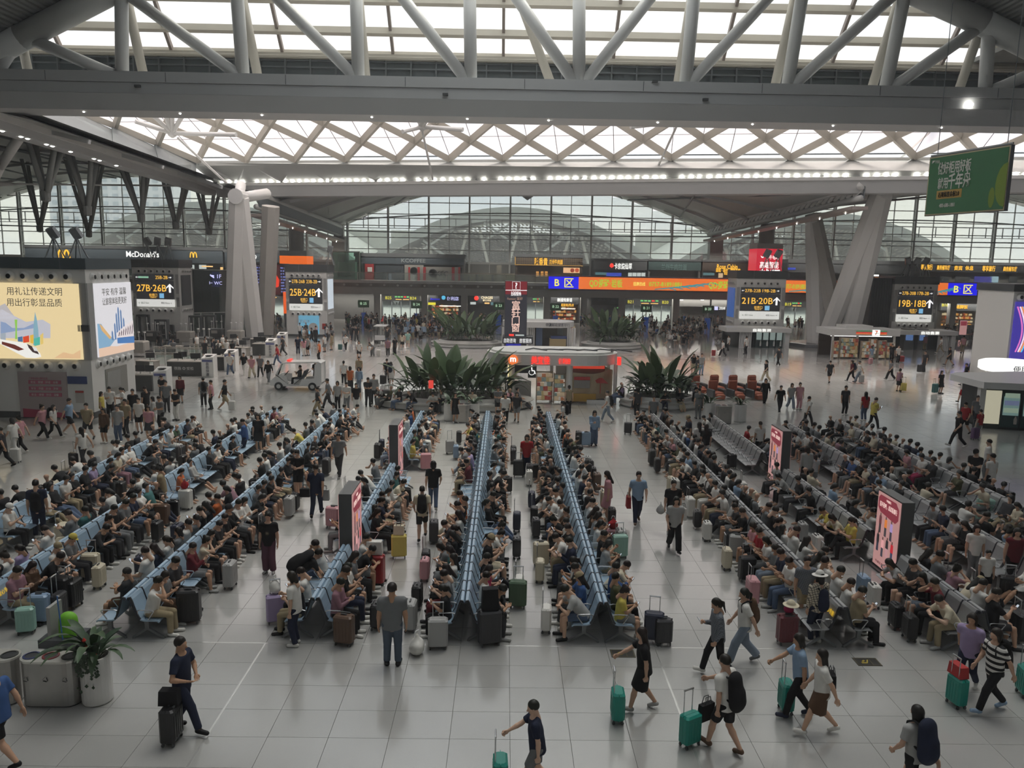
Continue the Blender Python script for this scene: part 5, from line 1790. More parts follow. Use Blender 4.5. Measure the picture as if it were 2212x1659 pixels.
# cloth banner round the right end with parasol print
mb = MB()
P = stadium(xk0,xk1-0.25,0.3,3.9,14)
pts =[(X(1238),0.25)]+[p for p in P[:11]]
vs_,fs =[],[]
for i,(a,b)in enumerate(pts):
 wv = 0.04*math.sin(i*2.1)
 vs_+=[(a,b+wv,0.25),(a,b-wv,1.9-0.1*math.sin(i*0.9))]
for i in range(len(pts)-1):
 fs.append((2*i,2*i+2,2*i+3,2*i+1))
cb = mb.add(vs_,fs).build('cloth_banner',col('sand_cloth',(188,168,138),0.9),mk)
MB().box(X(1238),X(1290),0.2,0.24,0.12,0.6).build('yellow_hem',col('mustard_cloth',(190,150,60)),cb)
MB().box(X(1241),X(1276),0.16,0.19,0.95,1.6).build('shop_print',col('banner_grey',(150,145,140)),cb)
MB().box(X(1241),X(1276),0.14,0.17,1.45,1.65).build('shop_print_header',col('banner_red',(185,60,60)),cb)
px_,pz_ = X(1300),1.25
MB().add([(px_-0.55,0.4,pz_),(px_-0.1,0.38,pz_+0.32),(px_+0.1,0.4,pz_+0.32),(px_+0.5,0.5,pz_-0.05),(px_+0.15,0.42,pz_-0.02)],[(0,4,3,2,1)]).build('parasol_print',col('banner_red',(185,60,60)),cb)
MB().box(px_-0.02,px_+0.02,0.37,0.4,0.6,pz_+0.1).build('parasol_pole_print',col('banner_red',(185,60,60)),cb)
MB().box(X(1241),X(1310),0.9,0.95,2.05,2.55).build('red_menu',em('red_menu',(190,60,40),0.8),mk)
MB().box(X(1241),X(1312),1.1,1.2,0,2.9).build('inner_wall',col('kiosk_inner',(150,148,142)),mk)
MB().prism(stadium(X(1236),xk1,0.05,4.15),0,0.25,'z').build('plinth',tower_w,mk)
MB().box(X(1112),X(1150),1.6,2.2,0,1.05).build('till_counter',white,mk)
# ---- information tower
it = thing('information_tower','tall dark advert tower with red question-mark head and pale vertical characters','advert tower',G(1115,766))
il = it.location.copy()
IY = il.y
X = lambda px:W(px,690,IY).x-il.x
Zi = lambda y:W(1113,y,IY).z
MB().box(X(1091),X(1137),0,1.6,Zi(730),Zi(608)).build('tower_screen',em('tower_screen',(46,46,54),0.8),it)
MB().box(X(1091)-0.05,X(1137)+0.05,0.02,1.65,0,Zi(607)).build('core',charcoal,it)
hd = MB().box(X(1091),X(1137),-0.05,0,Zi(636),Zi(608)).build('red_head',em('tower_red',(120,28,38),0.9),it)
MB().box(X(1091),X(1137),-0.07,-0.04,Zi(627)-0.03,Zi(627)+0.03).build('white_line',signwht,hd)
bx_ =(X(1091)+X(1137))/2
mb = MB()
s = 0.36
for a,b in(((-s,-s),(s,-s)),((s,-s),(s,s)),((s,s),(-s,s)),((-s,s),(-s,-s))):
 mb.bar((bx_+a[0],-0.07,Zi(617)+a[1]),(bx_+b[0],-0.07,Zi(617)+b[1]),0.02,0.06,(0,1,0))
mb.build('sign_frame',signwht,hd)
text('?',0.75,signwht,hd,(bx_,-0.08,Zi(617)),bold=0.02)
text('12306',0.45,signwht,hd,(bx_,-0.08,Zi(627)-0.25),width=0.85)
text('旅客服务',0.38,signwht,it,(bx_,-0.08,Zi(634)-0.05),width=0.95)
for k,c in enumerate('富轩门窗'):
 text(c,0.86,em('peach_letter',(235,195,180),1.0),it,(bx_,-0.04,Zi(659+16.2*k)),bold=0.01)
text('Fuxuan 富轩',0.3,em('beige_small',(190,150,130),0.9),it,(bx_-0.1,-0.04,Zi(645)),width=1.4)
MB().box(bx_-0.6,bx_-0.15,-0.05,0,Zi(724)-0.08,Zi(724)+0.1).build('red_tag',rsign,it)
MB().box(bx_+0.0,bx_+0.8,-0.05,0,Zi(724)-0.05,Zi(724)+0.06).build('caption',dimw,it)
MB().box(X(1086),X(1152),-0.3,1.9,Zi(742),Zi(727)).build('information_board',signblk,it)
text('自助咨询',0.46,signwht,it,(X(1102),-0.33,Zi(735)),width=1.1)
text('旅客服务',0.46,signwht,it,(X(1136),-0.33,Zi(735)),width=1.15)
MB().box(X(1094),X(1126),-0.12,0.0,Zi(757),Zi(741)).build('blue_screen',em('deep_blue_screen',(28,28,150),0.9),it)
# ---- post bank kiosk
pb = thing('bank_kiosk','white slatted post bank kiosk with rounded roof behind the information tower','kiosk',G(1195,754))
pl_ = pb.location.copy()
PY = pl_.y
X = lambda px:W(px,730,PY).x-pl_.x
Zp = lambda y:W(1190,y,PY).z
MB().prism(stadium(X(1085),X(1243),-0.3,4.4),Zp(708),Zp(696),'z').build('roof',white,pb)
MB().box(X(1092),X(1240),3.8,4.0,0,Zp(708)).build('back_wall',col('kiosk_back',(150,148,142)),pb)
ribbed(pb,X(1136),X(1156),0,Zp(708))
ribbed(pb,X(1225),X(1242),0,Zp(708))
ribbed(pb,X(1086),X(1092),0,Zp(708))
text('中国邮政储蓄银行',0.36,col('dark_letter',(60,60,80)),pb,(X(1204),-0.33,Zp(701)),width=2.4)
MB().add([(X(1188),-0.33,Zp(698)),(X(1186),-0.33,Zp(704)),(X(1190),-0.33,Zp(702))],[(0,1,2)]).build('bank_logo',col('dark_green',(40,90,70)),pb)
MB().box(X(1158),X(1172),0.4,0.5,0.3,2.4).build('poster_stand',col('bluish_poster',(105,125,160)),pb)
MB().box(X(1187),X(1222),-0.4,0.6,0,1.05).build('counter',col('beige_counter',(185,165,120)),pb)
MB().box(X(1190),X(1224),-0.3,0.5,1.05,1.3).build('counter_display',col('blue_notice',(62,78,128)),pb)
MB().box(X(1206),X(1218),1.6,1.7,1.3,2.5).build('white_screen',col('screen_pale',(165,175,175)),pb)
for px in(1086,1138,1241):
 MB().tube((X(px),-0.1,0),(X(px),-0.1,Zp(708)),0.1,8).build('post',white,pb)
 # ---- hanging banner at the right
hb = thing('hanging_banner','green double-sided advert banner hanging from the roof at the right','banner',(0,0,0))
c0,c1 = W(2008,345,41),W(2186,306,36.5)
d0,d1 = W(2001,468,41),W(2178,455,36.5)
cen =(c0+c1+d0+d1)/4
hb.location = cen
ax =(c1-c0)
ax.z = 0
L = ax.length
ax.normalize()
ht =((c0.z-d0.z)+(c1.z-d1.z))/2
rzb = math.atan2(ax.y,ax.x)
hb.rotation_euler =(0,0,rzb)
bgreen = col('banner_green',(72,132,88),0.5,var=0.1,scale=0.4)
MB().box(-L/2,L/2,-0.08,0.12,-ht/2,ht/2).build('banner_box',col('banner_edge',(120,120,125)),hb)
MB().box(-L/2+0.03,L/2-0.03,-0.1,-0.08,-ht/2+0.03,ht/2-0.03).build('border',col('banner_border',(215,200,160)),hb)
MB().box(-L/2+0.09,L/2-0.09,-0.12,-0.1,-ht/2+0.09,ht/2-0.09).build('green_face',bgreen,hb)
cw = col('banner_white',(240,238,228))
u = lambda a:-L/2+L*a
v = lambda b:-ht/2+ht*b
text('做好柜用好板',ht*0.21,cw,hb,(u(0.35),-0.13,v(0.78)),width=L*0.42,bold=0.015)
text('就用',ht*0.2,cw,hb,(u(0.22),-0.13,v(0.53)),width=L*0.13,bold=0.012)
text('千年舟',ht*0.27,cw,hb,(u(0.43),-0.13,v(0.55)),width=L*0.28,bold=0.02)
MB().box(u(0.15),u(0.475),-0.13,-0.12,v(0.27),v(0.41)).build('gold_label',col('gold_label',(205,165,85)),hb)
text('石墨烯黑金板2.0',ht*0.1,col('dark_letter2',(60,50,30)),hb,(u(0.31),-0.14,v(0.34)),width=L*0.27)
text('400-680-1881',ht*0.09,cw,hb,(u(0.30),-0.13,v(0.16)),width=L*0.2,bold=0.01)
text('千年舟',ht*0.06,cw,hb,(u(0.12),-0.13,v(0.90)),width=L*0.06)
MB().add([(u(0.045),-0.125,v(0.88)),(u(0.05),-0.125,v(0.93)),(u(0.09),-0.125,v(0.93)),(u(0.07),-0.125,v(0.90))],[(0,3,2,1)]).build('brand_mark',cw,hb)
leafg = col('banner_leaf',(140,165,60))
MB().prism([(u(0.86)+0.12*L*math.cos(a),v(0.4)+0.34*ht*math.sin(a))for a in[i*math.pi/8 for i in range(4,13)]],-0.125,-0.118,'y',M=Matrix.Translation((L*0.13,0,0))).build('leaf_print',leafg,hb)
MB().prism([(u(0.84)+0.035*L*math.cos(a),v(0.22)+0.16*ht*math.sin(a))for a in[i*math.pi/8 for i in range(16)]],-0.125,-0.118,'y').build('leaf_print',leafg,hb)
for xx in(-L/2+0.4,L/2-0.3):
 MB().tube((xx,0,ht/2),(xx,0,ht/2+10.0),0.02,5).build('wire',steel_d,hb)
MB().tube((-L/2,0,ht/2+0.06),(L/2,0,ht/2+0.06),0.05,6).build('top_pipe',steel,hb)
# ================================================================== SEATING
PITCH_S = 0.56
seat_blue = col('blue_seat_shell',(158,182,202),0.26,var=0.05)
seat_grey = col('grey_seat_shell',(158,160,161),0.34,var=0.05,metal=0.25)
strap = mat('black_strap',(0.02,0.022,0.03),0.5)
chrome = mat('bench_chrome',(0.55,0.56,0.57),0.25,metal=0.8)
bench_dark = mat('bench_frame',(0.16,0.165,0.17),0.45,metal=0.3)
def ribbon(prof,y0,y1,th):
 """profile (x, z) thickened and swept along y"""
 n = len(prof)
 up,dn =[],[]
 for i,p in enumerate(prof):
  a = prof[max(0,i-1)]
  b = prof[min(n-1,i+1)]
  dx,dz = b[0]-a[0],b[1]-a[1]
  l_ = math.hypot(dx,dz)
  up.append((p[0]-dz/l_*th/2,p[1]+dx/l_*th/2))
  dn.append((p[0]+dz/l_*th/2,p[1]-dx/l_*th/2))
 poly = up+dn[::-1]
 mb = MB()
 N = len(poly)
 vs_ =[(p[0],y0,p[1])for p in poly]+[(p[0],y1,p[1])for p in poly]
 fs =[]
 for i in range(n-1):
  j = N-1-i
  fs+=[(i,i+1,j-1,j),(N+j,N+j-1,N+i+1,N+i)]
 fs+=[(i,N+i,N+(i+1)%N,(i+1)%N)for i in range(N)]
 return mb.add(vs_,fs)
BACKP =[(0.035,0.90),(0.05,0.945),(0.085,0.955),(0.115,0.90),(0.155,0.76),(0.20,0.62),(0.25,0.50),(0.285,0.455)]
SEATP =[(0.285,0.445),(0.36,0.425),(0.47,0.422),(0.58,0.425),(0.66,0.42),(0.70,0.39)]
hw_ = PITCH_S/2-0.018
def bench_meshes(m,tag_):
 d ={}
 d['backrest'] = ribbon(BACKP,-hw_,hw_,0.035).mesh('backrest',m)
 d['seat'] = ribbon(SEATP,-hw_,hw_,0.03).mesh('seat',m)
 return d
bm ={'blue':bench_meshes(seat_blue,'blue'),'grey':bench_meshes(seat_grey,'grey')}
mb = ribbon([(p[0]+0.004,p[1]+0.006)for p in BACKP],-0.02,0.02,0.04)
for i in range(len(mb.m)):
 mb.m[i] = 0
k0 = len(mb.f)
mb.path([(0.24,0,0.47),(0.235,0,0.655),(0.30,0,0.675),(0.56,0,0.665),(0.585,0,0.64),(0.46,0,0.45)],0.013,6,mi=1)
arm_me = mb.mesh('armrest',[strap,chrome])
mb = MB()
mb.bar((0.42,0,0.40),(0.42,0,0.22),0.07,0.09).bar((0.42,0,0.24),(0.10,0,0.03),0.05,0.05).bar((0.42,0,0.24),(0.76,0,0.03),0.05,0.05)
mb.lathe([(0.03,0),(0.03,0.02),(0.015,0.03)],8,(0.10,0,0)).lathe([(0.03,0),(0.03,0.02),(0.015,0.03)],8,(0.76,0,0))
leg_me = mb.mesh('leg',bench_dark)
beam_me ={}
ORD =['first','second','third','fourth','fifth','sixth','seventh','eighth','ninth','tenth','eleventh','twelfth','thirteenth','fourteenth','fifteenth','sixteenth','seventeenth','eighteenth','nineteenth','twentieth','twenty-first','twenty-second','twenty-third','twenty-fourth','twenty-fifth','twenty-sixth','twenty-seventh','twenty-eighth','twenty-ninth','thirtieth','thirty-first','thirty-second','thirty-third','thirty-fourth','thirty-fifth','thirty-sixth','thirty-seventh','thirty-eighth','thirty-ninth','fortieth','forty-first','forty-second','forty-third','forty-fourth']
def bench(n,kind,x,y,side,label,group):
 t = thing('airport_bench',label,'bench',(x,y,0),0.0 if side>0 else math.pi,group)
 s = 1 if side>0 else-1
 for i in range(n):
  yy = s*(i+0.5)*PITCH_S
  obj('backrest',bm[kind]['backrest'],t,(0,yy,0))
  obj('seat',bm[kind]['seat'],t,(0,yy,0))
 for i in range(n+1):
  obj('armrest',arm_me,t,(0,s*min(max(i*PITCH_S,0.02),n*PITCH_S-0.02),0))
 for i in sorted({0.12,n/2,n-0.12}):
  obj('leg',leg_me,t,(0,s*i*PITCH_S,0))
 if n not in beam_me:
  beam_me[n] = MB().box(0.37,0.47,0.02,n*PITCH_S-0.02,0.36,0.41).mesh('beam',bench_dark)
 obj('beam',beam_me[n],t,(0,0 if s>0 else-n*PITCH_S,0))
 return t
ROWS =[(-14.55,'blue',[(21.0,[5,5,5,5,5])],'first'),(-11.5,'blue',[(16.4,[5,5,5,5,5,5,5,4])],'second'),(-8.2,'blue',[(15.95,[5,5,5,5,5,5,5,5])],'third'),(-4.1,'blue',[(16.05,[6]),(21.1,[6,6]),(30.3,[5,5,4])],'fourth'),(-0.8,'blue',[(16.0,[5,5,5,5,5,5,5,5])],'fifth'),(2.27,'blue',[(16.0,[5,5,5,5,5,5,5,5])],'sixth'),(7.55,'grey',[(15.9,[5,5,5,5,5,5,5,5])],'seventh'),(10.55,'grey',[(15.8,[6]),(21.0,[6,6]),(30.2,[5,5,4])],'eighth'),(13.75,'grey',[(16.8,[5,5,5,5,5,5,5])],'ninth'),(16.6,'grey',[(20.5,[5,5,5,5,5,5])],'tenth')]
SLOTS =[]
for ri,(x,kind,segs,rn_)in enumerate(ROWS):
 for side in(-1,1):
  ui,si = 0,0
  for y0,sizes in segs:
   y = y0
   for n in sizes:
    lab = '%s bench, %s unit from the photographer, %s side of the %s seat row'%(kind,ORD[ui],'left' if side<0 else 'right',rn_)
    bench(n,kind,x-side*0.012,y,side,lab,'%s seat benches'%kind)
    for i in range(n):
     SLOTS.append(dict(x=x+side*0.44,y=y+(i+0.5)*PITCH_S,side=side,row=ri,idx=si,rown=rn_,kind=kind))
     si+=1
    y+=n*PITCH_S
    ui+=1
    # far waiting benches on the right, seen from the front
for k,(px,py,n,lab)in enumerate(((1990,742,5,'grey bench in the far waiting area just right of the ticket machines'),(2040,740,6,'grey bench in the far waiting area, front row below the pink lightbox'),(2095,742,5,'grey bench in the far waiting area, front row right of the pink lightbox'),(2050,726,6,'grey bench in the far waiting area, middle row'),(2110,727,6,'grey bench in the far waiting area, middle row at the right'),(2065,716,6,'grey bench in the far waiting area, back row'),(2125,718,6,'grey bench in the far waiting area, back row at the right'),(1520,722,6,'long grey bench row in the dark bay beside the washroom signs'),(1570,735,6,'long grey bench row end nearest the arched kiosk'),(870,724,5,'blue bench far back beside the parked cart'),(935,722,5,'blue bench far back left of the far planter'))):
 p = G(px,py)
 t = bench(n,'blue' if 'blue' in lab else 'grey',p.x,p.y,1,lab,'far waiting benches')
 t.rotation_euler =(0,0,-math.pi/2 if k<7 else(2.6 if k in(7,8)else-1.2))
 # yellow priority-seat lettering on the row ends
prio = em('priority_yellow',(235,190,50),0.8)  # printed lettering, its brightness put in as glow
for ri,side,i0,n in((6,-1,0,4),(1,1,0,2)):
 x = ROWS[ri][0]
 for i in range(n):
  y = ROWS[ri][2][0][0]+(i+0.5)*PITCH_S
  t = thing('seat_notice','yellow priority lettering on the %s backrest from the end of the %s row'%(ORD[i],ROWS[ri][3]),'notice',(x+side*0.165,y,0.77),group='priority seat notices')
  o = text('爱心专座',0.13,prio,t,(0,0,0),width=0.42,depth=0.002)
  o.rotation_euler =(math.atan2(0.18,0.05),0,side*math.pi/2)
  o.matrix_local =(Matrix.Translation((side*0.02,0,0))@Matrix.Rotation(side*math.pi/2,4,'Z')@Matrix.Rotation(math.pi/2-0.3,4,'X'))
  # ---- pink lightboxes between the seats
lb_pink = em('lightbox_pink',(218,164,160),0.60)
lb_red = em('lightbox_red',(160,66,80),0.6)
for k,(x,y,side,lab)in enumerate(((-4.15,20.25,1,'pink lightbox advert in the fourth row, closest to the photographer'),(-4.15,29.1,1,'pink lightbox advert in the fourth row, far one'),(10.75,29.0,-1,'pink lightbox advert in the eighth row, far one'),(10.75,20.15,-1,'pink lightbox advert in the eighth row, with seven printed figures, close one'))):
 t = thing('lightbox',lab,'lightbox',(x,y,0),group='pink lightbox adverts')
 hh,ln,th = 2.25,1.30,0.34
 MB().box(-th/2,th/2,-ln/2,ln/2,0.05,hh).build('casing',col('lightbox_casing',(86,88,88),0.4),t)
 MB().box(-th/2-0.1,th/2+0.1,-ln/2-0.05,ln/2+0.05,0,0.06).build('foot_plate',bench_dark,t)
 for s in(-1,1):
  xf = s*(th/2)
  f = MB().box(min(xf,xf+s*0.02),max(xf,xf+s*0.02),-ln/2+0.04,ln/2-0.04,0.12,hh-0.04).build('lit_face',lb_pink,t)
  if s!=side:
   continue
  xx = xf+s*0.024
  U = lambda a:(a-0.5)*(ln-0.08)*s
  V = lambda b:0.12+(hh-0.16)*b
  MB().add([(xx,U(a),V(b))for a,b in((0.12,0.97),(0.82,0.97),(0.96,0.90),(0.96,0.76),(0.84,0.70),(0.16,0.74),(0.04,0.80),(0.04,0.92))],[tuple(range(8))]).build('red_plaque',lb_red,f)
  tx = text('招不招呼，试试看都行',0.16,em('pale_pink_letter',(250,215,205),0.9),f,(xx+s*0.004,0,V(0.85)),rz=s*math.pi/2,width=0.95,depth=0.002)
  text('中信银行',0.08,em('pale_pink_letter',(250,215,205),0.9),f,(xx+s*0.004,0,V(0.93)),rz=s*math.pi/2,width=0.25,depth=0.002)
  for i,(a,b,c1,c2)in enumerate(((0.2,0.56,(110,60,65),(60,55,60)),(0.45,0.55,(225,130,60),(70,65,70)),(0.70,0.54,(175,150,200),(70,65,75)),(0.16,0.30,(45,42,46),(50,55,70)),(0.38,0.26,(235,170,170),(70,70,80)),(0.58,0.29,(50,48,52),(200,150,155)),(0.80,0.28,(200,50,60),(60,70,95)))):
   for(u0,u1,v0,v1,c)in((-0.06,0.06,0.02,0.13,c1),(-0.05,0.05,-0.10,0.02,c2),(-0.025,0.025,0.13,0.17,(90,65,60))):
    MB().add([(xx+s*0.002,U(a+u0),V(b+v0)),(xx+s*0.002,U(a+u1),V(b+v0)),(xx+s*0.002,U(a+u1*0.9),V(b+v1)),(xx+s*0.002,U(a+u0*0.9),V(b+v1))],[(0,1,2,3)]).build('figure_print',em('print_%d_%d_%d'%c,c,0.8),f)
  text('专属礼遇 扫码了解',0.08,em('print_110_60_65',(110,60,65),0.8),f,(xx+s*0.004,0,V(0.06)),rz=s*math.pi/2,width=0.9,depth=0.002)
  # pink lightboxes in the far waiting area
for k,(px,py)in enumerate(((2077,728),(2167,736))):
 p = G(px,py)
 t = thing('lightbox','pink lightbox in the far waiting area, %s'%('by the snack shop','by the lottery shop')[k],'lightbox',(p.x,p.y,0),group='far pink lightboxes')
 MB().box(-0.5,0.5,-0.15,0.15,0,2.2).build('casing',col('lightbox_casing',(86,88,88),0.4),t)
 f = MB().box(-0.46,0.46,-0.18,-0.15,0.1,2.15).build('lit_face',lb_pink,t)
 MB().box(-0.4,0.4,-0.2,-0.18,1.5,2.05).build('red_plaque',lb_red,f)
 # floor signs in front of the rows
for k,(px,py,lab)in enumerate(((1345,1412,'dark floor sign plate half hidden by the woman in black'),(1873,1430,'dark floor sign plate in front of the seventh row'))):
 p = G(px,py)
 t = thing('floor_sign',lab,'floor sign',(p.x,p.y,0),group='floor signs')
 MB().box(-0.26,0.26,-0.17,0.17,0.0,0.006).build('plate',col('plate_dark',(48,46,42),0.5),t)
 mb = MB()
 for a,b in(((-0.24,-0.15),(0.24,-0.15)),((0.24,-0.15),(0.24,0.15)),((0.24,0.15),(-0.24,0.15)),((-0.24,0.15),(-0.24,-0.15)),((0.08,-0.13),(0.08,0.13))):
  mb.bar((a[0],a[1],0.007),(b[0],b[1],0.007),0.01,0.003)
 mb.build('border_print',col('plate_line',(110,100,70)),t)
 mb = MB()
 mb.bar((-0.14,-0.05,0.008),(-0.02,-0.05,0.008),0.05,0.003).bar((-0.02,-0.05,0.008),(0.04,0.08,0.008),0.03,0.003).bar((-0.1,0.0,0.008),(-0.04,0.06,0.008),0.04,0.003)
 mb.build('symbol_print',col('plate_yellow',(170,150,60)),t)
 # orange massage chairs
mch = None
for k,(px,py,rz_)in enumerate(((1560,856,0.3),(1592,862,0.3),(1624,868,0.3),(1552,840,0.3),(1578,843,0.3),(1606,848,0.3),(1632,852,0.3))):
 p = G(1590,862)+Vector(((-1.3,0,1.3,-1.9,-.6,.7,2.0)[k],(0,.1,.2,2.2,2.3,2.4,2.5)[k],0))
 t = thing('massage_chair','orange leather massage chair, %s in the cluster right of the right planter'%('front row left','front row middle','front row right','back row first','back row second','back row third','back row last')[k],'chair',(p.x,p.y,0),rz_,'orange massage chairs')
 om = col('orange_leather',(168,92,66),0.45)
 MB().rbox((0,0,0.28),(0.72,0.8,0.36),0.06).build('seat',om,t)
 MB().rbox((0,0.42,0.75),(0.66,0.22,0.85),0.08).build('backrest',om,t)
 for s in(-1,1):
  MB().rbox((s*0.4,0,0.38),(0.16,0.85,0.56),0.05).build('armrest',charcoal,t)
 MB().rbox((0,-0.5,0.2),(0.6,0.3,0.34),0.06).build('leg_rest',om,t)
 # ================================================================== PEOPLE: shapes
class Field:
 """distance field on a grid; limbs are blended round cones, the surface is drawn at zero"""
 def __init__(s,lo,hi,h):
  s.h = h
  s.o = np.array(lo,float)-3*h
  s.n = np.ceil((np.array(hi,float)+3*h-s.o)/h).astype(int)+1
  s.F = np.full(s.n,0.4,np.float32)
 def cone(s,a,b,ra,rb,flat=None,k=0.03,cuts=()):
  a,b = np.array(a,float),np.array(b,float)
  r = max(ra,rb)+k+2*s.h
  i0 = np.maximum(np.floor((np.minimum(a,b)-r-s.o)/s.h).astype(int),0)
  i1 = np.minimum(np.ceil((np.maximum(a,b)+r-s.o)/s.h).astype(int)+1,s.n)
  if(i1<=i0).any():
   return s
  sl_ = tuple(slice(p,q)for p,q in zip(i0,i1))
  ax =[s.o[d]+s.h*np.arange(i0[d],i1[d])for d in range(3)]
  P = np.stack(np.meshgrid(*ax,indexing='ij'),-1)
  Q = P-a
  ab = b-a
  sc = 1.0
  if flat is not None:
   n_,sc = np.array(flat[0],float),flat[1]
   Q = Q+n_*((Q@n_)[...,None]*(1/sc-1))
   ab = ab+n_*((ab@n_)*(1/sc-1))
  t = np.clip((Q@ab)/max(ab@ab,1e-9),0,1)
  d = np.linalg.norm(Q-t[...,None]*ab,axis=-1)-(ra+(rb-ra)*t)
  if sc!=1.0:
   d = d*sc
  for q,n_ in cuts:
   d = np.maximum(d,(P-np.array(q,float))@np.array(n_,float))
  S = s.F[sl_]
  hh = np.clip(0.5+0.5*(S-d)/k,0,1)
  s.F[sl_] = S+(d-S)*hh-k*hh*(1-hh)
  return s
 def cut(s,q,n_):
  ax =[s.o[d]+s.h*np.arange(s.n[d])for d in range(3)]
  P = np.stack(np.meshgrid(*ax,indexing='ij'),-1)
  s.F = np.maximum(s.F,((P-np.array(q,float))@np.array(n_,float)).astype(np.float32))
  return s
 def surface(s):
  F = s.F
  neg = F<0
  nx,ny,nz = F.shape
  acc = np.zeros((nx-1,ny-1,nz-1,3))
  cnt = np.zeros((nx-1,ny-1,nz-1))
  C =[(i,j,k)for i in(0,1)for j in(0,1)for k in(0,1)]
  sub ={c:F[c[0]:nx-1+c[0],c[1]:ny-1+c[1],c[2]:nz-1+c[2]]for c in C}
  for c in C:
   for d in range(3):
    if c[d]==0:
     e = list(c)
     e[d] = 1
     f0,f1 = sub[c],sub[tuple(e)]
     m_ =(f0<0)!=(f1<0)
     t = np.where(m_,f0/np.where(m_,f0-f1,1),0)
     for q in range(3):
      acc[...,q]+=np.where(m_,c[q]+(t if q==d else 0),0)
     cnt+=m_
  act = cnt>0
  idx = -np.ones(act.shape,int)
  idx[act] = np.arange(act.sum())
  cells = np.argwhere(act)
  V = s.o+s.h*(cells+acc[act]/cnt[act][:,None])
  quads =[]
  for d in range(3):
   e =[0,0,0]
   e[d] = 1
   a = neg[:nx-e[0],:ny-e[1],:nz-e[2]]
   b = neg[e[0]:,e[1]:,e[2]:]
   ij = np.argwhere(a!=b)
   u,w =(d+1)%3,(d+2)%3
   ok =(ij[:,u]>0)&(ij[:,w]>0)&(ij[:,u]<F.shape[u]-1)&(ij[:,w]<F.shape[w]-1)
   ij = ij[ok]
   fl = a[tuple(ij.T)]
   def at(du,dw):
    q = ij.copy()
    q[:,u]-=du
    q[:,w]-=dw
    return idx[tuple(q.T)]
   q = np.stack([at(1,1),at(0,1),at(0,0),at(1,0)],1)
   q[~fl] = q[~fl][:,::-1]
   quads.append(q)
  return V,np.concatenate(quads)
def np_mesh(name,parts,mats,smooth=True):
 """parts: list of (verts, quads, material index)"""
 V,Fq,mi,o =[],[],[],0
 for v,f,m in parts:
  V.append(v)
  Fq.append(np.asarray(f)+o)
  mi.append(np.full(len(f),m))
  o+=len(v)
 V,Fq,mi = np.concatenate(V),np.concatenate(Fq),np.concatenate(mi)
 me = bpy.data.meshes.new(name)
 me.vertices.add(len(V))
 me.vertices.foreach_set('co',V.astype(np.float32).ravel())
 me.loops.add(Fq.size)
 me.loops.foreach_set('vertex_index',Fq.astype(np.int32).ravel())
 me.polygons.add(len(Fq))
 me.polygons.foreach_set('loop_start',(np.arange(len(Fq))*4).astype(np.int32))
 me.polygons.foreach_set('material_index',mi.astype(np.int32))
 me.polygons.foreach_set('use_smooth',np.full(len(Fq),smooth))
 for m in mats:
  me.materials.append(m)
 me.update(calc_edges=True)
 return me
def ik(a,t,l1,l2,pole):
 a,t,pole = np.array(a,float),np.array(t,float),np.array(pole,float)
 d = t-a
 L = np.linalg.norm(d)
 if L>(l1+l2)*0.995:
  t = a+d/L*(l1+l2)*0.995
  d = t-a
  L = np.linalg.norm(d)
 u = d/L
 x =(l1*l1-l2*l2+L*L)/(2*L)
 h = math.sqrt(max(0,l1*l1-x*x))
 p = pole-u*(pole@u)
 p/=max(np.linalg.norm(p),1e-6)
 return a+u*x+p*h,t
def pose(pelvis,lean,hands,feet,kneepole=((0,1,0.1),(0,1,0.1)),elbow=((0.5,-0.8,-0.3),(-0.5,-0.8,-0.3)),head=0.0,turn=0.0,toe=None,sway=0.0):
 """forward is +Y, right is +X; lean and head in degrees; index 0 is the right side"""
 J ={}
 p = np.array(pelvis,float)
 ln = RAD(lean)
 up = np.array((math.sin(sway),math.sin(ln),math.cos(ln)))
 up/=np.linalg.norm(up)
 fw = np.array((0,math.cos(ln),-math.sin(ln)))
 J['p'],J['up'],J['fw'] = p,up,fw
 J['c'] = p+up*0.34
 J['n'] = p+up*0.50
 hl = RAD(lean*0.6+head*0.5)
 nu = np.array((0,math.sin(hl),math.cos(hl)))
 J['h'] = J['n']+nu*0.175
 hp = RAD(head+lean*0.25)
 J['hm'] = Matrix.Translation(Vector(J['h']))@Matrix.Rotation(RAD(turn),4,'Z')@Matrix.Rotation(-hp,4,'X')
 J['sh'] =[p+up*0.445+np.array((s*0.188,0,0))for s in(1,-1)]
 J['hip'] =[p+np.array((s*0.088,0,-0.035))for s in(1,-1)]
 J['el'],J['wr'],J['kn'],J['an'],J['to'] =[],[],[],[],[]
 for i in(0,1):
  e,w = ik(J['sh'][i],hands[i],0.285,0.25,elbow[i])
  J['el'].append(e)
  J['wr'].append(w)
  k,a = ik(J['hip'][i],feet[i],0.43,0.415,kneepole[i])
  J['kn'].append(k)
  J['an'].append(a)
  td = np.array(toe[i]if toe else(0.03*(1,-1)[i],0.16,-0.035),float)
  J['to'].append(a+td)
 return J
def mirror(J):
 m = np.array((-1,1,1))
 K ={}
 for q,v in J.items():
  if q=='hm':
   S = Matrix.Diagonal((-1,1,1,1))
   K[q] = S@v@S
  elif isinstance(v,list):
   K[q] =[x*m for x in v[::-1]]
  else:
   K[q] = v*m
 return K
POSES ={}
POSES['stand'] = pose((0,0,.93),1,((.25,.03,.80),(-.25,.03,.80)),((.10,0,.07),(-.10,.02,.07)),head=6)
POSES['phone'] = pose((0,0,.93),3,((.06,.30,1.17),(-.25,.02,.80)),((.10,.02,.07),(-.10,-.03,.07)),head=24)
POSES['phone2'] = pose((0,0,.93),4,((.06,.29,1.12),(-.06,.29,1.10)),((.11,0,.07),(-.11,.03,.07)),head=28)
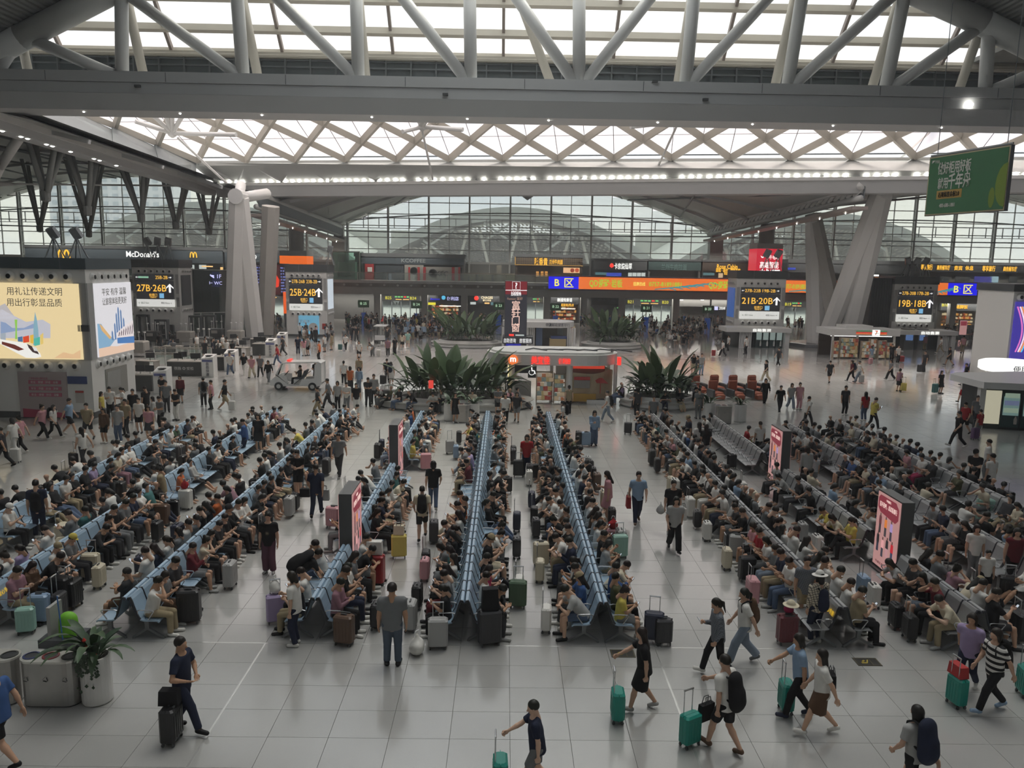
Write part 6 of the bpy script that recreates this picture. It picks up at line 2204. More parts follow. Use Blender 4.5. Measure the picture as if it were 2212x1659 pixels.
POSES['walk'] = pose((0,0,.92),5,((.25,-.20,.88),(-.24,.22,.90)),((.09,.32,.08),(-.09,-.34,.15)),head=6,toe=((.02,.16,.01),(-.02,.12,-.10)))
POSES['walk_b'] = mirror(POSES['walk'])
POSES['walk_phone'] = pose((0,0,.92),5,((.08,.30,1.16),(-.24,.12,.86)),((.09,.28,.08),(-.09,-.32,.14)),head=20,toe=((.02,.16,.01),(-.02,.12,-.09)))
POSES['push'] = pose((0,0,.92),7,((.16,.52,1.05),(-.25,.0,.82)),((.09,-.26,.12),(-.09,.26,.08)),head=10,toe=((.02,.12,-.08),(-.02,.16,.01)),elbow=((.4,-.5,-.8),(-.5,-.8,-.3)))
POSES['trail'] = pose((0,0,.92),4,((.30,-.30,.86),(-.24,.14,.88)),((.09,.30,.08),(-.09,-.32,.14)),head=4,toe=((.02,.16,.01),(-.02,.12,-.09)))
POSES['belt'] = pose((0,0,.92),2,((.16,.18,1.02),(-.12,.20,1.0)),((.09,.34,.08),(-.09,-.22,.10)),head=2,elbow=((.9,-.5,0),(-.9,-.5,0)))
POSES['bend'] = pose((0,-.12,.90),62,((.14,.52,.72),(-.16,.46,.70)),((.12,.02,.07),(-.12,-.06,.07)),head=15,elbow=((.6,-.2,.3),(-.6,-.2,.3)))
SF =((.11,.44,.07),(-.11,.42,.07))
POSES['sit_phone'] = pose((0,-.02,.555),4,((.06,.30,.86),(-.06,.29,.85)),SF,head=34)
POSES['sit_one'] = pose((0,-.02,.555),0,((.10,.32,.92),(-.14,.30,.68)),((.12,.46,.07),(-.12,.36,.07)),head=28,turn=-8)
POSES['sit_fwd'] = pose((0,-.02,.56),36,((.06,.50,.74),(-.06,.48,.72)),((.14,.42,.07),(-.13,.40,.07)),head=34,elbow=((.9,-.2,-.3),(-.9,-.2,-.3)))
POSES['sit_back'] = pose((0,.06,.545),-16,((.10,.28,.68),(-.10,.28,.68)),((.10,.78,.08),(-.10,.74,.08)),head=8,toe=((.03,.06,.14),(-.03,.06,.14)))
POSES['sit_cross'] = pose((0,-.02,.555),-2,((.07,.30,.88),(-.06,.30,.86)),((-.10,.66,.36),(-.10,.42,.07)),head=30,kneepole=((.3,.4,1),(0,1,.1)),toe=((-.05,.14,-.06),(-.02,.16,-.035)))
POSES['sit_arms'] = pose((0,-.02,.555),-6,((-.08,.20,.90),(.09,.22,.86)),((.12,.50,.07),(-.12,.46,.07)),head=14,turn=12,elbow=((1,-.1,-.4),(-1,-.1,-.4)))
POSES['sit_face'] = pose((0,-.02,.555),14,((.05,.26,1.12),(-.12,.32,.70)),((.12,.42,.07),(-.10,.44,.07)),head=20,turn=15,elbow=((.7,.3,-.8),(-.5,-.8,-.3)))
SITS =['sit_phone','sit_one','sit_fwd','sit_back','sit_cross','sit_arms','sit_face']
skinm = objmat('skin',rough=0.6,var=0.05,scale=5,spec=0.35)
clothm = objmat('cloth',rough=0.9,var=0.14,scale=7)
hairm = objmat('hair_fibre',rough=0.5,var=0.2,scale=14,spec=0.4)
shoem = objmat('shoe_leather',rough=0.6,var=0.08,scale=9)
eyem = mat('eye_dark',(0.02,0.018,0.016),0.3,var=0)
lipm = mat('lip',(0.42,0.17,0.15),0.5,var=0)
def head_parts(h):
 """head with brow, nose, jaw, ears and neck, in its own frame (origin at the skull's centre)"""
 f = Field((-.12,-.14,-.24),(.12,.15,.16),h)
 f.cone((0,-.015,.035),(0,-.015,.035),.092,.092,((1,0,0),.84),.02)
 f.cone((0,.02,-.02),(0,.03,-.07),.072,.048,((1,0,0),.86),.03)
 f.cone((0,.085,-.005),(0,.103,-.035),.011,.016,None,.012)
 f.cone((-.035,.07,.022),(.035,.07,.022),.014,.014,None,.02)
 for s in(-1,1):
  f.cone((s*.078,-.01,.01),(s*.08,-.012,-.025),.014,.011,((0,1,0),.8),.008)
 f.cone((0,-.03,-.06),(0,-.045,-.22),.052,.058,None,.03)
 v,q = f.surface()
 parts =[(v,q,0)]
 return parts
HEADP = head_parts(0.0105)
def small_ball(c,r,n=6):
 vs_,fs =[],[]
 for i in range(n):
  a = math.pi*(i+0.5)/n
  for j in range(n):
   b = 2*math.pi*j/n
   vs_.append((c[0]+r[0]*math.sin(a)*math.cos(b),c[1]+r[1]*math.sin(a)*math.sin(b),c[2]+r[2]*math.cos(a)))
 for i in range(n-1):
  for j in range(n):
   k =(j+1)%n
   fs.append((i*n+j,i*n+k,(i+1)*n+k,(i+1)*n+j))
 return np.array(vs_),np.array(fs)
for s in(-1,1):
 HEADP.append((*small_ball((s*.03,.079,.004),(.0115,.006,.005)),1))
 HEADP.append((*small_ball((s*.031,.084,.021),(.017,.004,.003)),1))
HEADP.append((*small_ball((0,.083,-.056),(.021,.006,.006)),2))
def hand_parts(h,grip):
 """open relaxed or gripping hand; wrist at origin, fingers along -Z, palm facing -X (right hand, hanging)"""
 f = Field((-.07,-.07,-.20),(.06,.09,.03),h)
 f.cone((0,0,.01),(0,.0,-.03),.026,.030,((1,0,0),.7),.01)
 f.cone((0,-.012,-.045),(0,.02,-.075),.036,.034,((1,0,0),.42),.015)
 for i,(y,L)in enumerate(((.033,.072),(.011,.082),(-.011,.076),(-.031,.060))):
  z0 = -.088+abs(i-1.3)*.004
  c = 1.15 if grip else 0.28
  p0 = np.array((0,y,z0))
  a1,a2 = c*0.7,c*1.8
  p1 = p0+np.array((-math.sin(a1),0,-math.cos(a1)))*L*.52
  p2 = p1+np.array((-math.sin(a2),0,-math.cos(a2)))*L*.48
  f.cone(p0+np.array((0,0,.02)),p1,.0098,.0088,None,.003)
  f.cone(p1,p2,.0088,.0072,None,.003)
 tb =(-.028 if grip else-.012)
 f.cone((-.005,.028,-.030),(tb,.052,-.060),.013,.0105,None,.008)
 f.cone((tb,.052,-.060),(tb-(.028 if grip else.006),.055-(.012 if grip else 0),-.086),.0105,.008,None,.003)
 v,q = f.surface()
 return[(v,q,0)]
HANDP ={False:hand_parts(.0065,False),True:hand_parts(.0065,True)}
def place_parts(parts,M,mirrorx=False):
 A = np.array(M)
 out =[]
 for v,q,m in parts:
  w = v*np.array((-1,1,1))if mirrorx else v
  w = w@A[:3,:3].T+A[:3,3]
  out.append((w,q[:,::-1]if mirrorx else q,m))
 return out
def hand_matrix(J,i):
 w,e = J['wr'][i],J['el'][i]
 z = np.array(e)-np.array(w)
 z/=np.linalg.norm(z)
 fwd = np.array((0,1,0.0))if abs(z[1])<0.8 else np.array((0,0,1.0))
 y = fwd-z*(fwd@z)
 y/=np.linalg.norm(y)
 x = np.cross(y,z)
 M = Matrix(((x[0],y[0],z[0],w[0]),(x[1],y[1],z[1],w[1]),(x[2],y[2],z[2],w[2]),(0,0,0,1)))
 return M
def bounds(J):
 P = np.array([J['p'],J['n'],J['h']]+J['sh']+J['el']+J['wr']+J['hip']+J['kn']+J['an']+J['to'])
 return P.min(0)-.2,P.max(0)+.2
def under(J):
 """a sitting body is flat where it rests on the seat"""
 return[((0,0,.455),(0,0,-1))]if J['p'][2]<.7 else[]
def torso(f,J,g,lo=-0.10):
 p,up,fw = J['p'],J['up'],J['fw']
 un = under(J)
 fl =(fw,0.70)
 gl = g+(.014 if g else 0)
 f.cone(p+up*lo*0.5,p+up*.06,.152+gl,.143+gl,(fw,0.80 if g else 0.72),.05,un)
 f.cone(p+up*.06,p+up*.24,.142+g,.160+g,fl,.05)
 f.cone(p+up*.24,p+up*.40,.162+g,.142+g,fl,.05)
 sh = J['sh']
 f.cone(sh[0]-up*.012-np.array((.02,0,0)),sh[1]-up*.012+np.array((.02,0,0)),.068+g,.068+g,(fw,.9),.06)
def make_body(J,h):
 f = Field(*bounds(J),h)
 torso(f,J,0)
 f.cone(J['n']-J['up']*.05,(J['n']*.5+J['h']*.5),.062,.052,None,.04)
 for i in(0,1):
  f.cone(J['sh'][i],J['el'][i],.050,.041,None,.04)
  d = J['wr'][i]-J['el'][i]
  f.cone(J['el'][i],J['el'][i]+d*.3,.041,.042,None,.02)
  f.cone(J['el'][i]+d*.3,J['wr'][i],.042,.027,None,.02)
  f.cone(J['hip'][i],J['kn'][i],.088,.057,None,.04,under(J))
  d = J['an'][i]-J['kn'][i]
  f.cone(J['kn'][i],J['kn'][i]+d*.3,.055,.058,None,.02)
  f.cone(J['kn'][i]+d*.3,J['an'][i],.058,.037,None,.02)
  f.cone(J['an'][i]-np.array((0,0,.03)),J['to'][i],.036,.028,None,.02)
 v,q = f.surface()
 return[(v,q,0)]
def make_top(J,h,kind):
 f = Field(*bounds(J),h)
 g = .017 if kind!='dress' else.014
 torso(f,J,g,-.26)
 for i in(0,1):
  s,e,w = J['sh'][i],J['el'][i],J['wr'][i]
  if kind=='long':
   f.cone(s,e,.066,.056,None,.04)
   d = w-e
   f.cone(e,w-d*.06,.056,.042,None,.02,[(w-d*.10,d/np.linalg.norm(d))])
  elif kind!='vest':
   d = e-s
   f.cone(s,s+d*.85,.068,.066,None,.04,[(s+d*.68,d/np.linalg.norm(d))])
   # neckline
 f.cut(J['n']+J['up']*.035+J['fw']*-.02,J['up']*.93+J['fw']*.36)
 f.cut(J['p']-J['up']*(.13 if J['p'][2]>.7 else.085),-J['up'])
 return[(*f.surface(),0)]
def make_bottom(J,h,kind):
 f = Field(*bounds(J),h)
 p,up,fw = J['p'],J['up'],J['fw']
 f.cone(p-up*.03,p+up*.07,.160,.148,(fw,.74),.04,[(p+up*.09,up)]+under(J))
 if kind=='skirt':
  m =(J['kn'][0]+J['kn'][1])/2
  d = m-p
  f.cone(p,p+d*1.12,.165,.235,(fw/np.linalg.norm(fw),.72),.03,[(p+d*.97,d/np.linalg.norm(d))])
 for i in(0,1):
  hp,k,a = J['hip'][i],J['kn'][i],J['an'][i]
  d = k-hp
  if kind=='skirt':
   f.cone(hp,hp+d*.9,.10,.085,None,.05,[(hp+d*.85,d/np.linalg.norm(d))]+under(J))
  elif kind=='shorts':
   f.cone(hp,k,.105,.088,None,.04,[(hp+d*.84,d/np.linalg.norm(d))]+under(J))
  else:
   wd = .018 if kind=='wide' else 0
   f.cone(hp,k,.102,.076+wd,None,.04,under(J))
   d = a-k
   f.cone(k,a,.074+wd,.062+wd*1.6,None,.02,[(k+d*.97,d/np.linalg.norm(d))])
 return[(*f.surface(),0)]
def make_shoes(J,h,i):
 f = Field(J['an'][i]-.2,J['an'][i]+.25,h)
 if 1:
  a,t = J['an'][i],J['to'][i]
  d =(t-a)
  d = d/np.linalg.norm(d)
  heel = a-np.array((d[0],d[1],0))*.035-np.array((0,0,.028))
  f.cone(heel,t,.044,.040,None,.02)
  f.cone(a-np.array((0,0,.02)),a,.046,.045,None,.02,[(a+np.array((0,0,.01)),(0,0,1))])
 lo = min(J['to'][0][2],J['to'][1][2])
 f.cut((0,0,0.004),(0,0,-1))
 return[(*f.surface(),0)]
def make_hair(style,h=.0115):
 f = Field((-.16,-.24,-.42),(.16,.18,.20),h)
 cutf =((0,.052,.035),(0,.80,-.60))
 big = .103 if style!='short' else.100
 f.cone((0,-.02,.046),(0,-.025,.04),big,big,((1,0,0),.88),.02,[cutf])
 if style=='short':
  f.cut((0,-.055,-.02),(0,.35,-.94))
 elif style in('bob','long','pony','bun'):
  L ={'bob':-.10,'long':-.30,'pony':-.03,'bun':-.03}[style]
  f.cone((0,-.055,.0),(0,-.075,L),.088,.075 if style!='long' else.07,((0,1,0),.62),.03)
  if style in('bob','long'):
   for s in(-1,1):
    f.cone((s*.072,-.01,.03),(s*.08,-.01,max(L,-.16)),.035,.024,None,.03)
  if style=='pony':
   f.cone((0,-.11,.03),(0,-.15,-.02),.03,.034,None,.02)
   f.cone((0,-.15,-.02),(0,-.13,-.24),.034,.012,None,.02)
  if style=='bun':
   f.cone((0,-.10,.10),(0,-.11,.11),.045,.045,None,.02)
 elif style=='cap':
  f = Field((-.16,-.18,-.1),(.16,.26,.2),h)
  f.cone((0,-.02,.05),(0,-.02,.05),.108,.108,((1,0,0),.9),.02)
  f.cone((0,.07,.045),(0,.15,.03),.075,.06,((0,0,1),.16),.01)
  f.cut((0,0,.035),(0,0.1,-1))
 elif style=='hat':
  f = Field((-.22,-.24,-.1),(.22,.24,.2),h)
  f.cone((0,-.015,.06),(0,-.015,.07),.108,.10,None,.02)
  f.cone((0,-.015,.045),(0,-.015,.045),.185,.185,((0,0,1),.10),.02)
  f.cut((0,0,.028),(0,0,-1))
 return np_mesh('hair',[(*f.surface(),0)],[clothm if style in('cap','hat')else hairm])
HAIR ={s:make_hair(s)for s in('short','bob','long','pony','bun','cap','hat')}
VOX = .019
_pm ={}
def pmesh(pname,part):
 key =(pname,part)
 if key not in _pm:
  J = POSES[pname]
  if part=='body':
   ps = make_body(J,.020)
   ps+=place_parts(HEADP,J['hm'])
   for i in(0,1):
    grip = J['wr'][i][2]>0.5 and('phone' in pname or 'push' in pname or 'trail' in pname or 'cross' in pname or 'one' in pname)
    ps+=place_parts(HANDP[grip],hand_matrix(J,i),i==1)
   me = np_mesh('body',ps,[skinm,eyem,lipm])
  elif part in('tee','long','vest'):
   me = np_mesh('top',make_top(J,VOX,part),[clothm])
  elif part in('trousers','shorts','skirt','wide'):
   me = np_mesh('bottom',make_bottom(J,VOX,part),[clothm])
  else:
   me = np_mesh('shoe',make_shoes(J,.014,int(part[-1])),[shoem])
  _pm[key] = me
 return _pm[key]
PAL ={'black':(30,30,32),'charcoal':(54,54,57),'grey':(118,120,122),'pale grey':(168,168,166),'white':(222,220,214),'cream':(210,200,176),'navy':(38,44,64),'blue':(62,92,142),'pale blue':(140,164,190),'teal':(62,112,112),'green':(72,98,72),'olive':(86,86,60),'khaki':(158,144,116),'brown':(95,72,56),'maroon':(102,38,46),'red':(162,40,46),'pink':(205,150,156),'orange':(206,110,62),'yellow':(206,188,92),'lavender':(166,150,186),'purple':(92,62,102),'denim':(84,100,126),'pale denim':(130,142,156),'plum':(92,60,74),'mauve':(150,112,124),'magenta':(170,50,90),'mint':(150,190,176),'lime':(150,190,60)}
SKINS =[(206,168,142),(196,156,130),(214,178,154),(186,146,118),(200,162,138)]
NPEOPLE = 0
KINDW ={'tee':'tee','long':'long-sleeved top','vest':'sleeveless top','trousers':'trousers','wide':'wide trousers','shorts':'shorts','skirt':'skirt'}
def person(pname,loc,heading,top,bottom,hair='short',tk='tee',bk='trousers',label='',group=None,hcol=None,shoes=None,size=1.0,seed=0,cap=None,topmat=None):
 """heading: degrees, 0 faces away from the photographer, 90 faces left, 180 faces the photographer"""
 global NPEOPLE
 NPEOPLE+=1
 rn = random.Random(seed)
 b = obj('person',pmesh(pname,'body'),None,loc,RAD(heading),color=lin(rn.choice(SKINS)))
 b.scale =(size,size,size)
 tag(b,label,'person',group)
 o = obj('top',pmesh(pname,tk),b,color=lin(PAL[top]))
 if topmat:
  me = pmesh(pname,tk).copy()
  me.materials.clear()
  me.materials.append(topmat)
  o.data = me
 obj('bottom',pmesh(pname,bk),b,color=lin(PAL[bottom]))
 sc_ = lin(PAL[shoes or rn.choice(['black','charcoal','white','pale grey','white','black'])])
 for i in '01':
  obj('shoe',pmesh(pname,'shoe'+i),b,color=sc_)
 hm = POSES[pname]['hm']
 h = obj('hair',HAIR[hair],b,color=lin(hcol or(26+rn.randrange(12),23+rn.randrange(8),22)))
 h.matrix_local = hm
 if cap:
  c = obj('cap' if cap[0]=='cap' else 'sun_hat',HAIR[cap[0]],b,color=lin(PAL[cap[1]]))
  c.matrix_local = hm
 return b
 # ================================================================== PLANTS
leaf_g =[mat('leaf_green_%d'%k,c,0.45,var=0.25,scale=5)for k,c in enumerate(((0.055,0.10,0.045),(0.075,0.13,0.05),(0.04,0.075,0.04)))]
def leaf_mesh(L,Wd,droop,m,stem=0.3):
 """a blade on a stalk, folded at the midrib and arching over"""
 n = 7
 mb = MB()
 vs_,fs =[],[]
 x,z,a = 0.0,0.0,math.pi/2*0.96
 pts =[(x,z)]
 tot = L+stem
 for i in range(n):
  a-=droop/n*(0.4 if i<2 else 1.2)
  x+=math.cos(a)*tot/n
  z+=math.sin(a)*tot/n
  pts.append((x,z))
 k0 = max(1,int(n*stem/tot))
 for i,(x,z)in enumerate(pts):
  t = max(0,(i-k0)/(n-k0))
  w = Wd*(math.sin(math.pi*min(1,t*0.93+0.05))**0.75)/2 if i>k0 else 0.012
  vs_+=[(x-0.0,-w,z+w*0.35),(x,0,z),(x,w,z+w*0.35)]
 for i in range(n):
  b = 3*i
  fs+=[(b,b+1,b+4,b+3),(b+1,b+2,b+5,b+4)]
 return mb.add(vs_,fs).mesh('leaf',m,True)
LEAF ={'banana':[leaf_mesh(1.5,.42,1.0,leaf_g[1],1.0),leaf_mesh(1.3,.36,1.5,leaf_g[0],.8),leaf_mesh(1.7,.45,.7,leaf_g[1],1.1)],'spear':[leaf_mesh(.9,.13,1.7,leaf_g[0],.2),leaf_mesh(.75,.16,1.2,leaf_g[2],.15),leaf_mesh(.6,.11,2.0,leaf_g[0],.1)]}
bench_w = mat('white_moulded_bench',(0.70,0.69,0.65),0.4)
soilm = mat('dark_soil',(0.05,0.045,0.035),0.9)
def island(label,cx,cy,rx,ry,nb,ns,seed,hs=1.0,ring=True):
 t = thing('plant_island',label,'planter',(cx,cy,0))
 rn = random.Random(seed)
 S = Matrix.Diagonal((rx,ry,1,1))
 if ring:
  MB().lathe([(1.0,0),(1.04,0.10),(1.0,0.30),(1.06,0.42),(1.06,0.46),(0.86,0.46),(0.84,0.62),(0.78,0.66),(0.74,0.5)],40,M=S,cap=False).build('bench_ring',bench_w,t,smooth=False)
 MB().lathe([(0.78,0.3),(0.77,0.52)],32,M=S).build('soil',soilm,t)
 for k in range(nb):
  r,a = math.sqrt(rn.random())*.62,rn.random()*6.283
  o = obj('leaf',rn.choice(LEAF['banana']),t,(rx*r*math.cos(a),ry*r*math.sin(a),.5))
  s = rn.uniform(.75,1.2)*hs
  o.scale =(s,s,s)
  o.rotation_euler =(rn.uniform(-.15,.15),rn.uniform(-.1,.35),a+rn.uniform(-.9,.9))
 for k in range(ns):
  r,a = math.sqrt(rn.random())*.78,rn.random()*6.283
  o = obj('leaf',rn.choice(LEAF['spear']),t,(rx*r*math.cos(a),ry*r*math.sin(a),.5+rn.uniform(0,.4)+.5*(1-r)))
  s = rn.uniform(1.0,1.9)*hs
  o.scale =(s,s,s)
  o.rotation_euler =(rn.uniform(-.3,.3),rn.uniform(.1,.8),rn.random()*6.283)
 return t
pl = G(965,893)
isl = island('large plant island of banana leaves with white bench ring left of the red-lettered kiosk',pl.x+0.3,pl.y+2.6,4.4,2.4,80,215,1,1.08)
sg = MB().box(-.13,.13,-.06,.06,1.3,1.75).build('red_shop_sign',em('red_shop_sign',(225,70,60),0.9),isl,(-1.25,-1.9,0))
pr_ = G(1440,888)
island('round plant island of banana leaves right of the red-lettered kiosk',pr_.x,pr_.y+2.0,2.4,1.8,45,180,2,1.05)
for px,py,rx,lab,sd in((1035,752,3.6,'far plant island left of the information tower',3),(1292,754,3.0,'far plant island with boat-shaped white bench right of the bank kiosk',4)):
 p = G(px,py)
 island(lab,p.x+(-1.2 if sd==3 else 1.6),p.y+2.0,rx,2.4,55,90,sd,1.25)
potm = mat('white_pot',(0.72,0.71,0.68),0.4)
def pot(label,px,py,r,h,n,sc,flowers=False):
 p = G(px,py)
 t = thing('potted_plant',label,'potted plant',(p.x,p.y,0))
 MB().lathe([(r*.92,0),(r,.03),(r,h-.03),(r*.97,h),(r*.85,h),(r*.85,h-.08)],24).build('pot',potm,t,smooth=False)
 MB().lathe([(r*.86,h-.12),(r*.86,h-.06)],20).build('soil',soilm,t)
 rn = random.Random(px)
 for k in range(n):
  a = rn.random()*6.283
  o = obj('leaf',rn.choice(LEAF['spear']),t,(r*.5*rn.random()*math.cos(a),r*.5*rn.random()*math.sin(a),h-.08))
  s = rn.uniform(.7,1.15)*sc
  o.scale =(s,s*1.25,s)
  o.rotation_euler =(rn.uniform(-.25,.25),rn.uniform(-.1,.55),a)
 return t
tp_ = pot('tall white pot with broad leaves and trailing ivy beside the recycling bins',212,1512,.27,.92,26,1.0)
rn = random.Random(3)
mb = MB()
for k in range(420):
 a = rn.uniform(2.3,5.4)
 z = .95-abs(rn.gauss(0,.22))+.12
 rr = .27+rn.uniform(0,.07)
 s = rn.uniform(.02,.04)
 c =(rr*math.cos(a),rr*math.sin(a),z)
 mb.add([(c[0],c[1],c[2]+s),(c[0]+s,c[1]-s*.3,c[2]),(c[0],c[1]-s*.2,c[2]-s),(c[0]-s,c[1]-s*.3,c[2])],[(0,1,2,3)])
o = mb.build('trailing_ivy',leaf_g[2],tp_)
o['kind'] = 'stuff'
for k,(x,z)in enumerate(((-.1,1.28),(-.06,1.14),(.08,1.0))):
 MB().lathe([(.01,-.04),(.04,0),(.01,.05)],8,(x,-.15,z)).build('red_flower',col('red_petal',(190,50,40)),tp_)
for px,py,lab in((972,908,'white pot plant left of the steel bin in front of the left island'),(1022,908,'white pot plant right of the steel bin in front of the left island'),(1531,906,'white pot plant left of the steel bin by the massage chairs'),(1598,910,'white pot plant right of the steel bin by the massage chairs')):
 pot(lab,px,py,.33,.95,18,.85)
steelm = mat('brushed_steel',(0.42,0.41,0.39),0.32,metal=0.85,var=0.1,scale=6)
def bin3(label,px,py,w,n=3,d=.46,h=.92,rz=0.0):
 p = G(px,py)
 t = thing('recycling_bin',label,'bin',(p.x,p.y,0),rz)
 def st(g):
  r = d/2+g
  P =[(w/2-d/2+r*math.cos(a),r*math.sin(a))for a in[-math.pi/2+math.pi*i/8 for i in range(9)]]
  return P+[(-w/2+d/2+r*math.cos(a),r*math.sin(a))for a in[math.pi/2+math.pi*i/8 for i in range(9)]]
 MB().prism(st(-.01),.03,h-.04,'z').build('body',steelm,t)
 MB().prism(st(.005),h-.04,h,'z').build('lid',mat('bright_lid',(0.72,0.71,0.66),0.28,metal=0.6),t)
 MB().prism(st(-.03),0,.03,'z').build('plinth',charcoal,t)
 for k in range(n):
  x = -w/2+w*(k+.5)/n
  c =((40,50,90),(110,35,40),(40,45,42))[k%3]
  MB().lathe([(.15,0),(.15,.012),(.115,.016),(.115,0)],20,(x,0,h)).build('ring',col('bin_ring_%d'%(k%3),c,0.4),t)
  MB().lathe([(.116,0),(.116,.004)],20,(x,0,h)).build('opening',black,t)
  mb = MB()
  for q in range(3):
   a = math.pi/2+q*2.094
   mb.bar((x+.05*math.cos(a),-d/2,h*.62+.05*math.sin(a)),(x+.05*math.cos(a+1.6),-d/2,h*.62+.05*math.sin(a+1.6)),.004,.016,(0,1,0))
  mb.build('recycling_mark',charcoal,t)
 return t
bin3('stainless recycling bin with three openings beside the tall white pot',118,1515,1.08)
bin3('stainless recycling bin cut off by the left edge',-12,1512,1.08)
for px,py,lab in((996,912,'steel bin between two pots in front of the left island'),(1562,914,'steel bin between two pots by the massage chairs')):
 bin3(lab,px,py,.9,3,.4,.98)
ct = thing('cleaning_trolley','lime green cleaning trolley bag with blue broom behind the bins','trolley',(*G(152,1398).xy,0))
f_ = Field((-.3,-.25,.0),(.3,.25,.95),.025)
f_.cone((0,0,.3),(0,0,.62),.21,.19,((0,1,0),.8),.03).cut((0,0,.08),(0,0,-1))
obj('green_bag',np_mesh('green_bag',[(*f_.surface(),0)],[col('lime_bag',(120,190,50),.6)]),ct)
MB().box(-.34,-.26,-.2,.25,.1,.98).build('side_board',col('pale_board',(160,160,156)),ct)
MB().box(-.5,.3,-.3,.3,.12,.3).build('tray',charcoal,ct)
MB().tube((.02,-.26,.05),(-.08,-.2,1.25),.014,6).build('broom_pole',col('broom_blue',(60,110,170)),ct)
for sx in(-.3,.25):
 for sy in(-.22,.22):
  MB().tube((sx,sy-.02,.06),(sx,sy+.02,.06),.06,10).build('wheel',black,ct)
  # ================================================================== CARTS
cartw = mat('cart_white',(0.78,0.78,0.76),0.3)
def prof_x(mb,pts,y0,y1):
 return mb.prism(pts,y0,y1,'y')
pc = G(640,843)
cart = thing('patrol_cart','white open-sided electric patrol cart with red roof light','cart',(pc.x,pc.y+.5,0))
L2 = 1.68
MB().prism([(-L2,.32),(-L2+.05,.62),(-L2+.5,1.0),(-L2+.85,1.75),(-L2+.78,1.75),(-L2+.38,1.02),(-.55,.95),(-.5,.40),(.25,.38),(.4,.75),(1.2,.8),(1.25,1.7),(1.5,1.82),(L2,1.8),(L2,.45),(1.4,.3),(-1.3,.26)],-.62,-.56,'y').build('near_side',cartw,cart)
MB().prism([(-L2,.32),(-L2+.05,.62),(-L2+.5,1.0),(-.55,.95),(-.5,.40),(.25,.38),(.4,.75),(1.2,.8),(1.25,1.7),(1.5,1.82),(L2,1.8),(L2,.45),(1.4,.3),(-1.3,.26)],.56,.62,'y').build('far_side',cartw,cart)
MB().prism([(-L2,.32),(-L2+.05,.62),(-L2+.5,1.0),(-L2+.62,1.0),(-.9,.5),(-.5,.38),(1.6,.38),(1.6,.3),(-1.3,.26)],-.56,.56,'y').build('floor_pan',cartw,cart)
MB().prism([(-.95,1.74),(-.6,1.84),(1.5,1.9),(L2,1.82),(L2-.02,1.76),(1.4,1.82),(-.6,1.77)],-.66,.66,'y').build('roof',cartw,cart)
MB().slab([(-L2+.5,-.55,1.02),(-L2+.5,.55,1.02),(-.92,.55,1.74),(-.92,-.55,1.74)],.02).build('windscreen',clear_glass,cart)
MB().box(1.3,1.62,-.56,.56,.5,1.75).build('rear_panel',cartw,cart)
for x in(-1.1,1.08):
 for y in(-.58,.58):
  w_ = MB().tube((x,y-.08,.27),(x,y+.08,.27),.27,18).build('wheel',black,cart)
  MB().tube((x,y-.09,.27),(x,y+.09,.27),.14,10).build('hub',steel,w_)
MB().prism([(-.1,.72),(.35,.72),(.42,.8),(.62,1.25),(.54,1.28),(.34,.84),(-.1,.80)],-.5,.5,'y').build('seat',col('cart_seat',(66,74,84)),cart)
MB().box(-.15,.3,-.5,.5,.38,.72).build('seat_base',cartw,cart)
MB().bar((-.1,-.59,.42),(1.0,-.59,1.30),.04,.12,(0,1,0)).build('side_brace',charcoal,cart)
MB().tube((-1.0,0,.8),(-.72,0,1.05),.02,6).build('steering_column',black,cart)
MB().lathe([(.17,-.012),(.18,0),(.17,.012)],14,M=Matrix.Translation((-.7,0,1.07))@Matrix.Rotation(-.9,4,'Y')).build('steering_wheel',black,cart)
MB().rbox((-.5,0,1.93),(.2,.8,.1),.03).build('light_bar',rsign,cart)
text('B14',.13,charcoal,cart,(-.35,-.63,.52),depth=.003)
person('sit_arms',(pc.x+.12,pc.y+.35,.24),90,'charcoal','black','short','tee','trousers','driver in dark uniform seated in the white patrol cart',seed=901)
person('phone2',(pc.x+.75,pc.y+2.2,0),60,'black','black','short','tee','trousers','person in black standing behind the white patrol cart',seed=902)
p2 = G(822,742)
c2 = thing('flagged_cart','small dark golf cart with white roof and red flag in the far aisle','cart',(p2.x,p2.y,0))
MB().rbox((0,.6,.5),(1.2,1.8,.5),.08).build('body',charcoal,c2)
MB().box(-.62,.62,-.5,1.7,1.78,1.86).build('roof',cartw,c2)
MB().rbox((0,-.35,.62),(1.1,.12,.5),.04).build('front_panel',cartw,c2)
for x in(-.55,.55):
 for y in(-.4,1.6):
  MB().tube((x,y,.6),(x,y,1.8),.03,6).build('post',charcoal,c2)
 for y in(-.1,1.2):
  MB().tube((x-.06,y,.22),(x+.06,y,.22),.22,12).build('wheel',black,c2)
fl_ = MB().tube((.2,.3,1.86),(.35,.3,3.1),.02,5).build('flag_pole',steel,c2)
MB().prism([(.35,3.05),(.28,2.3),(.0,2.25),(.12,2.5)],.29,.31,'y').build('red_flag',col('flag_red',(200,50,50)),c2)
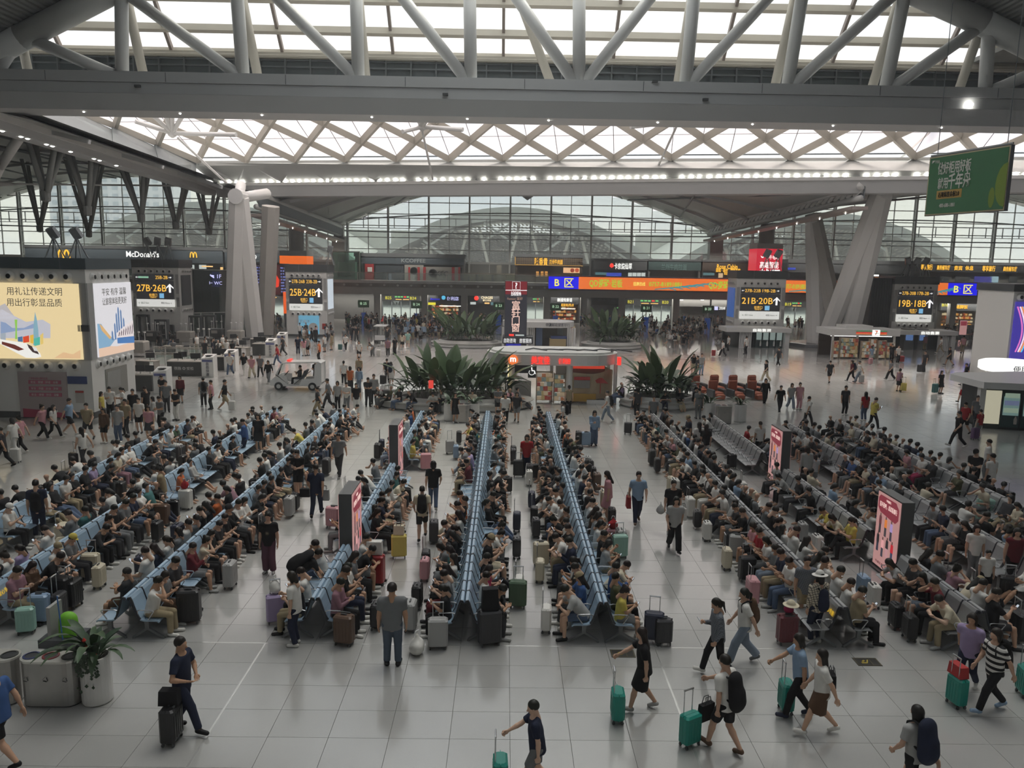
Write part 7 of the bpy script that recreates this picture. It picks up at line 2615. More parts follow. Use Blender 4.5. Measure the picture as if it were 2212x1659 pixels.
# ================================================================== SECURITY CHECK AREA
cdark = col('counter_charcoal',(70,71,70),0.4)
cpale = col('counter_pale',(170,166,158),0.45)
def rail_label(k):
 return ORD[k]
def box_at(px0,px1,py,d,h):
 a,b = G(px0,py),G(px1,py)
 return(a.x+b.x)/2,(a.y+b.y)/2,b.x-a.x,d,h
for k,(px0,px1,py,lab,txt)in enumerate(((360,436,812,'long charcoal security counter with pale lettering','铁路 ◎ 安检'),(286,330,845,'charcoal security counter closest to the big advert tower',None),(456,484,800,'short charcoal security counter behind the lettered counter',None),(545,572,768,'charcoal security counter beside the far totem boxes',None))):
 x,y,w,d,h = box_at(px0,px1,py,.9,1.0)
 t = thing('security_counter',lab,'counter',(x,y+.45,0),group='security counters')
 MB().box(-w/2,w/2,-d/2,d/2,0,h).build('body',cdark,t)
 MB().box(-w/2-.03,w/2+.03,-d/2-.03,d/2+.03,h,h+.05).build('worktop',cpale,t)
 if txt:
  text(txt,.26,white,t,(0,-d/2-.01,h*.55),depth=.005)
 for q in(-w*.25,w*.25):
  m = MB().box(q-.28,q+.28,.0,.05,h+.2,h+.6).build('monitor',black,t)
  MB().box(q-.03,q+.03,.05,.1,h+.05,h+.4).build('monitor_stand',steel,m)
for k,(px,py,lab)in enumerate(((347,850,'white self-service totem box closest to the big advert tower'),(449,815,'white self-service totem box at the end of the lettered counter'),(497,802,'white self-service totem box behind the walking group'),(584,772,'white self-service totem box near the far counters'),(608,755,'white self-service totem box farthest back'))):
 p = G(px,py)
 t = thing('totem_box',lab,'sign box',(p.x,p.y+.4,0),group='white self-service totem boxes')
 MB().add([(-.42,-.4,0),(.42,-.4,0),(.42,.4,0),(-.42,.4,0),(-.42,-.4,1.35),(.42,-.4,1.45),(.42,.4,1.6),(-.42,.4,1.6)],[(0,3,2,1),(4,5,6,7),(0,1,5,4),(1,2,6,5),(2,3,7,6),(3,0,4,7)]).build('box',white,t)
 MB().box(-.36,.36,-.42,-.4,1.1,1.26).build('blue_band',col('totem_blue',(110,115,165)),t)
 for i,c in enumerate('自助快速'):
  text(c,.24,col('totem_text',(60,62,95)),t,(0,-.41,.96-.25*i),depth=.004)
 MB().box(-.2,.2,-.2,.2,1.5,1.54).build('slot',black,t)
rn = random.Random(12)
XR_ =[(402,745),(330,745),(468,738),(510,742),(548,735),(440,760),(300,770),(365,728)]
for k,(px,py)in enumerate(XR_):
 p = G(px,py)
 t = thing('baggage_scanner','grey baggage X-ray scanner in the security area, %s from the left'%ORD[[x for x,_ in sorted(XR_)].index(px)],'scanner',(p.x,p.y,0),group='baggage scanners')
 MB().rbox((0,0,.85),(1.5,1.1,1.0),.08).build('hood',cdark if k%3 else cpale,t)
 MB().box(-2.0,2.0,-.42,.42,.45,.55).build('conveyor',black,t)
 for sx in(-1.7,1.7):
  MB().box(sx-.08,sx+.08,-.35,.35,0,.45).build('leg',steel,t)
 MB().box(-.3,.3,-.58,-.54,.9,1.2).build('control_panel',cpale,t)
 for sx in(-.5,.0,.5):
  o = MB().tube((sx,.2,1.35),(sx,.2,2.05),.03,6).build('camera_mast',white,t)
  MB().lathe([(.03,0),(.12,.03),(.1,.12)],8,(sx,.2,2.0)).build('camera_dome',white,o)
GT =[(312,728),(352,742),(424,730),(455,728),(492,722),(532,724)]
for k,(px,py)in enumerate(GT):
 p = G(px,py)
 t = thing('detector_gate','white-edged walk-through metal detector, %s from the left'%ORD[k],'detector',(p.x,p.y,0),group='metal detector gates')
 for sx in(-.5,.5):
  MB().box(sx-.12,sx+.12,-.3,.3,0,2.2).build('panel',charcoal,t)
  MB().box(sx-.04,sx+.04,-.33,-.3,0,2.2).build('edge_strip',white,t)
 MB().box(-.62,.62,-.3,.3,2.2,2.4).build('header',charcoal,t)
for k,(px0,px1,py,lab)in enumerate(((312,424,790,'low steel barrier with glass panels across the security area front'),(330,460,776,'steel barrier with stacked rails in the middle of the security area'),(410,458,768,'short steel barrier with plant trough in the security area'))):
 x,y,w,d,h = box_at(px0,px1,py,.1,1.0)
 t = thing('security_barrier',lab,'barrier',(x,y,0),group='security barriers')
 for q in range(6):
  xx = -w/2+w*q/5
  MB().box(xx-.04,xx+.04,-.04,.04,0,h).build('post',steel,t)
  if q<5:
   MB().box(xx+.06,xx+w/5-.06,-.01,.01,.12,h-.15).build('glass_panel',clear_glass,t)
 for z in(h,h-.12):
  MB().box(-w/2,w/2,-.05,.05,z-.03,z+.03).build('rail',cpale,t)
DK =[(320,800),(390,798),(420,802),(300,760),(375,765),(430,748),(520,768),(500,752),(560,748)]
for k,(px,py)in enumerate(DK):
 p = G(px,py)
 t = thing('security_desk','pale security desk with black monitor, %s from the left'%ORD[[x for x,_ in sorted(DK)].index(px)],'desk',(p.x,p.y,0),.2*(k%3-1),group='security desks')
 MB().box(-.8,.8,-.35,.35,.7,.76).build('desk_top',cpale,t)
 MB().box(-.78,-.1,-.32,.32,0,.7).build('drawer_block',cpale if k%2 else cdark,t)
 MB().box(.7,.76,-.32,.32,0,.7).build('side_panel',cpale,t)
 m = MB().box(-.1,.5,-.05,0,.95,1.35,M=rotz(.5)).build('monitor',black,t)
 MB().box(.15,.2,0,.04,.76,1.1,M=rotz(.5)).build('monitor_stand',black,m)
a,b = G(285,727),G(572,716)
fn = thing('glass_fence','long glass fence with steel rail behind the security area','fence',(a.x,a.y,0))
dv = Vector((b.x-a.x,b.y-a.y,0))
for q in range(10):
 p,r = dv*(q/10),dv*((q+1)/10)
 MB().slab([p+Vector((0,0,.1)),r+Vector((0,0,.1)),r+Vector((0,0,2.3)),p+Vector((0,0,2.3))],.03).build('pane',clear_glass,fn)
 MB().box(p.x-.05,p.x+.05,p.y-.05,p.y+.05,0,2.4).build('post',steel,fn)
MB().bar(Vector((0,0,2.38)),dv+Vector((0,0,2.38)),.08,.08).build('rail',steel,fn)
# ================================================================== LUGGAGE AND THINGS CARRIED
shellm = objmat('suitcase_shell',rough=0.38,var=0.05,scale=4,spec=0.5)
bagm = objmat('bag_cloth',rough=0.85,var=0.12,scale=10)
_lug ={}
def suitcase_meshes(size):
 if size in _lug:
  return _lug[size]
 w,d,h ={'s':(.37,.23,.54),'m':(.43,.26,.62),'l':(.50,.30,.74)}[size]
 mb = MB().rbox((0,0,.07+h/2),(w,d,h),.035)
 for k in range(5):
  x = -w*.36+w*.18*k
  mb.box(x-.014,x+.014,-d/2-.006,-d/2+.01,.15,h*.94).box(x-.014,x+.014,d/2-.01,d/2+.006,.15,h*.94)
 mb.box(-w/2-.003,w/2+.003,-.006,.006,.08,.07+h+.003)
 sh = mb.mesh('shell',shellm)
 up = MB()
 for s in(-1,1):
  up.tube((s*w*.26,d*.36,.07+h-.02),(s*w*.26,d*.36,1.02),.010,6)
 up.tube((-w*.29,d*.36,1.02),(w*.29,d*.36,1.02),.017,6)
 dn = MB().box(-w*.26,w*.26,d*.30,d*.42,.07+h,.07+h+.025).bar((-w*.16,0,.085+h),(w*.16,0,.085+h),.03,.03)
 wh = MB().tube((-.012,0,.03),(.012,0,.03),.03,8).box(-.015,.015,-.015,.015,.04,.08)
 _lug[size] =(sh,up.mesh('pull_handle',chrome),dn.mesh('pull_handle',charcoal),wh.mesh('wheel',charcoal),w,d,h)
 return _lug[size]
def suitcase(loc,heading,color,label,size='m',handle=True,wheels=True,group=None):
 sh,up,dn,wh,w,d,h = suitcase_meshes(size)
 t = thing('suitcase',label,'suitcase',(loc[0],loc[1],0),RAD(heading),group)
 obj('shell',sh,t,color=lin(PAL[color]if isinstance(color,str)else color))
 obj('pull_handle',up if handle else dn,t)
 if wheels:
  for sx in(-1,1):
   for sy in(-1,1):
    obj('wheel',wh,t,(sx*w*.38,sy*d*.34,0))
 return t
 # backpack worn on the back, tote, carrier bag, lumpy plastic bag
f_ = Field((-.22,-.22,-.32),(.22,.12,.34),.015)
f_.cone((0,-.06,-.17),(0,-.05,.14),.150,.130,((0,1,0),.62),.03)
f_.cone((0,-.13,-.14),(0,-.13,-.04),.105,.10,((0,1,0),.5),.03)
bp_me = np_mesh('pack',[(*f_.surface(),0)],[bagm])
mb = MB()
for s in(-1,1):
 mb.path([(s*.09,.0,.22),(s*.10,.10,.24),(s*.11,.21,.18),(s*.12,.22,.02),(s*.13,.10,-.12),(s*.12,.0,-.18)],.018,6)
strap_me = mb.mesh('shoulder_strap',bagm)
def backpack(o,color,label,lift=0.0,scale=1.0):
 """on the back of a standing person o"""
 pn =[k for(k,q),m in _pm.items()if q=='body' and m==o.data][0]
 J = POSES[pn]
 t = thing('backpack',label,'backpack')
 up,fw = Vector(J['up']),Vector(J['fw'])
 rt = fw.cross(up)
 c = Vector(J['p'])+up*(.27+lift)-fw*.135
 M = Matrix(((rt.x,fw.x,up.x,c.x),(rt.y,fw.y,up.y,c.y),(rt.z,fw.z,up.z,c.z),(0,0,0,1)))
 t.matrix_world = Matrix.Translation(o.location)@rotz(o.rotation_euler.z)@M@Matrix.Scale(scale,4)
 obj('pack',bp_me,t,color=lin(PAL[color]))
 o = obj('shoulder_strap',strap_me,t,color=lin(PAL['black']))
 o.scale =(1/scale,1/scale,1/scale)
 return t
def carrier(loc,z,heading,color,label,s=(.30,.12,.34),handles=True,emblem=None):
 t = thing('carrier_bag',label,'bag',(loc[0],loc[1],z),RAD(heading))
 w,d,h = s
 mb = MB().add([(-w/2,-d/2,0),(w/2,-d/2,0),(w/2,d/2,0),(-w/2,d/2,0),(-w*.46,-d*.42,h),(w*.46,-d*.42,h),(w*.46,d*.42,h),(-w*.46,d*.42,h)],[(0,3,2,1),(4,5,6,7),(0,1,5,4),(1,2,6,5),(2,3,7,6),(3,0,4,7)])
 o = mb.build('bag_body',bagm,t)
 o.color =(*lin(PAL[color]if isinstance(color,str)else color),1)
 if handles:
  for sy in(-1,1):
   MB().path([(-w*.22,sy*d*.4,h-.01),(-w*.16,sy*d*.2,h+.13),(w*.16,sy*d*.2,h+.13),(w*.22,sy*d*.4,h-.01)],.008,5).build('bag_handle',charcoal,t)
 return t
f_ = Field((-.2,-.2,-.02),(.2,.2,.42),.018)
f_.cone((0,0,.11),(.02,0,.17),.13,.12,None,.04).cone((.06,.05,.1),(-.05,-.06,.15),.1,.1,None,.04).cone((0,0,.25),(.01,0,.34),.05,.025,None,.05)
plast_me = np_mesh('bag_body',[(*f_.surface(),0)],[bagm])
def plastic_bag(loc,z,color,label,s=1.0):
 t = thing('plastic_bag',label,'bag',(loc[0],loc[1],z),random.Random(label).random()*6)
 o = obj('bag_body',plast_me,t,color=lin(PAL[color]if isinstance(color,str)else color))
 o.scale =(s,s,s)
 MB().path([(-.06*s,0,.32*s),(-.03*s,0,.42*s),(.05*s,0,.42*s),(.07*s,0,.32*s)],.008,5).build('bag_handle',bagm,t)
 return t
screen = em('phone_screen',(205,215,225),0.8)
ph_b = MB().rbox((0,0,0),(.075,.009,.155),.004).mesh('phone_body',black)
ph_s = MB().box(-.034,.034,-.0062,-.0045,-.07,.07).mesh('phone_screen',screen)
NPH = 0
def phone(o,label):
 pn =[k for(k,q),m in _pm.items()if q=='body' and m==o.data][0]
 J = POSES[pn]
 both = abs(J['wr'][0][2]-J['wr'][1][2])<.06
 c =(J['wr'][0]+J['wr'][1])/2 if both else J['wr'][0]
 t = thing('smartphone',label,'phone')
 M = Matrix.Translation(Vector(c)+Vector((0 if both else-.03,.10,.05)))@Matrix.Rotation(RAD(-35),4,'X')
 t.matrix_world = o.matrix_basis@M
 obj('phone_body',ph_b,t)
 obj('phone_screen',ph_s,t)
 return t
 # ================================================================== STANDING AND WALKING PEOPLE
def stripes(name,c1,c2,scale):
 m = bpy.data.materials.new(name)
 m.use_nodes = True
 t = m.node_tree
 b = t.nodes['Principled BSDF']
 b.inputs['Roughness'].default_value = 0.9
 w = t.nodes.new('ShaderNodeTexWave')
 w.bands_direction = 'Z'
 w.inputs['Scale'].default_value = scale
 r = t.nodes.new('ShaderNodeValToRGB')
 r.color_ramp.interpolation = 'CONSTANT'
 r.color_ramp.elements[0].color =(*lin(c1),1)
 r.color_ramp.elements[1].position = 0.5
 r.color_ramp.elements[1].color =(*lin(c2),1)
 co = t.nodes.new('ShaderNodeTexCoord')
 t.links.new(co.outputs['Object'],w.inputs['Vector'])
 t.links.new(w.outputs['Fac'],r.inputs['Fac'])
 t.links.new(r.outputs['Color'],b.inputs['Base Color'])
 return m
bw_stripe = stripes('black_white_stripe',(30,30,32),(222,220,214),2.6)
gw_stripe = stripes('grey_white_stripe',(150,155,165),(215,215,212),5.0)
def checks(name,c1,c2,scale):
 m = bpy.data.materials.new(name)
 m.use_nodes = True
 t = m.node_tree
 b = t.nodes['Principled BSDF']
 b.inputs['Roughness'].default_value = 0.9
 w = t.nodes.new('ShaderNodeTexBrick')
 w.offset = 0
 w.inputs['Scale'].default_value = scale
 w.inputs['Mortar Size'].default_value = 0.05
 w.inputs['Brick Width'].default_value = 0.5
 w.inputs['Row Height'].default_value = 0.5
 w.inputs['Color1'].default_value =(*lin(c1),1)
 w.inputs['Color2'].default_value =(*lin(c1),1)
 w.inputs['Mortar'].default_value =(*lin(c2),1)
 co = t.nodes.new('ShaderNodeTexCoord')
 mp_ = t.nodes.new('ShaderNodeMapping')
 mp_.inputs['Rotation'].default_value =(math.pi/2,0,0.3)
 t.links.new(co.outputs['Object'],mp_.inputs['Vector'])
 t.links.new(mp_.outputs['Vector'],w.inputs['Vector'])
 t.links.new(w.outputs['Color'],b.inputs['Base Color'])
 return m
plaid_g = checks('grey_plaid',(120,125,132),(80,85,95),12)
plaid_w = checks('cream_plaid',(205,195,175),(60,55,55),9)
HERO ={}
def hero(key,px,py,heading,pname,top,bottom,hair,tk,bk,label,size=1.0,**kw):
 p = G(px,py)
 HERO[key] = person(pname,(p.x,p.y,0),heading,top,bottom,hair,tk,bk,label,size=size,seed=px,**kw)
 return HERO[key]
def phone_for(key,label):
 phone(HERO[key],label)
TEAL =(28,138,124)
hero('guard',398,1578,262,'belt','navy','navy','short','tee','trousers','man in navy short-sleeved uniform striding beside a black trolley case',1.03,shoes='black')
suitcase(G(372,1602),270,'black','black upright trolley case beside the striding man in navy','m',False)
carrier(G(372,1598),0.69,0,'black','soft black bag strapped on top of the guard\'s trolley case',(.34,.2,.26),False)
hero('jersey',8,1652,80,'walk','blue','black','short','tee','shorts','person in blue and red jersey with black shorts leaving at the left edge',1.02,shoes='black')
hero('boy',1158,1712,92,'push','navy','grey','short','tee','shorts','boy in dark hooded top pushing a teal case at the bottom edge',0.92)
suitcase(G(1080,1712),92,TEAL,'teal suitcase pushed by the boy at the bottom edge','s')
hero('dress',1388,1533,88,'push','black','black','long','tee','skirt','long-haired woman in black dress pushing a teal suitcase',0.96,shoes='pale grey')
suitcase(G(1333,1556),88,TEAL,'teal suitcase in front of the woman in the black dress','s')
hero('bpman',1563,1622,40,'push','white','black','short','tee','shorts','man in white tee and black shorts with large black backpack',1.02,shoes='brown')
backpack(HERO['bpman'],'black','large black backpack on the man in black shorts',0.0,1.2)
suitcase(G(1489,1610),30,TEAL,'teal suitcase wheeled by the man with the large black backpack','s')
carrier(G(1522,1600),0.42,30,'black','black paper shopping bag held beside the teal suitcase',(.32,.12,.30))
hero('plaid',1546,1458,90,'walk_phone','grey','black','pony','long','trousers','woman in grey plaid shirt walking with her phone held out',0.97,topmat=plaid_g,shoes='white')
phone_for('plaid','phone held out by the woman in the grey plaid shirt')
hero('beigebp',1603,1432,88,'walk_b','white','pale denim','pony','tee','wide','woman in white tee and pale jeans with brown backpack',0.97,shoes='grey')
backpack(HERO['beigebp'],'brown','patterned brown backpack on the woman in pale jeans')
hero('bluesh',1722,1548,85,'push','pale blue','black','bob','tee','trousers','person in pale blue shirt pushing a teal suitcase',0.96,shoes='navy')
suitcase(G(1696,1536),86,TEAL,'teal suitcase in front of the person in pale blue','s')
hero('whskirt',1768,1586,82,'walk_b','white','brown','long','tee','skirt','long-haired woman in white tee and brown patterned skirt',0.95,shoes='white')
carrier(G(1788,1560),0.72,80,'black','black shoulder bag behind the woman in the brown skirt',(.28,.12,.26))
hero('lav',2084,1492,130,'trail','lavender','navy','bob','tee','trousers','woman in lavender top leading a teal suitcase with a red bag',0.96)
suitcase(G(2064,1524),100,TEAL,'teal suitcase carrying a red bag beside the woman in lavender','s')
carrier(G(2062,1522),0.62,100,(176,62,62),'red printed bag lying on the teal suitcase',(.34,.2,.22),False)
hero('stripe',2138,1537,95,'walk_b','white','black','bob','tee','trousers','person in black and white striped tee with black backpack',0.98,topmat=bw_stripe,shoes='pale blue')
backpack(HERO['stripe'],'black','black backpack on the person in the striped tee')
suitcase(G(2212,1502),80,TEAL,'teal suitcase cut off by the right edge','s')
hero('bpgirl',1967,1735,20,'walk','pale grey','black','bob','tee','shorts','girl in grey tee seen from behind at the bottom right',0.95)
backpack(HERO['bpgirl'],'navy','big dark blue backpack on the girl at the bottom right',0.0,1.25)
hero('backman',848,1437,5,'stand','grey','navy','short','tee','trousers','broad man in slate shirt and navy trousers standing with his back turned',1.05,shoes='black')
HERO['backman'].children[0].color =(*lin((84,96,110)),1)
HERO['backman'].scale =(1.16,1.16,1.04)
hero('whback',640,1393,80,'phone','white','navy','bob','tee','trousers','woman in white tee and navy trousers by the fourth row end',0.97,shoes='white')
suitcase(G(597,1345),20,'lavender','lilac suitcase with a white pack beside the woman in white','m',True)
plastic_bag(G(596,1340),0.70,'white','white rucksack bundle resting on the lilac suitcase',1.0)
hero('bend',652,1310,300,'bend','black','denim','short','tee','trousers','person bending over the fourth row seats with a large black backpack',1.0)
backpack(HERO['bend'],'black','large black backpack on the bending person',0.0,1.25)
hero('plum',583,1236,182,'stand','black','plum','pony','tee','wide','woman in black tee with flower print and plum trousers facing us',0.97,shoes='pale grey')
mb = MB()
for k in range(8):
 a = k*math.pi/4
 mb.add([(.012*math.cos(a+.6),.012*math.sin(a+.6),0),(.075*math.cos(a),.075*math.sin(a),0),(.012*math.cos(a-.6),.012*math.sin(a-.6),0)],[(0,1,2)])
o = mb.build('flower_print',col('flower_beige',(150,135,110)),HERO['plum'])
o.matrix_local = Matrix.Translation((0,.152,1.18))@Matrix.Rotation(math.pi/2,4,'X')
hero('navyback',684,1116,2,'walk','navy','navy','short','tee','trousers','man in navy walking away with a bag in each hand',1.02,shoes='black')
carrier(G(660,1100),0.45,0,'black','black holdall in the left hand of the man in navy',(.34,.2,.28))
carrier(G(702,1108),0.45,0,'pale grey','pale grey carrier bag in the right hand of the man in navy',(.32,.16,.36))
hero('greypolo',733,1028,178,'walk_b','grey','charcoal','short','tee','trousers','man in grey polo shirt walking towards us along the left aisle',1.0)
hero('yellowbp',912,1166,4,'walk','cream','charcoal','short','tee','shorts','person in pale yellow tee and shorts walking away',0.97)
backpack(HERO['yellowbp'],'black','black backpack on the person in pale yellow')
hero('blackaway',936,1100,5,'walk_b','black','denim','bob','tee','trousers','woman in black top and jeans walking away beside the backpacker',0.98)
hero('redtee',1137,1028,176,'stand','red','navy','bob','tee','trousers','woman in red tee standing between the two middle rows',0.97)
suitcase(G(1120,1030),180,'black','black suitcase at the side of the woman in red','m',True)
hero('blueshirt',1375,1130,178,'walk','pale blue','navy','short','tee','trousers','man in light blue shirt walking towards us with a red bag',1.02,shoes='brown')
carrier(G(1356,1122),0.42,90,'red','red shopping bag held by the man in the light blue shirt',(.32,.14,.38))
hero('tote',1455,1190,178,'walk_b','pale grey','black','long','tee','wide','woman in pale tee and wide black trousers walking towards us',0.97)
carrier(G(1473,1172),0.75,100,'white','white tote bag on the arm of the woman in wide trousers',(.30,.10,.36))
hero('behindt',1450,1152,180,'stand','black','black','short','tee','shorts','man in black tee right behind the woman with the tote bag',1.0)
plastic_bag(G(1425,1150),0.62,'pale grey','pale bag of shoes dangling beside the man in black',0.9)
hero('bluecoat',1282,962,180,'phone','pale blue','denim','long','long','wide','woman in pale blue open shirt and mask looking at her phone',0.97)
suitcase(G(1265,964),190,'pale blue','pale blue suitcase beside the woman in the open blue shirt','m',False)
hero('leftbp',1312,912,80,'walk','white','pale denim','short','tee','trousers','young man in white tee walking left past the kiosk banner',1.0)
backpack(HERO['leftbp'],'black','small black backpack on the young man by the kiosk banner')
hero('pinkdress',1312,1124,85,'phone','pink','pink','long','tee','skirt','long-haired woman in pink dress standing beside the sixth row',0.97)
phone_for('pinkdress','phone in the hand of the woman in the pink dress')
hero('hatlady',1760,1388,15,'stand','cream','navy','bob','long','trousers','woman in cream plaid shirt and white sun hat by the seventh row',0.97,topmat=plaid_w,cap=('hat','white'))
backpack(HERO['hatlady'],'navy','navy backpack on the woman with the white sun hat',-.1,.9)
hero('oldman',1733,1346,175,'stand','grey','khaki','short','tee','shorts','older person in grey checked shirt facing us beside the sun hat woman',0.96,topmat=plaid_g)
suitcase(G(1698,1390),185,'maroon','maroon suitcase with a straw hat and pink bag on top','m',False)
plastic_bag(G(1698,1386),0.69,'magenta','pink bag resting on the maroon suitcase',.7)
t = thing('straw_hat','pale straw hat lying on the maroon suitcase','hat',(*G(1702,1388).xy,0.86))
obj('brim',HAIR['hat'],t,color=lin(PAL['cream']))
hero('hood',1738,1056,10,'stand','pale grey','black','bob','long','trousers','person in grey hooded top behind the far lightbox',0.97)
hero('kid',1757,1050,5,'stand','pale grey','grey','bob','tee','skirt','child in striped dress beside the person in the grey hood',0.72,topmat=gw_stripe)
hero('whgirl',2098,1252,170,'stand','white','grey','bob','tee','trousers','girl in white tee standing between the rows at the right',0.9)
hero('kidbp',2124,1290,175,'stand','white','black','short','tee','shorts','child in white tee with straps standing at the right',0.74)
hero('maroonw',2183,1272,160,'stand','maroon','black','bob','vest','trousers','woman in maroon vest and mask holding a trolley handle',0.97)
suitcase(G(2172,1300),165,'black','black suitcase held by the woman in maroon','m')
hero('blueold',531,988,95,'phone2','blue','navy','short','long','trousers','person in bright blue jacket standing in the second row aisle',0.97)
hero('blacktall',560,975,180,'stand','black','black','long','tee','skirt','long-haired woman all in black next to the blue jacket',0.97)
hero('brownlady',354,1112,100,'phone2','khaki','khaki','bun','tee','skirt','woman in khaki dress standing at the second row',0.96)
hero('navybp',86,1162,20,'stand','navy','navy','short','tee','trousers','man in navy standing among the second row seats',1.03)
backpack(HERO['navybp'],'black','black backpack on the man standing in the second row')
hero('rowblack',646,1072,175,'phone2','black','black','short','tee','shorts','man in black standing over the third row',1.0)
hero('whlong',1507,992,10,'stand','white','black','long','tee','wide','long-haired woman in white tee behind the seventh row',0.96)
hero('bllong',1522,998,8,'stand','black','white','long','tee','wide','long-haired woman in black top and white trousers',0.96)
hero('capman',1486,978,95,'phone','navy','charcoal','short','tee','trousers','man in navy shirt and tan cap standing at the seventh row',1.0,cap=('cap','khaki'))
hero('whtee',1638,988,8,'stand','white','black','short','tee','trousers','boy in white tee beside the yellow suitcase at the eighth row',0.94)
suitcase(G(1612,982),10,'yellow','pale yellow suitcase behind the eighth row','m',False)
hero('rt1',2100,1068,130,'phone2','black','black','short','tee','trousers','man in black tee and cap standing at the right aisle',1.02,cap=('cap','black'))
plastic_bag(G(2092,1066),0.75,'white','white carrier held by the man in the black cap',.8)
hero('rt2',2135,1078,20,'stand','white','charcoal','short','tee','shorts','man in white tee with blue sling bag at the right aisle',1.0)
hero('rt3',2128,1040,60,'stand','white','grey','short','tee','trousers','man in white standing behind the black cap',1.0)
hero('walkrt',2067,966,85,'walk','black','black','short','tee','trousers','man in black striding left past the right drinks kiosk',1.02)
hero('red1',2082,938,110,'walk_phone','red','black','short','tee','shorts','person in dark red top in the group by the drinks kiosk',0.98)
hero('grey1',2106,925,170,'stand','grey','charcoal','short','tee','trousers','tall man in grey in the group by the drinks kiosk',1.03)
hero('red2',2113,946,20,'stand','red','grey','short','tee','shorts','child in bright red beside the purple suitcase',0.85)
suitcase(G(2105,950),10,'purple','purple suitcase beside the child in red','s',True)
hero('yellowt',1884,928,280,'walk_phone','yellow','charcoal','short','tee','trousers','man in bright yellow tee walking right with his phone',1.0)
phone_for('yellowt','phone held by the man in the yellow tee')
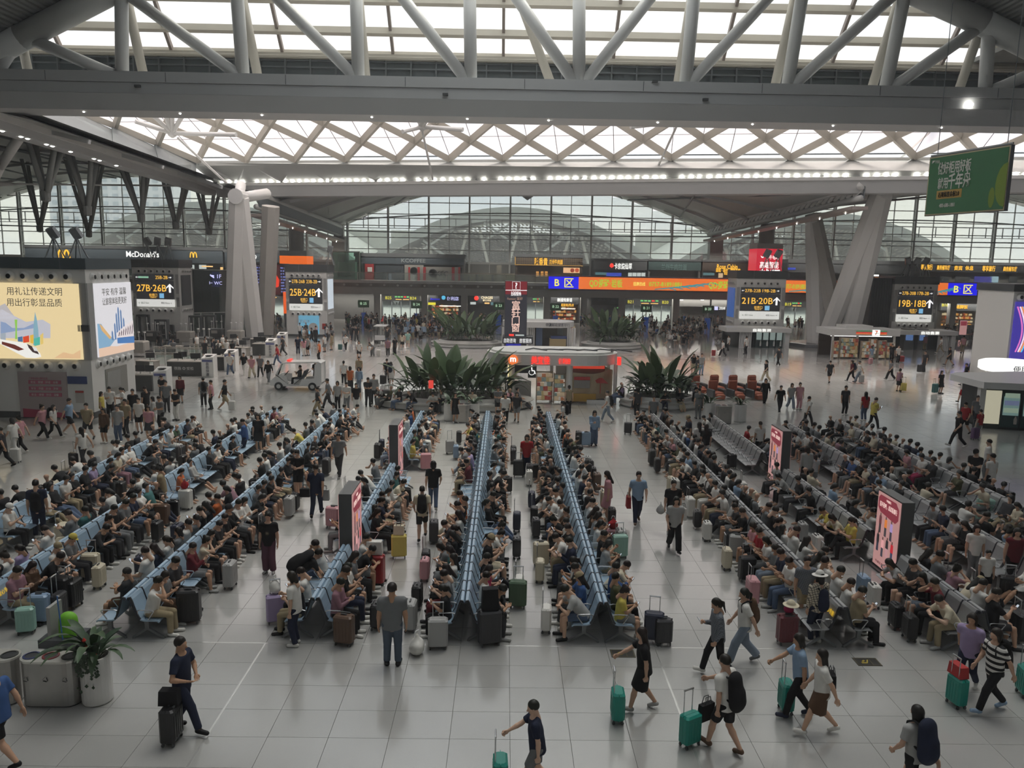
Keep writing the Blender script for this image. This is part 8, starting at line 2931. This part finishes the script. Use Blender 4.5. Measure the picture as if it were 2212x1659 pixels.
MID =[(498,812,175,'walk','white','denim','short','tee','trousers'),(528,810,178,'walk_b','black','white','short','tee','trousers'),(545,817,175,'walk','pink','cream','bob','tee','wide'),(563,815,182,'walk','grey','charcoal','short','tee','trousers'),(581,828,178,'walk_b','black','grey','bob','long','wide'),(600,790,100,'walk','red','denim','short','tee','trousers'),(612,768,90,'walk','charcoal','black','short','tee','trousers'),(644,766,200,'stand','navy','navy','short','tee','trousers'),(657,769,30,'phone','pink','white','long','tee','trousers'),(666,768,150,'phone','pale grey','black','short','tee','shorts'),(690,780,80,'stand','orange','black','short','vest','trousers'),(702,760,60,'phone','white','grey','pony','tee','skirt'),(717,756,90,'stand','khaki','khaki','bob','tee','skirt'),(441,878,30,'stand','grey','charcoal','short','tee','trousers'),(458,884,100,'stand','pink','black','short','tee','trousers'),(486,888,280,'walk','black','khaki','short','tee','shorts'),(353,872,170,'phone2','black','black','short','tee','trousers'),(391,870,180,'stand','maroon','black','bob','long','skirt'),(383,908,160,'phone2','black','white','short','tee','trousers'),(361,890,200,'stand','grey','charcoal','short','tee','trousers'),(94,950,265,'walk','pink','black','bun','tee','trousers'),(118,947,265,'walk_b','white','black','long','tee','trousers'),(152,940,275,'walk','pale blue','black','short','tee','shorts'),(192,952,185,'walk','khaki','charcoal','short','tee','shorts'),(258,955,180,'stand','pale grey','denim','short','tee','trousers'),(228,957,170,'stand','brown','black','bob','long','shorts'),(34,985,80,'walk','white','white','bob','tee','trousers'),(48,978,80,'walk','pink','black','bun','tee','trousers'),(10,1010,95,'walk_b','charcoal','black','short','tee','trousers'),(182,1008,60,'trail','white','charcoal','long','vest','trousers'),(240,905,200,'phone','white','black','short','tee','trousers'),(268,900,120,'phone2','white','khaki','pony','tee','wide'),(222,912,280,'stand','yellow','brown','bob','tee','trousers'),(290,912,190,'stand','black','grey','short','tee','trousers'),(303,935,180,'stand','white','black','short','tee','shorts'),(318,905,60,'phone','black','black','short','tee','trousers'),(335,925,110,'walk','pale grey','white','bob','long','trousers'),(274,940,170,'stand','khaki','charcoal','short','tee','trousers'),(350,930,150,'phone2','grey','black','short','tee','trousers'),(324,950,185,'stand','pink','charcoal','bob','tee','skirt'),(770,738,180,'walk','charcoal','charcoal','short','tee','trousers'),(747,758,178,'walk_b','white','black','bob','tee','trousers'),(805,770,150,'bend','grey','grey','bob','tee','wide'),(838,770,5,'stand','mauve','charcoal','short','tee','trousers'),(853,766,30,'stand','black','black','pony','tee','wide'),(869,754,0,'walk','cream','black','long','vest','skirt'),(881,753,10,'walk_b','mint','cream','short','tee','shorts'),(776,778,180,'walk','white','black','short','tee','shorts'),(743,830,10,'stand','white','black','bun','tee','trousers'),(776,820,182,'stand','khaki','black','short','tee','trousers'),(845,832,350,'stand','white','white','long','tee','skirt'),(836,826,0,'stand','black','black','short','tee','trousers'),(808,872,185,'stand','pale grey','charcoal','short','long','trousers'),(795,878,200,'phone2','charcoal','charcoal','short','tee','trousers'),(757,846,0,'stand','orange','charcoal','bob','vest','wide'),(776,845,170,'stand','pale blue','pale denim','bob','long','trousers'),(710,884,95,'walk','grey','charcoal','short','tee','trousers'),(688,900,100,'walk_b','charcoal','khaki','short','tee','trousers'),(730,884,180,'stand','pale grey','black','bob','tee','trousers'),(750,888,170,'phone2','white','grey','short','tee','trousers'),(770,892,200,'stand','black','white','short','tee','trousers'),(1091,918,180,'walk','white','black','short','tee','trousers'),(1116,912,178,'walk_b','charcoal','grey','bob','tee','shorts'),(1228,893,10,'stand','khaki','black','bun','vest','trousers'),(983,913,200,'stand','black','black','long','vest','skirt'),(1216,934,80,'phone','white','black','pony','tee','skirt'),(1075,898,190,'phone2','grey','charcoal','short','tee','shorts'),(1410,922,175,'stand','grey','black','short','tee','trousers'),(1376,900,10,'stand','charcoal','black','bob','tee','trousers'),(1508,905,0,'stand','grey','grey','short','tee','trousers'),(1611,765,30,'stand','white','black','short','tee','trousers'),(1573,758,100,'stand','white','black','long','tee','trousers'),(1561,770,100,'walk','white','black','bob','tee','wide'),(1681,792,20,'walk','charcoal','black','short','tee','trousers'),(1654,825,95,'walk','black','cream','pony','tee','wide'),(1497,808,160,'stand','black','khaki','bob','tee','skirt'),(1514,810,175,'stand','pale grey','pale blue','short','tee','trousers'),(1505,818,90,'stand','charcoal','black','short','tee','trousers'),(1651,874,175,'walk','black','black','bob','long','wide'),(1683,893,178,'walk','black','charcoal','short','tee','trousers'),(1707,884,182,'walk_b','pale grey','pale denim','bob','tee','wide'),(1725,884,180,'stand','pink','pink','bun','tee','trousers'),(1742,922,285,'walk','white','charcoal','short','tee','trousers'),(1823,896,185,'stand','charcoal','black','short','tee','trousers'),(1866,909,10,'stand','red','denim','long','tee','trousers'),(1791,827,355,'walk','charcoal','black','short','tee','shorts'),(1839,825,85,'walk','maroon','black','long','tee','trousers'),(1855,827,80,'walk_b','white','pale denim','short','tee','wide'),(1923,821,95,'walk','grey','black','long','tee','wide'),(1940,845,300,'phone','mauve','black','bun','vest','skirt'),(2030,850,200,'stand','black','black','long','tee','skirt'),(2079,870,110,'walk','white','red','short','tee','skirt'),(2085,834,70,'walk_b','black','black','short','tee','trousers'),(1996,803,100,'stand','charcoal','charcoal','short','tee','trousers'),(2050,790,80,'walk','black','black','short','tee','shorts'),(2031,764,85,'walk','white','khaki','short','tee','trousers'),(2101,799,90,'walk','white','black','bob','tee','wide'),(2115,800,80,'stand','cream','black','short','tee','trousers'),(2130,822,30,'stand','charcoal','black','short','tee','trousers'),(1881,785,20,'stand','pale blue','white','bob','tee','trousers'),(1938,785,200,'stand','white','black','short','tee','trousers'),(1925,783,170,'stand','black','black','short','tee','trousers'),(1997,756,10,'stand','pink','khaki','short','vest','trousers'),(2079,762,0,'stand','pink','khaki','short','tee','trousers'),(2131,766,275,'walk','white','black','short','tee','trousers'),(2169,768,180,'stand','white','white','long','tee','skirt')]
LMARK =[('the white patrol cart',-13.5,50.5),('the security counters',-26,62),('the big advert tower',-21,38),('the left plant island',-3,44),('the right plant island',9.6,45),('the red-lettered kiosk',3.5,47),('the information tower',1.2,74),('the corner shop kiosk',34,70),('the middle sign tower',29,82),('the right sign tower',47,82),('the drinks kiosk',27,41),('the flagged cart',-13,80),('the third seat row',-8,40),('the seventh seat row',8,41),('the tenth seat row',17,40),('the orange massage chairs',15,49),('the blue-poster tower',-22,86),('the polished right-hand floor',24,52)]
VERB ={'stand':'standing','phone':'phoning','phone2':'texting','walk':'walking','walk_b':'walking','walk_phone':'walking','bend':'bending','trail':'pulling luggage','push':'pushing luggage','belt':'striding'}
def where(x,y):
 best = min(LMARK,key=lambda l_:(l_[1]-x)**2+(l_[2]-y)**2)
 dx,dy = x-best[1],y-best[2]
 rel =('right of' if dx>0 else 'left of')if abs(dx)>abs(dy)else('behind' if dy>0 else 'before')
 return '%s %s'%(rel,best[0])
HAIRW ={'short':'short-haired','bob':'bobbed','long':'long-haired','pony':'ponytailed','bun':'top-knotted'}
mid_people =[]
FAR =[]
ml =[]
for px,py,hd_,pn,tp,bt_,hr,tk,bk in MID:
 p = G(px,py)
 ml.append('person in %s %s and %s %s, %s %s'%(tp,KINDW[tk].split()[-1],bt_,KINDW[bk].split()[-1],VERB[pn],where(p.x,p.y)))
ml =[HAIRW[m_[6]]+' '+l_ if ml.count(l_)>1 else l_ for l_,m_ in zip(ml,MID)]
for l_ in{q for q in ml if ml.count(q)>1}:
 for n_,k in enumerate(sorted((k for k,q in enumerate(ml)if q==l_),key=lambda k:-MID[k][1])):
  ml[k] =('nearest ','farther ','farthest ')[n_]+l_
for k,(px,py,hd_,pn,tp,bt_,hr,tk,bk)in enumerate(MID):
 p = G(px,py)
 mid_people.append(person(pn,(p.x,p.y,0),hd_,tp,bt_,hr,tk,bk,ml[k],seed=k+50,size=0.95+0.08*random.Random(k).random()if hr=='short' else 0.91+.05*random.Random(k).random()))
for k in(13,21,47,50,65,75,86,93,97):
 q = mid_people[k]
 backpack(q,'black' if k%2 else 'navy','small backpack on the %s-topped walker %s'%(MID[k][4],where(q.location.x,q.location.y)))
for px,py,c,s,lab in((502,889,'white','s','white suitcase pulled by the man in khaki shorts near the advert tower'),(1541,770,'red','s','red suitcase left of the white arched vending kiosk'),(1951,846,'yellow','s','yellow suitcase of the woman in the black skirt on the polished floor'),(2019,850,'teal','m','dark green suitcase beside the long-haired woman in black'),(1880,788,'pink','s','pink suitcase before the corner shop kiosk'),(1860,828,'pale grey','s','pale grey suitcase trailing behind the walker in pale jeans'),(735,757,'teal','s','teal suitcase behind the walker near the flagged cart'),(818,770,'white','s','white suitcase beside the grey-dressed person near the flagged cart'),(828,832,'black','m','black suitcase beside the woman in the white dress'),(820,866,'maroon','m','maroon suitcase left of the plant island'),(835,866,'charcoal','m','charcoal suitcase left of the plant island'),(852,862,'pale grey','s','pale grey suitcase at the foot of the left plant island'),(1948,783,'red','s','red suitcase behind the corner shop kiosk queue'),(1356,938,'charcoal','s','charcoal suitcase standing alone near the right plant island'),(972,980,'pale grey','s','silver suitcase standing alone left of the fifth row'),(160,1010,'black','s','black suitcase trailed behind the first row'),(35,1000,'white','s','white suitcase with walkers at the left edge'),(1986,805,'charcoal','m','charcoal suitcase on the polished floor before the right sign tower')):
 suitcase(G(px,py),random.Random(px).uniform(-40,40),c,lab,s,True,py>900)
 # ================================================================== SEATED PEOPLE
rnd = random.Random(77)
def pj(P):
 v = Vector(P)-CAM
 z = v.dot(cF)
 return 1106+FPX*v.dot(cR)/z,829.5-FPX*v.dot(cU)/z
FIX =[(141,1029,'white','khaki','sit_phone','short'),(217,1010,'black','charcoal','sit_fwd','bun'),(236,986,'black','black','sit_phone','bob'),(255,980,'cream','mauve','sit_phone','pony'),(174,999,'white','grey','sit_fwd','short'),(315,1067,'white','black','sit_arms','short'),(266,1080,'grey','charcoal','sit_phone','short'),(236,1113,'black','charcoal','sit_face','bun'),(217,1146,'charcoal','black','sit_fwd','short'),(160,1162,'grey','charcoal','sit_phone','short'),(141,1181,'white','black','sit_one','short'),(65,1232,'brown','black','sit_phone','long'),(92,1156,'white','black','sit_phone','short'),(412,1132,'white','black','sit_back','short'),(445,1145,'black','black','sit_phone','bob'),(475,1116,'black','charcoal','sit_one','short'),(504,1089,'white','grey','sit_one','short'),(450,1165,'cream','black','sit_face','bun'),(412,1189,'maroon','grey','sit_one','short'),(380,1222,'charcoal','black','sit_phone','short'),(363,1211,'grey','brown','sit_phone','long'),(328,1240,'white','khaki','sit_face','short'),(293,1262,'charcoal','brown','sit_arms','short'),(545,1051,'grey','charcoal','sit_phone','short'),(737,1273,'mauve','black','sit_phone','short'),(724,1249,'black','navy','sit_phone','short'),(772,1240,'white','black','sit_one','pony'),(762,1213,'grey','black','sit_phone','long'),(786,1186,'black','grey','sit_fwd','short'),(794,1175,'white','charcoal','sit_face','short'),(821,1129,'black','black','sit_phone','long'),(840,1078,'black','black','sit_arms','short'),(878,1045,'cream','cream','sit_fwd','short'),(837,1051,'white','grey','sit_phone','pony'),(902,958,'yellow','khaki','sit_one','bob'),(783,1075,'white','black','sit_phone','short'),(794,1061,'white','charcoal','sit_face','bob'),(802,1045,'black','black','sit_phone','bob'),(810,1018,'white','black','sit_fwd','short'),(976,1278,'black','black','sit_phone','pony'),(981,1246,'grey','maroon','sit_phone','short'),(995,1183,'teal','grey','sit_phone','bob'),(973,1170,'grey','black','sit_fwd','bob'),(997,1143,'charcoal','khaki','sit_phone','pony'),(995,1118,'charcoal','grey','sit_fwd','short'),(987,1086,'black','cream','sit_back','short'),(1011,1072,'orange','cream','sit_phone','short'),(997,977,'lavender','khaki','sit_phone','short'),(1022,967,'grey','black','sit_fwd','short'),(1022,929,'teal','white','sit_back','short'),(1035,1273,'black','charcoal','sit_fwd','short'),(1030,1221,'magenta','black','sit_phone','bob'),(1038,1167,'black','cream','sit_phone','short'),(1065,1132,'white','grey','sit_fwd','bun'),(1057,1075,'black','black','sit_phone','short'),(1052,1051,'grey','black','sit_one','short'),(1052,1005,'pale grey','pink','sit_phone','bob'),(1079,937,'white','khaki','sit_phone','short'),(1079,910,'orange','black','sit_fwd','short'),(1187,945,'white','olive','sit_phone','short'),(1200,994,'black','khaki','sit_phone','long'),(1200,1024,'charcoal','black','sit_back','short'),(1211,1051,'brown','black','sit_back','short'),(1225,1061,'white','navy','sit_face','short'),(1208,1089,'white','denim','sit_phone','short'),(1206,1135,'white','black','sit_one','short'),(1236,1151,'white','khaki','sit_fwd','short'),(1195,1184,'navy','navy','sit_phone','short'),(1257,1211,'white','charcoal','sit_phone','pony'),(1274,1230,'charcoal','denim','sit_phone','short'),(1255,1265,'pale grey','denim','sit_fwd','short'),(1245,1292,'cream','khaki','sit_cross','long'),(1222,975,'black','black','sit_phone','short'),(1249,969,'navy','black','sit_fwd','short'),(1238,1018,'white','black','sit_phone','short'),(1255,1040,'cream','black','sit_face','long'),(1255,1070,'charcoal','black','sit_phone','short'),(1265,1100,'brown','black','sit_phone','long'),(1274,1121,'pale grey','black','sit_phone','bob'),(1282,1137,'white','cream','sit_phone','bob'),(1279,1159,'black','black','sit_one','short'),(1341,1194,'cream','charcoal','sit_fwd','short'),(1371,1213,'blue','navy','sit_one','short'),(1347,1238,'olive','black','sit_arms','short'),(1330,1257,'yellow','grey','sit_phone','bun'),(1374,1276,'white','cream','sit_phone','pony'),(1436,945,'white','black','sit_phone','short'),(1469,969,'white','khaki','sit_phone','short'),(1480,975,'charcoal','khaki','sit_phone','short'),(1499,1015,'black','black','sit_arms','bob'),(1547,1042,'white','black','sit_phone','short'),(1575,1064,'white','navy','sit_face','short'),(1594,1086,'charcoal','grey','sit_phone','short'),(1634,1121,'pink','black','sit_phone','bob'),(1653,1143,'red','black','sit_phone','short'),(1659,1170,'white','grey','sit_phone','bob'),(1685,1220,'white','denim','sit_phone','short'),(1715,1241,'pale grey','grey','sit_one','bob'),(1523,972,'black','black','sit_phone','long'),(1575,1026,'white','grey','sit_one','bun'),(1604,1051,'white','black','sit_phone','long'),(1650,1094,'grey','khaki','sit_phone','short'),(1718,1148,'white','grey','sit_phone','short'),(1753,1170,'charcoal','charcoal','sit_fwd','short'),(1775,1197,'pale grey','black','sit_phone','long'),(1815,1221,'white','black','sit_phone','short'),(1848,1270,'khaki','black','sit_phone','short'),(1878,1293,'black','denim','sit_phone','short'),(1756,1051,'black','black','sit_face','short'),(1802,1089,'yellow','black','sit_fwd','short'),(1802,1112,'cream','black','sit_fwd','bob'),(1848,1118,'yellow','black','sit_cross','pony'),(1880,1146,'charcoal','charcoal','sit_phone','short'),(1975,1205,'charcoal','black','sit_phone','short'),(2032,1227,'grey','black','sit_one','short'),(2057,1251,'maroon','black','sit_face','short'),(2062,1284,'cream','khaki','sit_fwd','short'),(1883,1113,'white','black','sit_one','short'),(2108,1257,'white','charcoal','sit_phone','short'),(2160,1289,'black','charcoal','sit_one','short'),(2046,1105,'navy','denim','sit_phone','short'),(2097,1129,'black','black','sit_phone','long'),(1902,1029,'pale blue','black','sit_phone','short'),(1837,991,'blue','grey','sit_phone','short'),(1956,980,'pink','pale grey','sit_phone','bob'),(1997,988,'white','magenta','sit_phone','short'),(2070,1024,'olive','charcoal','sit_arms','short'),(2190,1080,'cream','khaki','sit_phone','bob')]
EMPTY =[(1005,1030,24),(1005,1052,18),(1065,985,18),(1065,1062,14),(1168,956,16),(1172,985,14),(1181,1040,16),(470,1015,40),(430,1045,26),(190,1060,24),(175,1050,20),(880,985,14),(873,1000,14),(1560,900,22),(1590,925,24),(1620,950,20),(1700,995,18),(1660,990,14),(1960,1075,26),(1990,1090,20),(2030,1020,22),(2060,1075,16),(2110,1060,20),(2150,1080,18),(1740,965,18),(1780,985,14),(2120,1020,16),(1735,1240,20),(1790,1290,22),(1810,1310,26),(30,1260,20),(50,1215,20)]
for s in SLOTS:
 s['head'] = pj((s['x']+s['side']*0.02,s['y'],1.2))
 s['occ'] = None
for px,py,tp,bt_,pn,hr in FIX:
 c =[s for s in SLOTS if s['occ']is None]
 s = min(c,key=lambda q:(q['head'][0]-px)**2+1.2*(q['head'][1]-py)**2)
 if(s['head'][0]-px)**2+(s['head'][1]-py)**2<45**2:
  s['occ'] =(tp,bt_,pn,hr)
TOPS =['black']*30+['white']*24+['charcoal']*9+['grey']*9+['pale grey']*5+['cream']*5+['navy']*6+['pale blue']*3+['brown','olive','teal','pink','red','maroon','yellow','blue','lavender','green','mauve','orange']
BOTS =['black']*34+['charcoal']*14+['navy']*8+['denim']*9+['grey']*7+['khaki']*8+['pale denim']*5+['cream','white','white','brown','brown']
for s in SLOTS:
 if s['occ']is None:
  hx,hy = s['head']
  s['vis'] = -40<hx<2250 and hy<1660
  if any((hx-a)**2+(hy-b)**2<r*r for a,b,r in EMPTY):
   continue
  if rnd.random()<(0.80 if s['row']not in(8,9)else 0.66):
   fem = rnd.random()<0.45
   s['occ'] =(rnd.choice(TOPS),rnd.choice(BOTS),rnd.choice(['sit_phone']*6+['sit_one']*3+['sit_fwd']*4+['sit_back','sit_cross','sit_arms','sit_arms','sit_face']),rnd.choice(['bob','long','pony','bun','long'])if fem else 'short')
occ =[s for s in SLOTS if s['occ']and-40<s['head'][0]<2250 and not any((o.location.x-s['x']-s['side']*.15)**2+(o.location.y-s['y'])**2<.2 for o in HERO.values())]
occ.sort(key=lambda s:s['y']+0.15*abs(s['x']))
NIND = 306-NPEOPLE
seated =[]
for k,s in enumerate(occ):
 tp,bt_,pn,hr = s['occ']
 rn = random.Random(k*7+3)
 bk = rn.choice(['trousers']*6+['shorts']*2+(['wide']if hr!='short' else['shorts']))
 tk = rn.choice(['tee']*7+['long']*2)
 hd_ =(-90 if s['side']>0 else 90)+rn.uniform(-9,9)
 size = rn.uniform(.95,1.03)if hr=='short' else rn.uniform(.90,.97)
 if k<NIND:
  lab = 'seated person in %s and %s, %s seat from front, %s side, %s row'%(tp,bt_,ORD[s['idx']],'left' if s['side']<0 else 'right',s['rown'])
  cap = None
  if rn.random()<.05:
   cap =('cap',rn.choice(['black','white','khaki','charcoal']))
  if(tp,bt_)==('grey','charcoal')and abs(s['head'][0]-160)<30:
   cap =('cap','yellow')
  o = person(pn,(s['x'],s['y'],0),hd_,tp,bt_,hr,tk,bk,lab,seed=k,size=size,cap=cap,group='people seated in the rows')
  seated.append((o,s))
  if pn in('sit_phone','sit_one','sit_cross')and s['y']<23.5 and rn.random()<.7:
   phone(o,'phone held over %s seat from front, %s side of the %s row'%(ORD[s['idx']],'left' if s['side']<0 else 'right',s['rown']))
 else:
  FAR.append((pn,s['x'],s['y'],hd_,tp,bt_,hr,tk,bk,size,.049 if s['y']<34 else.056))
  # suitcases parked beside the knees of seated people
sc_c =['black']*14+['charcoal']*7+['pale grey']*4+['white']*4+['navy','navy','pink','lavender','cream','cream','pale blue','maroon','brown']
SPEC =[(862,1205,'yellow','m','pale lime-yellow suitcase with a cream case on top by the fourth row'),(744,1392,'brown','m','brown ribbed suitcase at the end of the fourth row'),(946,1400,'pale grey','m','silver suitcase at the end of the fifth row'),(1057,1392,'charcoal','l','large charcoal suitcase with a rucksack on top at the fifth row'),(1118,1312,'green','m','bright green suitcase beside the fifth row'),(1168,1222,'cream','m','cream suitcase standing alone left of the sixth row'),(1411,1385,'navy','m','dark blue suitcase at the end of the sixth row'),(1432,1392,'charcoal','s','charcoal suitcase with pink tags at the end of the sixth row'),(1262,1045,'black','l','tall black suitcase right of the sixth row'),(1322,1185,'pink','s','pink suitcase under a red bag right of the sixth row'),(1338,1205,'mint','m','mint suitcase right of the sixth row'),(1590,1205,'pale grey','m','silver suitcase left of the seventh row'),(1612,1255,'black','m','black suitcase left of the seventh row near the straw bag'),(1580,1012,'black','s','black suitcase between seventh and eighth rows'),(2125,1128,'mint','l','pale green suitcase between ninth and tenth rows'),(410,1345,'black','l','huge black suitcase at the end of the third row'),(135,1315,'black','l','large black suitcase among the second row knees'),(88,1345,'pale blue','m','pale blue suitcase at the second row end'),(58,1368,'mint','s','small pale blue cabin case in front of the second row'),(810,1262,'red','l','large red suitcase under a checked white bag'),(920,1015,'pink','m','rose pink suitcase beside the fourth row'),(720,1140,'pink','m','dusty pink suitcase behind the close lightbox'),(198,1250,'cream','m','cream suitcase with black bands by the second row'),(290,1135,'yellow','m','bright yellow suitcase at the second row'),(352,1135,'brown','m','brown suitcase beside the man in white shirt'),(375,1120,'black','s','speckled black suitcase behind the khaki dress'),(402,1100,'white','m','white suitcase under a red bag at the second row'),(1095,1065,'black','s','black suitcase right of the fifth row'),(1152,1035,'black','s','black suitcase left of the sixth row')]
for k,(px,py,c,sz,lab)in enumerate(SPEC):
 suitcase(G(px,py),(8,-12,4,15,-6)[k%5],c,lab,sz,k%2==0)
plastic_bag(G(900,1412),0.0,'white','crumpled white carrier bag beside the silver suitcase',1.25)
carrier(G(1057,1390),0.82,10,'black','black rucksack on top of the large charcoal suitcase',(.36,.24,.48),False)
carrier(G(862,1204),0.70,0,'cream','cream vanity case on the lime-yellow suitcase',(.30,.2,.26))
carrier(G(810,1260),0.82,0,'white','white checked bag with red straps on the red suitcase',(.42,.24,.34),False)
plastic_bag(G(1322,1184),0.62,'red','red bag on top of the pink suitcase',.9)
plastic_bag(G(402,1098),0.70,'red','red bag on the white suitcase at the second row',.8)
carrier(G(1957,1340),0.0,20,'red','red gift box bag with yellow lettering by the eighth row',(.34,.2,.30))
k = 0
for o,s in seated+[(None,q)for q in occ[NIND:]]:
 rn = random.Random(k*13+5)
 k+=1
 if rn.random()<(0.24 if o else 0.16):
  x = s['x']+s['side']*rn.uniform(.78,.84)
  y = s['y']+.28
  if s['occ'][2]=='sit_back':
   continue
  c = rn.choice(sc_c)
  if o is None and k>420:
   continue
  suitcase((x,y),90+rn.uniform(-5,5),c,'%s suitcase by the %s seat from front, %s side of the %s row'%(c,ORD[s['idx']],'left' if s['side']<0 else 'right',s['rown']),rn.choice('sssm'),rn.random()<.45,o is not None,'suitcases beside the seats')
  # ================================================================== FAR CROWD (one object)
rnd = random.Random(5)
def scatter(n,x0,x1,y0,y1,poses,heads=(0,360)):
 for _ in range(n):
  px,py = rnd.uniform(x0,x1),rnd.uniform(y0,y1)
  p = G(px,py)
  if not(60<p.y<111.5):
   continue
  FAR.append((rnd.choice(poses),p.x,p.y,rnd.uniform(*heads),rnd.choice(TOPS),rnd.choice(BOTS),rnd.choice(['short','short','bob','long','pony']),'tee',rnd.choice(['trousers','trousers','shorts','wide']),rnd.uniform(.92,1.03),.068))
SP =['stand','phone','walk','walk_b','phone2','stand']
scatter(90,745,1090,699,716,SP)
scatter(45,880,1010,712,735,SP+SITS)
scatter(64,1255,1560,699,712,SP)
scatter(30,1380,1500,712,735,SITS+SP)
scatter(26,1445,1495,722,745,SITS+['stand'])
scatter(30,1700,1790,702,716,SP)
scatter(28,1970,2180,716,744,SITS)
scatter(14,1500,1570,705,730,SITS)
scatter(20,545,610,700,712,SP)
scatter(16,640,760,730,745,SP)
scatter(16,330,520,752,780,SP)
scatter(8,830,1000,725,750,SP)
for cx_,cy_,rx_,ry_,angs in((isl.location.x,isl.location.y,4.4,2.4,(200,212,225,240,256,262,285,318,330)),(pr_.x,pr_.y+2.0,2.4,1.8,(170,185,230,265,290,320,340))):
 for a_ in angs:
  a = RAD(a_)
  x,y = cx_+rx_*.99*math.cos(a),cy_+ry_*.99*math.sin(a)
  FAR.append((rnd.choice(['sit_phone','sit_one','sit_cross','sit_back','sit_fwd']),x,y,a_-90+rnd.uniform(-20,20),rnd.choice(TOPS),rnd.choice(BOTS),rnd.choice(['short','bob','long']),'tee',rnd.choice(['trousers','wide']),.98,.044))
crowd_pal = list(PAL)
crowd_mats =[mat('crowd_cloth_'+c.replace(' ','_'),lin(PAL[c]),0.9,var=0.1,scale=6)for c in crowd_pal]+[mat('crowd_skin',lin((200,160,135)),0.6),mat('crowd_hair',(0.012,0.011,0.01),0.5)]
_low ={}
def low(pn,what,vox):
 key =(pn,what,vox)
 if key not in _low:
  J = POSES[pn]
  if what=='body':
   f = Field(*bounds(J),vox)
   for i in(0,1):
    e,w,k_,a = J['el'][i],J['wr'][i],J['kn'][i],J['an'][i]
    f.cone(e-(e-J['sh'][i])*-.4,e,.05,.045,None,.02).cone(e,w+(w-e)*.3,.045,.035,None,.02).cone(k_,a,.062,.045,None,.02).cone(a,J['to'][i],.05,.04,None,.02)
   f.cone(J['n']-J['up']*.06,J['h'],.06,.055,None,.02)
   ps =[(*f.surface(),0)]
   f = Field((-.13,-.15,-.2),(.13,.15,.17),vox)
   f.cone((0,-.01,.03),(0,.02,-.05),.095,.06,None,.02)
   ps+=place_parts([(*f.surface(),0)],J['hm'])
  elif what in('tee','long','vest'):
   ps = make_top(J,vox,what)
  elif what in HAIR:
   f = Field((-.16,-.2,-.34),(.16,.15,.2),vox)
   f.cone((0,-.03,.055),(0,-.03,.05),.108,.108,None,.02,[((0,.045,.03),(0,.8,-.6))])
   if what in('long','bob','pony'):
    f.cone((0,-.07,0),(0,-.09,-.24 if what=='long' else-.1),.08,.06,None,.02)
   ps = place_parts([(*f.surface(),0)],J['hm'])
  else:
   ps = make_bottom(J,vox,what)
  _low[key] =(np.concatenate([p[0]for p in ps]),np.concatenate([p[1]+sum(len(q[0])for q in ps[:i])for i,p in enumerate(ps)]))
 return _low[key]
parts =[]
for pn,x,y,hd_,tp,bt_,hr,tk,bk,size,vox in FAR:
 c,s_ = math.cos(RAD(hd_)),math.sin(RAD(hd_))
 R_ = np.array(((c,-s_,0),(s_,c,0),(0,0,1)))*size
 for what,mi in(('body',len(crowd_pal)),(tk,crowd_pal.index(tp)),(bk,crowd_pal.index(bt_)),(hr,len(crowd_pal)+1)):
  v,q = low(pn,what,vox)
  parts.append((v@R_.T+np.array((x,y,0)),q,mi))
crowd = obj('crowd',np_mesh('crowd',parts,crowd_mats))
tag(crowd,'distant crowd of travellers waiting in the far half of the hall','crowd',kind='stuff')
print('people',NPEOPLE,'crowd',len(FAR),'crowd faces',sum(len(p[1])for p in parts))
# ================================================================== HAZE
hz = bpy.data.materials.new('thin_indoor_haze')
hz.use_nodes = True
_t = hz.node_tree
_t.nodes.clear()
_o = _t.nodes.new('ShaderNodeOutputMaterial')
_v = _t.nodes.new('ShaderNodeVolumeScatter')
_v.inputs['Color'].default_value =(0.93,0.96,1.0,1)
_v.inputs['Density'].default_value = 0.0015
_v.inputs['Anisotropy'].default_value = 0.2
_t.links.new(_v.outputs[0],_o.inputs['Volume'])
haze = MB().box(-135,140,-14,420,-0.8,60).build('haze',hz)
haze['kind'] = 'stuff'
haze['label'] = 'thin pale haze in the air of the hall'
haze['category'] = 'haze'
print('script seconds',round(time.time()-T0,1),'objects',len(bpy.data.objects))
